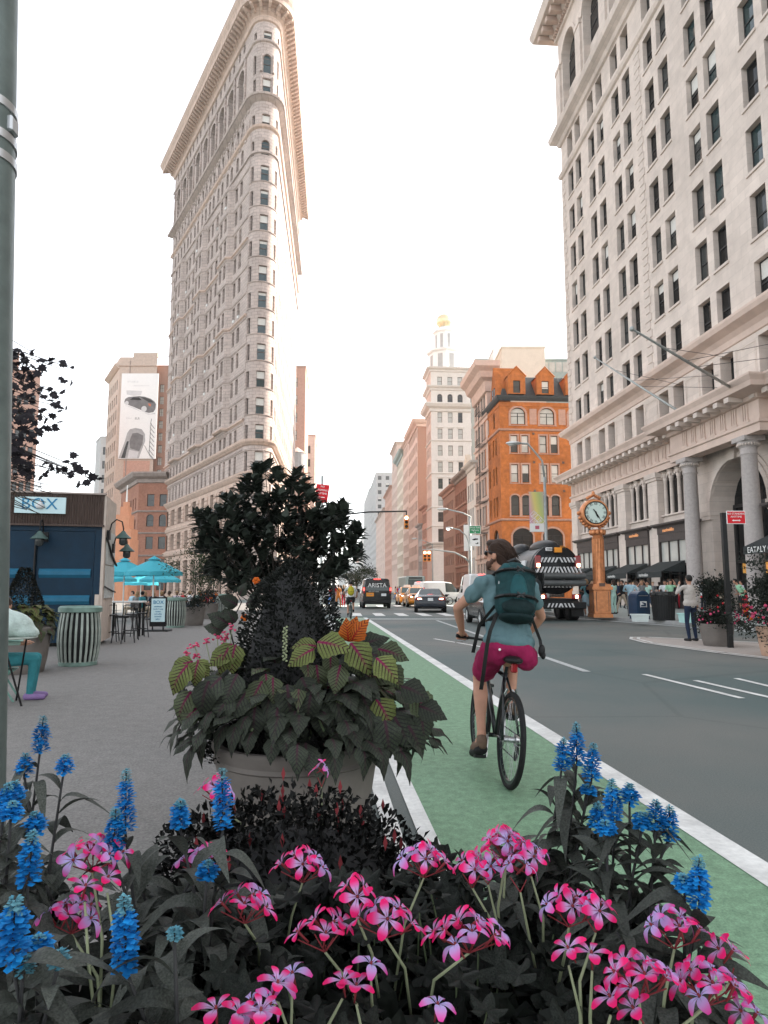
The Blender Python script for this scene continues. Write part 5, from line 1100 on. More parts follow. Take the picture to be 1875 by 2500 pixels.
for x0,x1 in ((-W_+.13,dx-.02),(dx+.02,-.17)):
    d=MB(); d.box(x0,x1,.02,.058,.29,h1-.15); o=d.build('door','container_blue',t)
    for zz_ in (1.05,1.72): 
        MB().poly([(zz_,.02),(zz_+.10,-.035),(zz_+.22,-.035),(zz_+.32,.02)],x0+.08,x1-.06,plane='yz').build('door_rib','container_blue',o) if 0 else ob('door_rib',MB().add([(x0+.06,.02,zz_),(x1-.06,.02,zz_),(x1-.06,-.045,zz_+.08),(x0+.06,-.045,zz_+.08),(x0+.06,-.045,zz_+.17),(x1-.06,-.045,zz_+.17),(x1-.06,.02,zz_+.23),(x0+.06,.02,zz_+.23)],[(0,1,2,3),(3,2,5,4),(4,5,6,7)]).mesh('door_rib','blue_light'),o)
MB().tube([(dx-.03,-.03,.3),(dx-.03,-.03,h1-.2)],.025,6).build('lock_bar','black',t); MB().rbox(dx-.1,dx+.08,-.07,0,1.35,1.5,.02).build('lock_box','container_blue',t)
f=MB(); n=46; f.box(-W_-.05,.02,-.02,Dp,h1+.001,h2); f.build('fascia','rust_wood',t)
cs=MB()
for i in range(n): x=-W_+i*(W_/n); cs.add([(x,-.02,h1+.03),(x+.02,-.05,h1+.03),(x+.04,-.02,h1+.03),(x,-.02,h2-.02),(x+.02,-.05,h2-.02),(x+.04,-.02,h2-.02)],[(0,1,4,3),(1,2,5,4)])
cs.build('corrugation','rust_wood',t,kind='stuff'); MB().box(-W_-.08,.05,-.09,-.02,h1-.02,h1+.03).build('trim_board','rust_wood',t); MB().box(-W_-.08,.06,-.08,.05,h2,h2+.04).build('coping','stone_dark',t)
sw=MB(); sw.box(.0,.07,-.0,Dp,0.1,h2-.02); sw.build('side_wall','ply',t)
for z0,z1 in ((1.2,2.05),(2.08,2.95)): MB().box(.075,.10,.25,Dp-.08,z0,z1).build('side_panel','panel_white',t)
MB().tube([(.11,.1,2.75),(.13,.9,2.35),(.13,Dp+.05,2.1)],.03,6).build('strut','black',t); MB().tube([(.11,.1,1.5),(.13,Dp+.05,1.35)],.02,6).build('strut','black',t); MB().box(-.1,-.0,-.04,.02,.1,1.3).build('post','ply',t)
a0,a1=at(62,1218,17.2),at(170,1257,17.2); sgn=thing('kiosk_sign','pale blue BOX sign mounted on the kiosk fascia','sign',((a0.x+a1.x)/2,16.85,(a0.z+a1.z)/2),R(14)); sw_,sh_=1.18,a0.z-a1.z
MB().box(-sw_/2,sw_/2,-.03,.03,-sh_/2,sh_/2).build('board','sign_pale',sgn); text('lettering','BOX',.40,'sign_blue',sgn,(-.02,-.036,.02),spacing=1.05); MB().lathe([(.03,0),(.09,.02),(.11,.08),(.02,.2),(.0005,.26)],10,(0,-.045,-.1)).build('flame_mark','poster_light',sgn,smooth=True)
def wall_lamp(loc,lb_,rz=0,group='gooseneck lamps of the kiosk'):
    t=thing('wall_lamp',lb_,'wall lamp',loc,rz,group); MB().box(-.04,.04,-.12,.12,-.12,.12).build('wall_plate','black',t)
    MB().tube([(0,0,0),(.06,0,.3),(.18,0,.42),(.32,0,.36),(.36,0,.18),(.36,0,.1)],.018,8).build('gooseneck','black',t,smooth=True)
    MB().lathe([(.03,.12),(.05,.1),(.09,.04),(.20,-.06),(.21,-.08)],16,(.36,0,0),cap=False).build('shade','lamp_green',t,smooth=True); MB().lathe([(.09,-.02),(.10,-.1),(.10,-.22),(.06,-.26),(.02,-.27)],12,(.36,0,0)).build('glass','glass_grey',t,smooth=True)
kw=Matrix.Rotation(R(14),3,'Z'); kp=lambda x,y,z:Vector((C.x,C.y,0))+kw@Vector((x,y,z))
wall_lamp(kp(.11,.35,2.85),'upper gooseneck lamp on the kiosk side wall',R(14)); wall_lamp(kp(.11,1.2,2.55),'lower gooseneck lamp on the kiosk side wall',R(14)); wall_lamp(kp(-1.38,-.03,2.75),'gooseneck lamp hanging below the kiosk sign',R(14)-PI/2)
# ---------------------------------------------------------------- stools, counter, menu board
mat('stool',(.035,.035,.036),.4,.2,8,metal=.6)
st=None
def stool(P,rz,lb_):
    global st
    if st: t=copy_tree(st); t.location=P; t.rotation_euler.z=rz; t['label']=lb_; return
    t=thing('bar_stool',lb_,'bar stool',P,rz,'dark metal bar stools at the kiosk counter'); st=t
    MB().rbox(-.17,.17,-.17,.17,.70,.735,.015).build('seat','stool',t)
    for x in (-1,1):
        for y in (-1,1): MB().tube([(x*.14,y*.14,.71),(x*.21,y*.21,0)],[.02,.014],6).build('leg','stool',t)
    b=MB()
    for a,c in (((-1,-1),(1,-1)),((1,-1),(1,1)),((1,1),(-1,1)),((-1,1),(-1,-1))): b.tube([(a[0]*.185,a[1]*.185,.26),(c[0]*.185,c[1]*.185,.26)],.01,5)
    b.build('foot_rail','stool',t); b=MB(); b.tube([(-.16,-.16,.72),(-.17,-.2,1.0),(.17,-.2,1.0),(.16,-.16,.72)],.014,6); b.build('back_rail','stool',t,smooth=True)
for i,(px,py,a,lb_) in enumerate(((268,1566,.2,'bar stool nearest the striped basket, at the counter end'),(300,1570,1.,'bar stool standing forward of the others by the counter'),(318,1562,.4,'bar stool with its back to the menu board side'),(340,1556,2.2,'bar stool closest to the menu board'))): stool(gnd(px,py),a,lb_)
P=gnd(268,1556); t=thing('counter_table','pale counter top on dark legs beside the kiosk','table',(P.x+.05,P.y+.5,0),.1); MB().rbox(-.3,.75,-.3,.3,1.02,1.07,.01).build('table_top','offwhite',t)
for x in (-.22,.68):
    for y in (-.22,.22): MB().box(x-.03,x+.03,y-.03,y+.03,0,1.02).build('leg','black',t)
P=gnd(385,1541); t=thing('menu_board','black framed standing menu board with pale sheet','sign board',P,.05); k=P.y/FPX
MB().box(-.28,.28,-.03,.03,.16,1.16).build('frame','black',t); o=ob('sheet',MB().box(-.235,.235,-.036,-.031,.32,1.11).mesh('sheet','sign_pale'),t); MB().rbox(-.42,.42,-.32,.28,0,.05,.015).build('base','black',t); MB().box(-.2,-.16,-.02,.02,.05,.17).build('leg','black',t); MB().box(.16,.2,-.02,.02,.05,.17).build('leg','black',t)
text('lettering','BOX',.17,'sign_blue',o,(0,-.04,.98)); 
for i,w in enumerate(('sandwiches','bowls + soup','cookies','iced coffee','lemonade','gelato')): text('lettering',w,.06,'sign_blue',o,(0,-.04,.84-.085*i))
# ---------------------------------------------------------------- umbrellas
mat('umbrella_blue',(.075,.42,.52),.75,.08,3,thru:=0) if 0 else leafmat('umbrella_blue',(.08,.47,.58),(.10,.52,.62),.75,None,.03,.35)
um=None
def umbrella(px,py,y,lb_,s=1.,rz=.3):
    global um
    P=at(px,py,y); loc=(P.x,y,P.z-2.62*s)
    if um: t=copy_tree(um); t.location=loc; t.rotation_euler.z=rz; t.scale=(s,)*3; t['label']=lb_; return
    t=thing('umbrella',lb_,'umbrella',loc,rz,'blue cafe umbrellas'); um=t; t.scale=(s,)*3
    MB().tube([(0,0,0),(0,0,2.6)],.03,8).build('pole','offwhite',t); MB().lathe([(.3,0),(.3,.06),(.05,.1)],16).build('foot','darkgrey',t)
    c=MB(); N=8; R0_=1.2; ring=[]
    for i in range(N*4):
        a=2*PI*i/(N*4); q=i%4; sag=(0,.05,.07,.05)[q]; rr=R0_*(1,.965,.95,.965)[q]; ring.append((rr*cos(a),rr*sin(a),2.02+sag*.4)); 
    mid=[(x*.5,y_*.5,2.34+.0) for x,y_,z in ring]; top=[(0,0,2.62)]
    M_=N*4; c.v=ring+mid+[(x,y_,z-.16) for x,y_,z in ring]+top; c.f=[(i,(i+1)%M_,M_+(i+1)%M_,M_+i) for i in range(M_)]+[(M_+i,M_+(i+1)%M_,3*M_) for i in range(M_)]+[(2*M_+i,2*M_+(i+1)%M_,(i+1)%M_,i) for i in range(M_)]; c.m=[0]*len(c.f); c.build('canopy','umbrella_blue',t)
    for i in range(N): a=2*PI*i/N; MB().tube([(0,0,2.55),(R0_*.5*cos(a),R0_*.5*sin(a),2.31),(R0_*cos(a),R0_*sin(a),1.99)],.012,4).build('rib','alu',t)
    MB().lathe([(.28,2.56),(.02,2.72)],12).build('cap','umbrella_blue',t)
umbrella(377,1363,29,'large light blue umbrella in front, left of the potted trees',1.0,.2); umbrella(305,1366,30.5,'light blue umbrella half behind the kiosk lamps',1.,.5); umbrella(392,1391,40,'smaller light blue umbrella behind the front one',1.,.1); umbrella(345,1402,46,'light blue umbrella farthest back, seen between the others',1.,.7); umbrella(280,1388,38,'light blue umbrella nearest the kiosk wall',1.,.4)
# grey steel post at the left edge of the view
Xp=at(17,1870,2.6).x; t=thing('steel_post','thick grey green steel post with two bands at the left edge','post',(Xp-.106,2.6,0)); t.rotation_euler=(0,-R(2.75),0); mat('post_green',(.125,.152,.142),.45,.18,9,.1,metal=.3,big=.2)
MB().lathe([(.14,0),(.14,.03),(.13,.05),(.125,.3),(.125,6.5)],32).build('shaft','post_green',t,smooth=True,sharp=40)
for py in (268,345,395): z=at(30,py,2.6).z; MB().lathe([(.126,-.02),(.131,-.018),(.131,.018),(.126,.02)],32,(0,0,z),cap=False).build('band','steel',t,smooth=True,sharp=40)
MB().rbox(.10,.14,-.03,.03,at(30,330,2.6).z,at(30,290,2.6).z,.008).build('clamp','steel',t)
# ================================================================ vehicles (local: rear at y=0, nose towards +y)
mat('car_black',(.007,.008,.009),.25,.2,3,coat=.4); mat('car_navy',(.008,.012,.02),.25,.2,3,coat=.4); mat('taxi',(.72,.26,.02),.28,.06,3,coat=.6); mat('car_white',(.62,.62,.61),.3,.05,3,coat=.5); mat('bus_grey',(.27,.31,.29),.4,.08,3); mat('plate_orange',(.75,.28,.03),.5,.05,4); mat('truck_black',(.010,.011,.012),.4,.3,4,.1); mat('tank_grey',(.045,.05,.05),.42,.18,3,.1,metal=.3); mat('stripe_white',(.6,.6,.6),.5,.15,8); mat('screen_glass',(.02,.035,.035),.06,.2,2,spec=.5); mat('pipe_grey',(.10,.105,.105),.45,.15,5,metal=.4)
def loft(st,glass=(),mats=('car_black','screen_glass'),round_=.0):
    """st: (y,zb,zbelt,zroof,wb,wbelt,wroof); glass: station pairs whose upper side panels are glass"""
    b=MB(); rings=[]
    for (y,zb,zm,zr,wb,wm,wr) in st:
        half=[(wb*.88,zb),(wb,zb+.14),(wm,(zb+zm)*.5),(wm*.985,zm),(wr,max(zm,zr-.10)),(wr*.86,zr-.015),(wr*.4,zr)]
        rings.append([(x,y,z) for x,z in half]+[(-x,y,z) for x,z in half[::-1]])
    n=14; 
    for r in rings: b.v+=r
    for i in range(len(st)-1):
        for j in range(n):
            g=1 if (i in glass and j in (3,9)) else 0
            b.f.append((i*n+j,(i+1)*n+j,(i+1)*n+(j+1)%n,i*n+(j+1)%n)); b.m.append(g)
    b.f.append(tuple(range(n))); b.m.append(0); q=(len(st)-1)*n; b.f.append(tuple(range(q,q+n))[::-1]); b.m.append(0)
    return b
def wheel(parent,x,y,r=.34,w=.22,side=1):
    t=MB(); t.lathe([(r*.62,-w/2),(r*.93,-w/2),(r,-w/2+.03),(r,w/2-.03),(r*.93,w/2),(r*.62,w/2)],22,cap=False); o=ob('wheel',t.mesh('tyre','rubber',True,40),parent,(x,y,r),(0,PI/2*side,0))
    q=MB(); q.lathe([(.001,.0),(r*.15,.03),(r*.5,.02),(r*.62,w/2-.05),(r*.64,w/2-.01)],20,cap=False)
    for k in range(5):
        a=2*PI*k/5; q.tube([(r*.12*cos(a),r*.12*sin(a),.05),(r*.58*cos(a),r*.58*sin(a),w/2-.04)],[.05,.035],5)
    ob('rim',q.mesh('rim','alu',True,40),o)
    ob('hub_back',MB().lathe([(.001,-w/2+.03),(r*.63,-w/2+.03)],16,cap=False).mesh('hub_back','black'),o)
def tail(parent,pts,y,m='red_lens',name='tail_lamp',d=.05): return MB().poly(pts,y-d,y,0).build(name,m,parent)
def numplate(parent,x,y,z,w=.32,h=.16,m='white_paint',tx='FHT 4178'):
    o=ob('number_plate',MB().box(-w/2,w/2,-.015,.0,-h/2,h/2).mesh('number_plate',m),parent,(x,y,z)); text('lettering',tx,h*.42,'sign_blue',o,(0,-.018,0),depth=.001); return o
def sedan(name,label,loc,rz,paint,lit=True,W=.92,H=1.46,L=4.75,group=None,taxi=False):
    t=thing(name,label,'car',loc,rz,group); h=H
    st=[(0.,.36,.72,.80,W*.86,W*.90,W*.80),(.06,.30,.86,.98,W*.94,W*.96,W*.88),(.45,.22,.92,1.04,W*.97,W,W*.88),(.95,.22,.94,1.08,W*.98,W,W*.80),(1.6,.22,.95,h-.03,W*.98,W,W*.66),(2.3,.22,.95,h,W*.98,W,W*.68),(3.0,.22,.94,h-.08,W*.98,W,W*.66),(3.6,.22,.92,1.02,W*.98,W*.99,W*.78),(4.3,.24,.80,.86,W*.96,W*.97,W*.82),(L,.34,.62,.68,W*.8,W*.84,W*.7)]
    loft(st,(3,4,5,6),(paint,'screen_glass')).build('body',[paint,'screen_glass'],t,smooth=True,sharp=32)
    MB().add([(-W*.74,.92,1.075),(W*.74,.92,1.075),(W*.585,1.56,h-.055),(-W*.585,1.56,h-.055)],[(0,1,2,3)]).build('rear_window','screen_glass',t,(0,-.012,.012))
    for s in (-1,1):
        tail(t,[(s*W*.50,.74),(s*W*.92,.76),(s*W*.90,.94),(s*W*.62,.92)][::s],.05,'red_lens')
        if lit: tail(t,[(s*W*.54,.80),(s*W*.78,.80),(s*W*.78,.87),(s*W*.56,.87)][::s],.0,'lamp_hot','brake_light',.012)
        MB().ell((s*(W+.1),3.05,1.0),(.12,.08,.08),8,6).build('mirror',paint,t,smooth=True)
    if lit: MB().box(-.18,.18,.97,1.0,1.09,1.12).build('high_brake_light','lamp_red',t)
    MB().rbox(-W*.95,W*.95,-.06,.3,.34,.56,.05).build('bumper',paint,t); MB().box(-W*.5,W*.5,-.065,-.02,.3,.36).build('diffuser','black',t); numplate(t,0,-.01,.80)
    for s in (-1,1):
        for y in (.98,3.85): wheel(t,s*(W-.1),y,.34,.22,s)
    if taxi:
        o=MB(); o.poly([(-.32,0),(.32,0),(.26,.2),(-.26,.2)],2.1,2.4).build('roof_sign','white_paint',t,(0,0,h-.01))
    return t
k=lambda px,y:(px-937.5)*y/FPX
# dark sedan
sedan('sedan','dark navy sedan with bright brake lights in the middle lane','x' and (k(1050,41),41,0),-AV*0-R(3),'car_navy',True,.98)
# two taxis
sedan('taxi','orange taxi directly ahead of the dark sedan','x' and (k(1023,52.5),52.5,0),R(4),'taxi',True,.9,1.55,taxi=True); sedan('taxi','orange taxi farther ahead, left of the other taxi','x' and (k(1000,58.5),58.5,0),R(4),'taxi',True,.9,1.6,taxi=True)
# black car beside the cyclist
sedan('car','black car with one glowing tail light, half hidden by the cyclist','x' and (4.75,25.5,0),R(3),'car_black',True,.98,1.5)
for o in bpy.data.objects:
    if o.get('label','').startswith('black car with one glowing'): CARB=o
MB().rbox(-.98*.95,-.98*.52,-.03,.02,.74,.92,.02).build('tail_lamp','lamp_red',CARB)
# ---- vans
def van(name,label,loc,rz,paint,W=1.0,H=2.15,L=5.3,rear=True,group=None):
    t=thing(name,label,'van',loc,rz,group)
    st=[(0,.42,1.0,H-.12,W*.93,W*.96,W*.80),(.08,.36,1.05,H-.02,W*.98,W,W*.84),(.6,.3,1.1,H,W,W,W*.86),(2.6,.3,1.1,H,W,W,W*.86),(3.5,.3,1.1,H-.1,W,W,W*.82),(4.3,.3,1.08,1.22,W*.98,W*.98,W*.84),(L-.1,.32,.95,1.02,W*.94,W*.95,W*.8),(L,.4,.8,.88,W*.86,W*.88,W*.72)]
    loft(st,(3,4),(paint,'screen_glass')).build('body',[paint,'screen_glass'],t,smooth=True,sharp=32)
    if rear:
        MB().add([(-W*.80,-.004,1.30),(W*.80,-.004,1.30),(W*.72,.035,H-.16),(-W*.72,.035,H-.16)],[(0,1,2,3)]).build('rear_window','screen_glass',t,(0,-.012,0))
    for s in (-1,1):
        MB().rbox(s*W*.92-.07,s*W*.92+.07,-.05,.06,1.08,1.55,.02).build('tail_lamp','red_lens',t); MB().rbox(s*W*.92-.055,s*W*.92+.055,-.065,-.045,1.3,1.5,.008).build('brake_light','lamp_red',t)
        MB().rbox(s*(W+.12)-.1,s*(W+.12)+.1,3.9,4.0,1.15,1.45,.03).build('mirror','black',t)
        for y in (1.0,4.15): wheel(t,s*(W-.12),y,.36,.24,s)
    MB().rbox(-W*.97,W*.97,-.12,.2,.36,.58,.04).build('bumper','black',t); MB().box(-.25,.25,-.03,.03,H-.09,H-.05).build('high_brake_light','lamp_red',t)
    MB().box(-.006,.006,-.012,.0,.6,1.28).build('door_seam','black',t)
    return t
t=van('van','black cargo van with lettered rear window in the left lane','x' and (k(921,49.5),49.5,0),R(5),'car_black',1.06,2.2); text('lettering','ARISTA',.42,'letter_white',t,(0,-.04,1.68),(R(88),0,0),.003); o=numplate(t,-.52,-.02,1.02,.55,.26,'plate_orange','T31 48C'); numplate(t,.48,-.02,1.0,.36,.18,'white_paint','87144 MC')
text('lettering','AIR LIMOUSINE',.11,'letter_grey',t,(-.25,-.02,1.23),depth=.002)
van('van','white passenger van turning across the avenue','x' and (k(1022,66),66.5,0),-R(58),'car_white',1.0,2.15,5.2,False)
van('utility_truck','white utility van ahead, half hidden behind the cyclist','x' and (k(1175,52),52,0),R(4),'car_white',1.05,2.6)
# ---- bus
Yb=92.; t=thing('bus','grey green city bus seen from behind beyond the taxis','bus',(k(1014,Yb),Yb,0),R(4)); W,H=1.32,3.15
MB().rbox(-W,W,0,11,.35,H,.12).build('body','bus_grey',t); MB().rbox(-W*.75,W*.75,-.02,.02,1.95,2.7,.02).build('rear_window','screen_glass',t); MB().box(-W*.7,W*.7,-.03,.0,2.78,3.0).build('route_board','black',t); MB().rbox(-W*.95,W*.95,-.1,.1,.35,.7,.04).build('bumper','darkgrey',t); MB().box(-W*.6,W*.6,-.02,.0,.9,1.7).build('engine_grille','darkgrey',t)
for s in (-1,1):
    MB().box(s*W*.88-.1,s*W*.88+.1,-.03,.02,1.0,1.6).build('tail_lamp','red_lens',t)
    for y in (2.5,8.5): wheel(t,s*(W-.15),y,.48,.3,s)
# ---- black vacuum truck
Yt=30.2; t=thing('vacuum_truck','big black vacuum truck with striped round tank end and lit tail lights','truck',(k(1366,Yt),Yt,0),R(5)); W=1.22
mat('truck_red',(.12,.01,.01),.3,.2,4)
MB().box(-W*.8,W*.8,.5,9,.75,1.0).build('chassis','truck_black',t)
TC=2.32; TR=1.1
tk=MB(); tk.lathe([(TR*.4,-.25),(TR*.85,-.12),(TR,.0),(TR,.3),(TR*1.02,.32),(TR*1.02,.42),(TR,.44),(TR,5.0),(TR*.8,5.3)],36); ob('tank',tk.mesh('tank','tank_grey',True,45),t,(0,.6,TC),(-PI/2,0,0))
dr=MB(); dr.lathe([(.0005,-.30),(TR*.5,-.26),(TR*.88,-.14),(TR*1.03,-.02),(TR*1.03,.06)],36,cap=False); do=ob('tank_door',dr.mesh('tank_door','truck_black',True,45),t,(0,.55,TC),(-PI/2,0,0))
# white hazard stripes laid on the door
sn=0
for i in range(-6,7):
    for zz_,h in ((.42,.22),(-.02,.26),(-.72,.2)):
        x=i*.17; 
        if (x*x+(zz_)**2)**.5>TR*.93: continue
        if abs(x)<.1 and zz_>.2: continue
        s=1 if x<0 else -1; dd=-.16-.1*(1-((x*x+zz_*zz_)**.5/TR))
        MB().poly([(x,zz_-h/2),(x+.07,zz_-h/2),(x+.07+s*.12,zz_+h/2),(x+s*.12,zz_+h/2)],-.42,-.30).build('hazard_stripe','stripe_white',t,(0,.62,TC))
for s in (-1,1):
    for j in range(4): z=.25-.22*j; MB().poly([(s*.86,z),(s*1.0,z+.1),(s*1.0,z+.19),(s*.86,z+.09)][::s],-.18,-.10).build('hazard_stripe','stripe_white',t,(0,.6,TC))
for i,z in enumerate((TC-.30,TC-.62)):
    p=MB(); p.tube([(-.72,.12,z),(1.18,.12,z)],.145,14); p.tube([(-.74,.12,z),(-.66,.12,z)],.16,14); p.tube([(.2,.12,z),(.26,.12,z)],.155,14); p.build('suction_pipe','pipe_grey',t,smooth=True,sharp=40)
    MB().tube([(-.745,.12,z),(-.735,.12,z)],.11,12).build('pipe_mouth','black',t)
for s in (-1,1):
    MB().rbox(s*.93-.13,s*.93+.13,.18,.34,TC+.05,TC+.62,.03).build('lamp_housing','red_lens',t); MB().rbox(s*.93-.075,s*.93+.075,.15,.19,TC+.1,TC+.26,.02).build('tail_lamp','lamp_hot',t)
    MB().rbox(s*.78-.2,s*.78+.2,.12,.24,.98,1.2,.03).build('lamp_housing','red_lens',t); MB().rbox(s*.78-.07,s*.78+.07,.1,.14,1.02,1.16,.02).build('tail_lamp','lamp_hot',t)
b=MB(); b.rbox(-W,W,.1,.5,.55,.85,.03); b.build('bumper','truck_black',t)
for i in range(8): x=-.6+i*.17; MB().poly([(x,.62),(x+.07,.62),(x+.07+(.08 if i<4 else -.08),.8),(x+(.08 if i<4 else -.08),.8)],.085,.10).build('bumper_stripe','stripe_white',t)
for s in (-1,1):
    for y in (1.2,2.5,7.6): wheel(t,s*(W-.3),y,.5,.5,s)
    MB().box(s*(W-.3)-.28,s*(W-.3)+.28,.42,.45,.2,.85).build('mud_flap','black',t)
MB().rbox(-.16,.16,.1,.3,TC+.75,TC+.98,.02).build('warning_sign','plate_orange',t); MB().rbox(-.55,-.28,.12,.3,TC+.82,TC+.98,.02).build('unit_sign','stripe_white',t); text('lettering','W0006',.1,'black',t,(-.415,.115,TC+.9)); text('lettering','307-5',.14,'plate_orange',t,(.2,.1,TC+1.0))
hp=MB(); hp.ell((0,2.2,TC+1.05),(.55,1.6,.4),14,8); hp.ell((-.35,4.8,TC+.95),(.5,1.2,.5),12,8); hp.build('hose_boom','truck_black',t,smooth=True)
dc=MB(); dc.lathe([(.0005,-.08),(.42,-.04),(.52,.0),(.52,.5)],24,cap=False); ob('side_drum',dc.mesh('side_drum','tank_grey',True,45),t,(-1.25,.35,1.5),(-PI/2,0,0)); MB().box(-1.5,-1.0,.24,.27,1.42,1.5).build('drum_label','stripe_white',t); ob('drum_mouth',MB().tube([(-1.28,.2,2.12),(-1.1,.9,2.2)],[.2,.2],12).mesh('drum_mouth','black'),t)
MB().box(-W*1.0,W,6.2,8.9,.8,3.0).build('cab','truck_black',t); o=MB().box(-TR-.03,-TR+.1,1.6,2.5,TC-.05,TC+.45).build('tank_label','stripe_white',t)
MB().rbox(-1.35,-1.05,.6,1.0,.5,1.0,.03).build('tool_box','darkgrey',t); numplate(t,-1.15,.55,1.05,.3,.3,'stripe_white','AP 92')
# ---- bicycle leaning by the white van is built with the other bicycles
# ================================================================ people
import numpy as np
mat('skin',(.44,.235,.16),.55,.08,12,sss=.1); mat('skin_pale',(.55,.33,.25),.55,.08,12); mat('skin_dark',(.16,.085,.055),.55,.1,12); mat('hair_brown',(.045,.026,.018),.5,.35,40,.6,stretch=(1,1,6)); mat('hair_black',(.012,.010,.009),.5,.3,40,.5); mat('hair_fair',(.30,.19,.10),.55,.2,40,.4); mat('beard',(.10,.055,.04),.7,.3,60,.4)
CLOTH={'teal':(.10,.172,.185),'magenta':(.235,.011,.06),'white':(.62,.64,.65),'paleblue':(.36,.52,.60),'black':(.015,.015,.016),'grey':(.2,.2,.2),'beige':(.44,.40,.36),'navy':(.015,.025,.05),'khaki':(.40,.33,.25),'mint':(.42,.62,.55),'cyan':(.25,.52,.58),'pink':(.55,.05,.13),'red':(.5,.02,.04),'blue':(.05,.15,.4),'brown':(.13,.085,.06),'green':(.30,.55,.36),'lilac':(.45,.40,.46),'yellow':(.38,.33,.03),'denim':(.05,.08,.13),'tealbright':(.035,.19,.215),'orange':(.55,.2,.05)}
mat('cloth_teal',CLOTH['teal'],.85,.12,9,1.,bscale=11,stretch=(1,1,.5)); mat('cloth_magenta',CLOTH['magenta'],.85,.15,9,1.,bscale=13,stretch=(1,1,.6))
for k_,c in CLOTH.items(): mat('cloth_'+k_,c,.85,.12,18,.25,bscale=60)
def V3(p): return Vector(p)
def capsule(mb,p,q,r0,r1,n=10):
    p=V3(p);q=V3(q); d=(q-p); L=d.length
    if L<1e-5: mb.ell(p,(r0,r0,r0),n,6); return
    mb.tube([p,q],[r0,r1],n); mb.ell(p,(r0,)*3,n,6); mb.ell(q,(r1,)*3,n,6)
def body(caps,ells,vox,mats,sm=4,name='body'):
    """caps (p,q,r0,r1,zone), ells (c,(rx,ry,rz),zone[,rot]) -> one continuous skin with material zones"""
    mb=MB()
    for p,q,a,b,z in caps: capsule(mb,p,q,a,b)
    for e in ells: mb.ell(e[0],e[1],14,10,rot=e[3] if len(e)>3 else None)
    me=remesh(mb,vox,sm,name)
    for m in mats: me.materials.append(M(m))
    n=len(me.polygons); co=np.empty(n*3); me.polygons.foreach_get('center',co); co=co.reshape(-1,3); best=np.full(n,1e9); zone=np.zeros(n,int)
    for p,q,a,b,z in caps:
        p=np.array(p);q=np.array(q); d=q-p; L=max(1e-9,d@d); t=np.clip(((co-p)@d)/L,0,1); dist=np.linalg.norm(co-(p+t[:,None]*d),axis=1)-(a+(b-a)*t); k=dist<best; best[k]=dist[k]; zone[k]=z
    for e in ells:
        c=np.array(e[0]); r=np.array(e[1]); x=(co-c)
        if len(e)>3: x=x@np.array(e[3])
        dist=(np.linalg.norm(x/r,axis=1)-1)*r.min(); k=dist<best; best[k]=dist[k]; zone[k]=e[2]
    me.polygons.foreach_set('material_index',zone.astype(np.int32)); me.polygons.foreach_set('use_smooth',np.ones(n,bool)); me.update(); return me
def arm(sh,el,ha,zs,zf,zh,s=1.,caps=None):
    sh,el,ha=V3(sh),V3(el),V3(ha); caps.append((sh,sh.lerp(el,.62),.052*s,.046*s,zs)); caps.append((sh.lerp(el,.62),el,.044*s,.038*s,zf)); caps.append((el,ha,.038*s,.025*s,zf)); d=(ha-el).normalized()
    caps.append((ha,ha+d*.07*s,.03*s,.028*s,zh)); caps.append((ha+d*.07*s,ha+d*.14*s,.024*s,.012*s,zh)); 
    sd=d.cross(Vector((0,0,1))); sd=sd.normalized() if sd.length>.1 else Vector((1,0,0)); caps.append((ha+d*.02,ha+d*.06*s+sd*.035*s,.013*s,.009*s,zh))
POSES={}
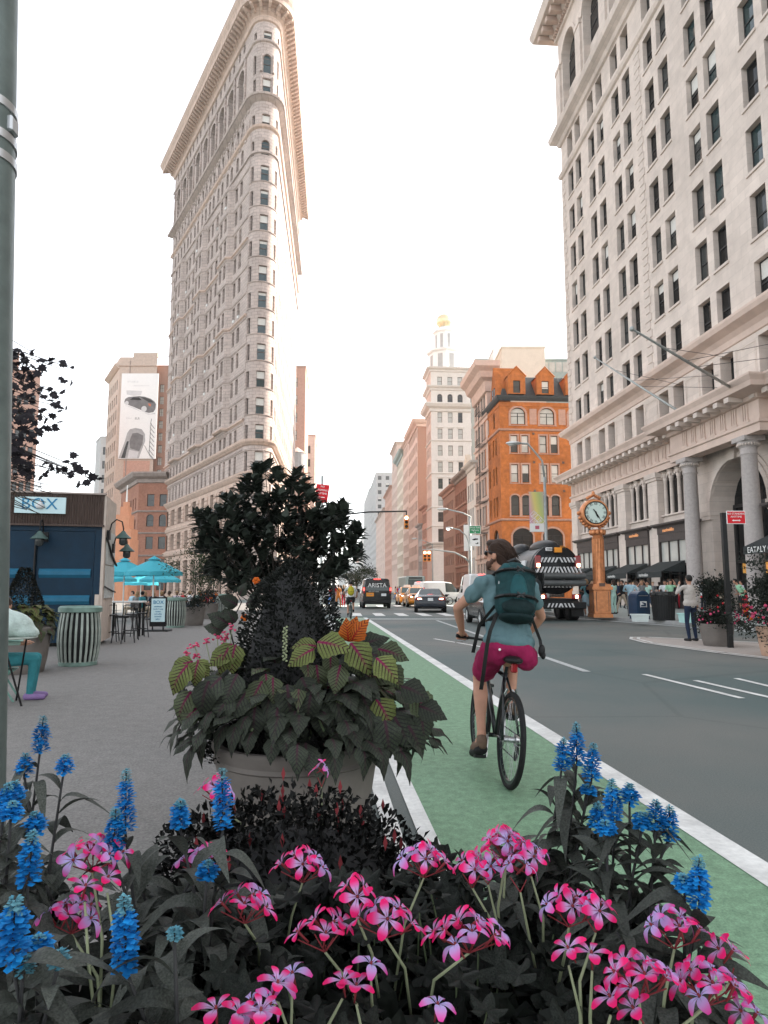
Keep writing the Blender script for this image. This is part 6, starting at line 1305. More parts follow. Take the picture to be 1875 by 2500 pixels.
def pose(stride=0.,arms='dd',sleeve='short',legs='pants',lean=0.,female=False,turn=0.):
    """standing or walking figure facing +y, 1.72 m"""
    key=(stride,arms,sleeve,legs,lean,female,turn)
    if key in POSES: return POSES[key]
    C=[];E=[]; zt=1; zsl=1 if sleeve=='long' else 0; zp=2; zl=2 if legs=='pants' else 0
    sw=.19 if female else .215; hw=.10
    T=lambda z:lean*(z-.92)
    C.append(((0,T(.95),.95),(0,T(1.15)+.01,1.15),.135,.12 if not female else .105,zt)); C.append(((0,T(1.15),1.15),(0,T(1.36),1.36),.12,.14,zt)); C.append(((-sw*.8,T(1.42),1.42),(sw*.8,T(1.42),1.42),.065,.065,zt)); E.append(((0,T(1.3),1.3),(.18 if not female else .155,.115,.17),zt)); E.append(((0,T(.93),.93),(.165,.125,.13),zp))
    C.append(((0,T(1.44),1.44),(0,T(1.54)+.015,1.54),.055,.05,0)); E.append(((0,T(1.62)+.02,1.63),(.075,.095,.115),0)); E.append(((0,T(1.62)+.115,1.61),(.014,.02,.02),0)); E.append(((0,T(1.6)+.07,1.555),(.04,.04,.035),0))
    for s in (-1,1): E.append(((s*.075,T(1.62)+.01,1.62),(.012,.02,.03),0))
    for s,a in ((-1,arms[0]),(1,arms[1])):
        sh=(s*sw,T(1.42),1.42)
        J={'d':((s*(sw+.06),T(1.16)-.02,1.15),(s*(sw+.05),T(1.16)+.06,.93)),'b':((s*(sw+.07),-.06,1.16),(s*(sw+.0),.12,1.02)),'u':((s*(sw+.10),.12,1.26),(s*.10,.30,1.50)),'h':((s*(sw+.10),.1,1.2),(s*.06,.24,1.15)),'p':((s*(sw+.09),.15,1.42),(s*.12,.2,1.66)),'f':((s*(sw+.05),.05,1.15),(s*(sw+.02),.27,1.05)),'w':((s*(sw+.13),-.06,1.17),(s*(sw-.04),.05,1.0))}[a]
        arm(sh,J[0],J[1],zt,zsl,0,1.,C)
    for s in (-1,1):
        st=stride*s; kn=(s*hw,.04+st*.22,.50); an=(s*hw*1.0,-.03+st*.42 -(.08 if st<0 else 0),.09+(.05 if st<0 else 0)); hip=(s*hw*.9,0,.90)
        if legs=='dress': C.append((hip,(s*.09,st*.1,.62),.13,.14,zp))
        if legs=='shorts': C.append((hip,V3(hip).lerp(V3(kn),.75),.105,.09,zp)); 
        C.append((hip,kn,.088,.058,zp if legs=='pants' else 0)); C.append((kn,V3(kn).lerp(V3(an),.35),.054,.06,zl)); C.append((V3(kn).lerp(V3(an),.35),an,.058,.042,zl))
        toe=(an[0]+s*.02,an[1]+.16,.035 if st>=0 else .05); C.append(((an[0],an[1]-.04,an[2]-.045),toe,.042,.034,3))
    POSES[key]=(C,E); return POSES[key]
HAIR={}
def hairmesh(kind):
    if kind in HAIR: return HAIR[kind]
    m=MB(); m.ell((0,0,1.655),(.088,.108,.105),14,10)
    if kind=='long': m.ell((0,-.06,1.52),(.085,.06,.17),12,8); m.ell((0,-.05,1.6),(.092,.08,.1),12,8)
    if kind=='cap': m.ell((0,.1,1.665),(.07,.09,.015),12,6)
    if kind=='hat': m.lathe([(.16,0),(.16,.015)],18,(0,0,1.68))
    if kind in('short','long'):
        # trim the face free
        k=[i for i,v in enumerate(m.v) if v[1]>.045 and v[2]<1.685]
        for i in k: m.v[i]=(m.v[i][0]*.8,.03,m.v[i][2])
    else: m.v=[(x,y,max(z,1.655)) for x,y,z in m.v]
    HAIR[kind]=m; return m
PM={}
def person(label,loc,rz,top='white',bottom='black',skin='skin',shoe='cloth_black',hair=('short','hair_black'),h=1.72,bag=None,vox=.02,group=None,**kw):
    key=tuple(sorted(kw.items()))+(vox,)
    if key not in PM: C,E=pose(**kw); PM[key]=body(C,E,vox,['skin']*4)
    t=thing('person',label,'person',loc,rz,group); s=h/1.72; t.scale=(s,s,s); L_=kw.get('lean',0.)
    o=ob('body',PM[key],t)
    for sl_,m in zip(o.material_slots,(skin,'cloth_'+top,'cloth_'+bottom,shoe)): sl_.link='OBJECT'; sl_.material=M(m)
    hm=hairmesh(hair[0]); nm='hair' if hair[0] in('short','long') else 'hat'
    hk=('m',hair); 
    if hk not in HAIR: HAIR[hk]=hm.mesh(nm,hair[1],True)
    ob(nm,HAIR[hk],t,(0,L_*.72+.01,0))
    if bag:
        if ('bag',bag) not in HAIR: b=MB(); b.ell((0,0,0),(.15,.10,.23),12,8); b.ell((0,-.06,-.06),(.11,.06,.12),10,6); HAIR[('bag',bag)]=b.mesh('backpack','cloth_'+bag,True)
        ob('backpack',HAIR[('bag',bag)],t,(0,-.19+L_*.35,1.28))
    return t
# ---------------------------------------------------------------- bicycles
mat('bike_black',(.012,.016,.017),.3,.2,6,coat=.5); mat('bike_green',(.03,.075,.07),.3,.2,6,coat=.5)
def bicycle(name,label,loc,rz,roll=0.,paint='bike_black',r=.345,group=None,crank=0.):
    t=thing(name,label,'bicycle',loc,rz,group); t.rotation_euler=(0,roll,rz)
    rear=V3((0,0,r)); fr=V3((0,1.03,r)); bb=V3((0,.45,.285)); sc_=V3((0,.27,.80)); ht=V3((0,.80,.83)); hb=V3((0,.855,.66))
    def wh(c):
        q=MB(); n,m=48,10; rt=.022
        for i in range(n):
            a=2*PI*i/n
            for j in range(m): b=2*PI*j/m; q.v.append((rt*cos(b),(r-rt+rt*sin(b))*cos(a),(r-rt+rt*sin(b))*sin(a)))
        q.f=[(i*m+j,((i+1)%n)*m+j,((i+1)%n)*m+(j+1)%m,i*m+(j+1)%m) for i in range(n) for j in range(m)]; q.m=[0]*len(q.f)
        o=ob('wheel',q.mesh('tyre','rubber',True),t,c)
        rm=MB(); 
        for i in range(n):
            a=2*PI*i/n
            for x,rr in ((-.012,r-.036),(.012,r-.036),(.010,r-.062),(-.010,r-.062)): rm.v.append((x,rr*cos(a),rr*sin(a)))
        rm.f=[(i*4+j,((i+1)%n)*4+j,((i+1)%n)*4+(j+1)%4,i*4+(j+1)%4) for i in range(n) for j in range(4)]; rm.m=[0]*len(rm.f)
        ob('rim',rm.mesh('rim','bike_black',False),o)
        sp=MB()
        for i in range(28):
            a=2*PI*i/28; b=a+(.35 if i%2 else -.35); s=.03*(1 if i%4<2 else -1); sp.tube([(s,.022*cos(b),.022*sin(b)),(0,(r-.06)*cos(a),(r-.06)*sin(a))],.0013,4,cap=False)
        ob('spoke',sp.mesh('spoke','steel'),o,kind='stuff'); ob('hub',MB().tube([(-.055,0,0),(.055,0,0)],.02,10).mesh('hub','steel'),o)
    wh(rear); wh(fr)
    f=MB()
    f.tube([bb,sc_],.017,10); f.tube([bb,hb],.02,10); f.tube([sc_+(bb-sc_)*.06,ht+(hb-ht)*.2],.016,10); f.tube([hb-(ht-hb)*.1,ht+(ht-hb)*.2],.02,10)
    for s in (-1,1): f.tube([bb+V3((s*.02,0,0)),V3((s*.045,.2,r-.02)),rear+V3((s*.065,0,0))],.010,8); f.tube([sc_+V3((s*.012,0,-.04)),V3((s*.04,.13,.60)),rear+V3((s*.065,0,0))],.009,8)
    f.build('frame',paint,t,smooth=True); fk=MB()
    for s in (-1,1): fk.tube([hb+V3((s*.02,0,-.03)),V3((s*.055,.90,.56)),fr+V3((s*.06,0,0))],[.014,.013,.010],8)
    fk.tube([hb+V3((-.06,.01,-.04)),hb+V3((.06,.01,-.04))],.014,8); fk.build('fork',paint,t,smooth=True)
    MB().tube([sc_,V3((0,.225,.92))],.013,8).build('seat_post','bike_black',t)
    sa=MB(); sa.ell((0,.10,.915),(.078,.11,.032),14,8); sa.ell((0,.27,.93),(.028,.14,.022),12,8); ob('saddle',remesh(sa,.008,6,'saddle'),t).data.materials.append(M('black'))
    st=MB(); st.tube([ht,ht+V3((0,-.02,.1)),V3((0,.86,1.0))],.016,8); st.build('stem','bike_black',t,smooth=True)
    hbr=MB(); hbr.tube([(-.30,.82,1.02),(-.15,.86,1.01),(0,.87,1.0),(.15,.86,1.01),(.30,.82,1.02)],.013,8); o=hbr.build('handlebar','bike_black',t,smooth=True)
    for s in (-1,1): ob('grip',MB().tube([(s*.20,.845,1.013),(s*.31,.818,1.021)],.017,8).mesh('grip','rubber'),o); ob('brake_lever',MB().tube([(s*.19,.86,1.0),(s*.24,.93,.97),(s*.30,.91,.96)],.006,6).mesh('brake_lever','steel'),o)
    cr=MB(); cr.tube([bb+V3((-.06,0,0)),bb+V3((.06,0,0))],.018,10); o=cr.build('crank','bike_black',t)
    ob('chainring',MB().lathe([(.06,-.003),(.085,-.003),(.085,.003),(.06,.003)],28,cap=False).mesh('chainring','steel'),o,bb+V3((.05,0,0)),(0,PI/2,0))
    for s,a in ((-1,crank),(1,crank+PI)):
        e=bb+V3((s*.075,.17*sin(a),.17*cos(a))); ob('crank_arm',MB().tube([bb+V3((s*.065,0,0)),e],[.013,.010],8).mesh('crank_arm','steel'),o); ob('pedal',MB().rbox(-.045,.045,-.035,.035,-.011,.011,.004).mesh('pedal','black'),o,e+V3((s*.05,0,0)),(-.3,0,0))
    ch=MB(); ch.tube([bb+V3((.05,.0,.084)),rear+V3((.045,0,.04)),rear+V3((.045,-.04,0)),rear+V3((.045,0,-.04)),rear+V3((.045,.05,-.14)),bb+V3((.05,0,-.084))],.005,5); ch.build('chain','darkgrey',t)
    cas=MB().lathe([(.01,0),(.045,.0),(.03,.03)],18).mesh('cassette','steel'); ob('cassette',cas,t,rear+V3((.03,0,0)),(0,PI/2,0))
    MB().tube([rear+V3((.05,-.02,-.02)),rear+V3((.06,.01,-.10)),rear+V3((.055,.05,-.15))],.012,6).build('derailleur','darkgrey',t); cb=MB(); cb.tube([rear+V3((.06,-.03,-.03)),rear+V3((.075,-.09,.02)),rear+V3((.07,-.06,.12)),rear+V3((.06,.03,.10))],.004,5); cb.build('cable','black',t,smooth=True)
    lt=MB(); lt.rbox(-.025,.025,-.03,.0,-.035,.035,.01); ob('rear_light',lt.mesh('rear_light','red_lens'),t,(0,.06,.86)); bk=MB()
    for s in (-1,1): bk.tube([(s*.02,.12,.69),(s*.045,.09,.66),(s*.03,.07,.70)],.008,6)
    bk.build('brake','steel',t); return t
RB=V3((.90,5.10,0)); RZ=R(4.3); ROLL=R(5.5)
bicycle('bicycle','black bicycle ridden along the green lane','x' and RB,RZ,ROLL,'bike_black',crank=R(195))
# ---------------------------------------------------------------- the cyclist in the lane
cy=thing('person','cyclist in teal shirt and magenta shorts with a dark green backpack, riding away','person',RB,RZ); cy.rotation_euler=(0,ROLL,RZ)
C=[];E=[]; hipL,hipR=(-.10,.26,.97),(.10,.26,.97); knL,anL=(-.125,.63,.705),(-.125,.40,.285); knR,anR=(.125,.68,.89),(.125,.46,.535)
tor=[((0,.25,.98),(0,.33,1.16),.135,.125),((0,.33,1.16),(0,.41,1.36),.125,.145)]
for p,q,a,b in tor: C.append((p,q,a,b,0))
E.append(((0,.40,1.36),(.185,.115,.16),0)); shL,shR=(-.19,.43,1.475),(.19,.43,1.475); C.append((shL,shR,.07,.07,0)); hc=V3((-.075,.50,1.715)); C.append(((0,.43,1.49),(-.045,.475,1.62),.062,.055,0))
def hd(v): # head frame: local +y is where the face looks
    return hc+Matrix.Rotation(R(52),3,'Z')@V3(v)
rh=Matrix.Rotation(R(52),3,'Z')
E.append((hd((0,0,.03)),(.078,.098,.10),0,rh)); E.append((hd((0,.02,-.045)),(.062,.078,.075),0,rh)); E.append((hd((0,.07,-.095)),(.034,.03,.028),4,rh)); C.append((hd((0,.098,.03)),hd((0,.118,-.015)),.010,.015,0)); E.append((hd((0,.09,.055)),(.05,.02,.016),0,rh)); E.append((hd((0,.092,-.055)),(.024,.016,.012),0,rh))
for s in (-1,1): E.append((hd((s*.08,.0,.0)),(.012,.02,.034),0,rh)); E.append((hd((s*.045,.055,-.07)),(.022,.035,.03),4,rh)); C.append((hd((s*.066,.01,-.03)),hd((s*.045,.06,-.085)),.018,.018,4))
def bentarm(sh,el,ha,s):
    sh,el,ha=V3(sh),V3(el),V3(ha); C.append((sh,sh.lerp(el,.5),.056,.052,0)); C.append((sh.lerp(el,.5),el,.05,.04,0)); m=el.lerp(ha,.35); C.append((el,m,.041,.043,0)); C.append((m,ha,.042,.026,0))
    # palm over the grip, fingers curled round it, thumb under
    g=V3((s*.265,.83,1.016)); C.append((ha,g+V3((0,-.02,.03)),.028,.030,0)); E.append((g+V3((0,-.005,.028)),(.044,.036,.02),0))
    for i in range(4):
        x=g.x+(-.034+.0225*i); l=(.9,1.,.97,.85)[i]; a=V3((x,g.y+.022,g.z+.026)); b=V3((x,g.y+.042*l,g.z+.004)); c=V3((x,g.y+.024*l,g.z-.022)); d=V3((x,g.y-.002,g.z-.024)); C.append((a,b,.0105,.010,0)); C.append((b,c,.010,.009,0)); C.append((c,d,.009,.0075,0))
    t0=g+V3((-s*.038,-.01,.02)); C.append((t0,t0+V3((-s*.018,.02,-.016)),.012,.011,0)); C.append((t0+V3((-s*.018,.02,-.016)),t0+V3((-s*.008,.03,-.04)),.0105,.008,0))
bentarm(shL,(-.365,.58,1.265),(-.275,.775,1.06),-1); bentarm(shR,(.355,.60,1.255),(.275,.775,1.06),1)
def leg(h,k,a):
    h,k,a=V3(h),V3(k),V3(a); C.append((h,h.lerp(k,.5),.094,.085,0)); C.append((h.lerp(k,.5),k,.083,.058,0)); c=k.lerp(a,.3)+V3((0,-.022,0)); C.append((k,c,.055,.062,0)); C.append((c,k.lerp(a,.65),.060,.044,0)); C.append((k.lerp(a,.65),a,.043,.034,0)); E.append((k+V3((0,.015,.01)),(.052,.05,.055),0)); E.append((a,(.04,.042,.04),0))
leg(hipL,knL,anL); leg(hipR,knR,anR)
C.append((anL,(-.135,.45,.20),.036,.032,0)); C.append((anR,(.135,.53,.485),.036,.03,0))
ob('body',body(C,E,.0085,['skin','skin','skin','skin','beard'],3),cy)
# shirt: loose shell, sleeves to mid upper arm
q=MB()
for p,r_ in ():pass
def shell(caps,ells,vox,m,name,sm=6):
    q=MB()
    for p,a,r0,r1 in caps: capsule(q,p,a,r0,r1,14)
    for e in ells: q.ell(e[0],e[1],16,10)
    me=remesh(q,vox,sm,name); me.materials.append(M(m)); return ob(name,me,cy)
l5=lambda a,b,t:V3(a).lerp(V3(b),t); eL,eR=(-.365,.58,1.265),(.355,.60,1.255)
sh=shell([((0,.245,1.03),(0,.33,1.18),.158,.146),((0,.33,1.18),(0,.40,1.36),.146,.158),((-.10,.25,1.04),(-.09,.36,1.3),.085,.09),((.10,.25,1.04),(.09,.36,1.3),.085,.09),(shL,shR,.083,.083),(shL,l5(shL,eL,.50),.078,.066),(shR,l5(shR,eR,.50),.078,.066),((0,.43,1.47),(-.02,.45,1.54),.085,.07)],[((0,.39,1.35),(.205,.135,.17)),((0,.255,1.04),(.215,.175,.10))],.0095,'cloth_teal','shirt')
mat('shirt_hem',(.10,.18,.19),.85,.1,18,.2); mat('short_hem',(.2,.01,.055),.85,.1,18,.2)
# shorts
so_=shell([(hipL,l5(hipL,knL,.72),.118,.100),(hipR,l5(hipR,knR,.72),.118,.100),((-.08,.24,1.0),(.08,.24,1.0),.11,.11),((-.06,.29,1.0),(.06,.29,1.0),.115,.115)],[((0,.225,.985),(.20,.15,.105)),((.135,.21,.93),(.095,.10,.10)),((-.10,.17,.955),(.095,.085,.105)),((.10,.17,.955),(.095,.085,.105))],.0095,'cloth_magenta','shorts')
ob('button',MB().ell((0,0,0),(.010,.005,.010),10,6).mesh('button','letter_white'),so_,(-.115,.065,.985)); ob('pocket_flap',MB().tube([(-.165,.085,.995),(-.12,.068,.965),(-.07,.066,.995)],.003,5).mesh('pocket_flap','short_hem'),so_)
from mathutils import noise
for o_,am,fr in ((sh,.016,(9,9,5)),(so_,.011,(10,10,6))):
    me=o_.data; me.calc_loop_triangles() if 0 else None
    nn_=[v.normal.copy() for v in me.vertices]
    for v,q in zip(me.vertices,nn_):
        c=v.co; f=noise.noise(Vector((c.x*fr[0]+c.z*6,c.y*fr[1],c.z*fr[2]-c.x*7))); g=noise.noise(Vector((c.x*26,c.y*26,c.z*15))); v.co=c+q*(am*(abs(f)*1.6-.45)+.0035*g)
# shoes
def shoe(a,toe,heel):
    q=MB(); capsule(q,heel,toe,.040,.036,12); capsule(q,V3(heel)+V3((0,0,.025)),V3(a)+V3((0,.0,-.02)),.042,.042,12); q.ell(V3(heel).lerp(V3(toe),.62),(.048,.09,.042),12,8); me=remesh(q,.008,5,'shoe'); me.materials.append(M('cloth_brown')); o=ob('shoe',me,cy)
    d=(V3(toe)-V3(heel)); s_=MB(); u=V3((0,0,-.034)); s_.tube([V3(heel)+u-d*.12,V3(heel).lerp(V3(toe),.35)+u,V3(toe)+u+d*.12],[.040,.042,.034],10); me=s_.mesh('sole','rubber',True); o2=ob('sole',me,o)
shoe(anL,(-.145,.535,.155),(-.13,.335,.225)); shoe(anR,(.14,.60,.455),(.13,.42,.49))
# hair: swept back, over the ears; sunglasses
q=MB()
for v,r_ in (((0,-.012,.055),(.092,.112,.098)),((0,-.055,.02),(.09,.082,.105)),((0,-.085,-.03),(.078,.052,.075)),((.02,-.11,-.075),(.055,.04,.05)),((0,.055,.105),(.068,.055,.035))): q.ell(hd(v),r_,14,10,rot=rh)
me=remesh(q,.008,3,'hair'); 
for v in me.vertices:
    w=(v.co-hc); l=rh.inverted()@w; f=math.sin(l.x*190+l.z*40)*.0022+math.sin(l.x*70+l.y*30)*.003; v.co+=w.normalized()*f
me.materials.append(M('hair_brown')); hr=ob('hair',me,cy); lk=MB()
for i in range(120):
    a=rnd.uniform(-1.5,1.5); z=rnd.uniform(-.02,.12); p0=hd((.08*sin(a),-.01-.06*cos(a),z)); p1=hd((.088*sin(a),-.085-.05*cos(a)*rnd.random(),z-.03)); p2=hd((.085*sin(a)+rnd.uniform(-.02,.03),-.13-.04*rnd.random(),z-.09-.03*rnd.random())); lk.tube([p0,p1,p2],[rnd.uniform(.003,.009),rnd.uniform(.003,.008),.001],5)
ob('hair_lock',lk.mesh('hair_lock','hair_brown',True),hr,kind='stuff')
sg=MB()
for s in (-1,1): sg.ell(hd((s*.034,.095,.022)),(.033,.012,.023),12,8,rot=rh); sg.tube([hd((s*.066,.088,.03)),hd((s*.083,.04,.03)),hd((s*.085,-.01,.022))],.005,6)
sg.build('sunglasses','black_gloss',cy,smooth=True)
# backpack
bp=thing('backpack','dark green backpack with black straps on the cyclist back','backpack',RB,RZ); bp.rotation_euler=(0,ROLL,RZ); mat('pack_green',(.008,.038,.041),.7,.25,14,.3); mat('pack_dark',(.006,.018,.019),.75,.25,14,.3); mat('pack_teal',(.011,.065,.072),.65,.2,14,.25)
tl=Matrix.Rotation(R(-17),3,'X'); KB=.86; P=lambda x,y,z:V3((0,.165,1.425))+tl@(V3((x,y,z))*KB)
def pk(parts,vox,m,name,parent=None,sm=5):
    q=MB()
    for c,r_ in parts: q.ell(P(*c),tuple(v*KB for v in r_),16,10,rot=tl)
    me=remesh(q,vox,sm,name); me.materials.append(M(m)); return ob(name,me,parent or bp)
pk([((0,0,.0),(.185,.13,.26)),((-.09,0,-.10),(.10,.13,.15)),((.09,0,-.10),(.10,.13,.15)),((-.08,.0,.12),(.11,.115,.14)),((.08,0,.12),(.11,.115,.14)),((0,.02,.2),(.12,.09,.10))],.010,'pack_green','body')
pk([((0,-.10,-.01),(.085,.055,.13)),((0,-.10,.05),(.07,.05,.10))],.009,'pack_teal','centre_panel'); pk([((0,-.09,-.16),(.155,.07,.085))],.009,'pack_dark','front_pocket'); pk([((0,-.02,-.24),(.165,.12,.05))],.009,'pack_dark','base_panel'); pk([((-.10,-.04,.19),(.05,.07,.07))],.009,'pack_teal','top_pocket')
for z,m in ((.165,0),(-.075,0)):
    s_=MB(); pts=[P(.19*sin(a),-.02-.135*cos(a)-(.012 if abs(a)<.8 else 0),z) for a in [i*PI/12-PI/2 for i in range(13)]]; 
    for a,b in zip(pts[:-1],pts[1:]): s_.tube([a,b],.013,4)
    s_.build('strap','black',bp); bu=MB(); c=P(0,-.178,z)
    for dx in (-1,1):
        for dz in (-1,1): bu.tube([c,c+V3((dx*.03,-.004,dz*.02))],[.010,.007],6)
    bu.build('buckle','darkgrey',bp,smooth=True)
MB().tube([P(-.12,-.06,.24),P(-.155,-.055,.13),P(-.165,-.05,.05)],.006,6).build('zip','steel',bp); MB().tube([P(-.06,.03,.30),P(0,.0,.325),P(.06,.03,.30)],.011,8).build('carry_handle','darkgrey',bp,smooth=True)
for x in (-1,1): MB().tube([P(x*.09,.06,.25),V3((x*.125,.42,1.555)),V3((x*.13,.53,1.46)),V3((x*.16,.5,1.28)),V3((x*.17,.30,1.18)),P(x*.15,.03,-.2)],.018,6).build('shoulder_strap','black',bp,smooth=True)
def ribbon(pts,w,name='loose_strap'):
    b=MB(); pts=[V3(p) for p in pts]
    for i,p in enumerate(pts):
        for dx in (-w/2,w/2):
            for dy in (-.002,.002): b.v.append(tuple(p+V3((dx,dy,0))))
    for i in range(len(pts)-1):
        a=i*4
        for u,v in ((0,1),(1,3),(3,2),(2,0)): b.f.append((a+u,a+v,a+4+v,a+4+u)); b.m.append(0)
    b.f+= [(0,2,3,1),tuple(len(b.v)-4+i for i in (0,1,3,2))]; b.m+=[0,0]; return b.build(name,'black',bp)
ribbon([P(-.16,.02,-.2),(-.19,.10,1.12),(-.205,.10,1.02),(-.215,.11,.80),(-.22,.13,.67)],.03); ribbon([P(-.17,.05,-.12),(-.25,.22,1.15),(-.27,.24,1.0),(-.275,.26,.93)],.028); ribbon([P(.16,.03,-.22),(.22,.16,1.08),(.235,.15,1.0)],.025)
q=MB(); q.ell((.235,.15,1.0),(.028,.02,.05),10,6); q.ell((.25,.15,.965),(.02,.018,.03),8,6); q.build('strap_bundle','black',bp,smooth=True)
# ---------------------------------------------------------------- second cyclist down the lane
RB2=V3((k(858,32.3)+.0,32.2,0)); bicycle('bicycle','greenish bicycle ridden by the far cyclist at the stop line','x' and RB2,R(5),0.,'bike_green',crank=R(150))
C=[];E=[]
C+=[((0,.25,.98),(0,.33,1.2),.14,.13,1),((0,.33,1.2),(0,.38,1.4),.13,.15,1),((-.18,.40,1.48),(.18,.40,1.48),.075,.075,1),((0,.42,1.5),(0,.45,1.62),.055,.05,0)]; E.append(((0,.47,1.70),(.08,.1,.115),0)); E.append(((0,.24,.97),(.18,.15,.13),2))
for s in (-1,1):
    arm((s*.19,.40,1.47),(s*.33,.58,1.27),(s*.28,.80,1.06),1,0,0,1.,C); kn=(s*.13,.64,.72 if s<0 else .84); an=(s*.13,.40,.30 if s<0 else .45); C+=[((s*.1,.26,.97),V3((s*.1,.26,.97)).lerp(V3(kn),.75),.115,.10,2),((s*.1,.26,.97),kn,.09,.06,0),(kn,an,.06,.04,0),((an[0],an[1]-.03,an[2]-.06),(an[0],an[1]+.16,an[2]-.1),.045,.036,3)]
c2=thing('person','far cyclist in white shirt and black shorts with a yellow backpack','person',RB2,R(5)); ob('body',body(C,E,.016,['skin','cloth_white','cloth_black','cloth_black']),c2); q=MB(); q.ell((0,.455,1.725),(.088,.108,.10),12,8); q.build('hair','hair_black',c2,smooth=True)
b2=thing('backpack','yellow backpack worn by the far cyclist','backpack',RB2,R(5)); q=MB(); q.ell((0,.16,1.34),(.16,.12,.24),14,10); q.ell((0,.08,1.27),(.12,.07,.13),12,8); me=remesh(q,.014,5,'body'); me.materials.append(M('cloth_yellow')); ob('body',me,b2); MB().tube([(-.12,.06,1.30),(0,.01,1.30),(.12,.06,1.30)],.012,6).build('strap','black',b2)
bicycle('bicycle','dark bicycle standing beside the white van','x' and (k(1096,61),61,0),R(100),0.,'bike_black')
# ---------------------------------------------------------------- man in the beige jacket photographing
P=gnd(1690,1566); mn=person('man in beige jacket and dark jeans raising a phone by the flower pots',P+V3((0,0,.008)),R(12),'beige','navy','skin','cloth_black',('short','hair_black'),1.79,None,.014,None,arms='ud',sleeve='long',legs='pants')
q=MB(); q.ell((0,0,0),(.24,.16,.15),14,10); me=remesh(MB().ell((0,.0,1.0),(.20,.145,.14),14,10).ell((0,.01,1.15),(.165,.13,.2),14,10),.014,5,'jacket_skirt'); me.materials.append(M('cloth_beige')); ob('jacket_skirt',me,mn)
ph=thing('phone','dark phone held up by the man in the beige jacket','phone',(0,0,0)); ph.location=P+Matrix.Rotation(R(12),3,'Z')@V3((-.09*1.04,.40*1.04,1.63)); ph.rotation_euler=(0,0,R(12)); MB().rbox(-.04,.04,-.006,.006,-.075,.075,.004).build('body','black',ph); MB().box(-.035,.035,-.008,-.0065,-.06,.065).build('screen','screen_glass',ph)
# ---------------------------------------------------------------- people on the right pavement
def pv_(px,py,lb_,rz,*a,h=None,**kw):
    P=gnd(px,py,.15) if kw.pop('kerb',True) else gnd(px,py,0); person(lb_,P,rz,*a,**kw)
pv_(1434,1505,'girl in pale blue dress with a dark backpack beside the truck',.2,'cyan','paleblue',shoe='cloth_white',hair=('long','hair_fair'),bag='navy',arms='hd',legs='dress',female=True)
pv_(1482,1497,'man in white shirt with hand raised to his head behind the clock',-.3,'white','black',arms='pd',legs='shorts')
pv_(1500,1499,'woman in pale mint trousers and vest right of the clock',.5,'mint','mint','skin',shoe='cloth_black',hair=('long','hair_brown'),arms='hh',female=True)
pv_(1522,1497,'man in black jacket and khaki trousers walking past the clock',1.7,'black','khaki','skin','cloth_brown',arms='fb',sleeve='long',stride=.8)
pv_(1541,1505,'man in light blue shirt and grey trousers at the mailbox',-.4,'paleblue','grey','skin','cloth_black',arms='hh',sleeve='long')
pv_(1570,1492,'woman in dark grey top behind the mailbox with arms raised',2.9,'grey','black','skin',hair=('long','hair_fair'),arms='pp',female=True)
pv_(1584,1491,'person in mint shirt walking behind the mailbox',2.,'mint','denim',arms='dd',stride=.5)
pv_(1626,1497,'man in white T-shirt with sunglasses behind the litter bin',2.9,'white','denim',arms='db',stride=.4)
pv_(1640,1500,'woman in pale top holding a drink behind the litter bin',3.0,'green','black','skin',hair=('long','hair_brown'),arms='pd',female=True,stride=.4)
pv_(1633,1490,'tall man in off-white shirt behind the couple at the bin',3.1,'white','khaki',arms='dd',sleeve='long',stride=.4)
pv_(1650,1488,'woman in black walking along the shop fronts',2.6,'black','black','skin',hair=('long','hair_black'),arms='dd',stride=.7,female=True)
pv_(1718,1490,'man in dark cap and pale shirt behind the flower pot',-1.,'white','navy',hair=('cap','hair_black'),arms='dd')
pv_(1737,1488,'man with sunglasses in khaki shirt by the portal',2.8,'khaki','brown',arms='dd')
pv_(1766,1492,'grey-haired man in brown shirt by the sign post',2.7,'brown','khaki','skin',hair=('short','hair_fair'),arms='hd')
pv_(1800,1487,'person in blue top under the awning',-.5,'blue','black',arms='dd')
pv_(1814,1497,'woman in lilac top and dark skirt near the right flower pots',1.6,'lilac','black','skin',hair=('short','hair_black'),arms='fh',legs='dress',female=True)
pv_(1833,1490,'man in light blue shirt with black braces under the awning',-.2,'paleblue','black',arms='dd',bag='black')
pv_(1846,1494,'woman in wide straw hat near the right flower pots',.4,'brown','khaki','skin',hair=('hat','hair_fair'),arms='dd',female=True)
pv_(1862,1489,'person in white cap at the right edge of the pavement',.2,'white','grey',hair=('cap','cloth_white'),arms='dd')
pv_(1822,1506,'person in mint shirt bending behind the right flower pot',1.5,'green','red','skin',arms='ff',lean=.55,female=True)
pv_(1452,1482,'person in dark clothes walking beyond the clock',2.9,'black','grey',arms='dd',stride=.6); pv_(1530,1487,'person in red top walking under the first awnings',-2.9,'brown','black',arms='dd',stride=.7,female=True,hair=('long','hair_black')); pv_(1558,1487,'person in white blouse under the second awning',.4,'white','denim',arms='db',female=True,hair=('long','hair_brown'))
XT=['white','navy','khaki','grey','black','paleblue','red','lilac','brown','green']; XO=('first','second','third','fourth','fifth','sixth','seventh','eighth','ninth','tenth','eleventh','twelfth')
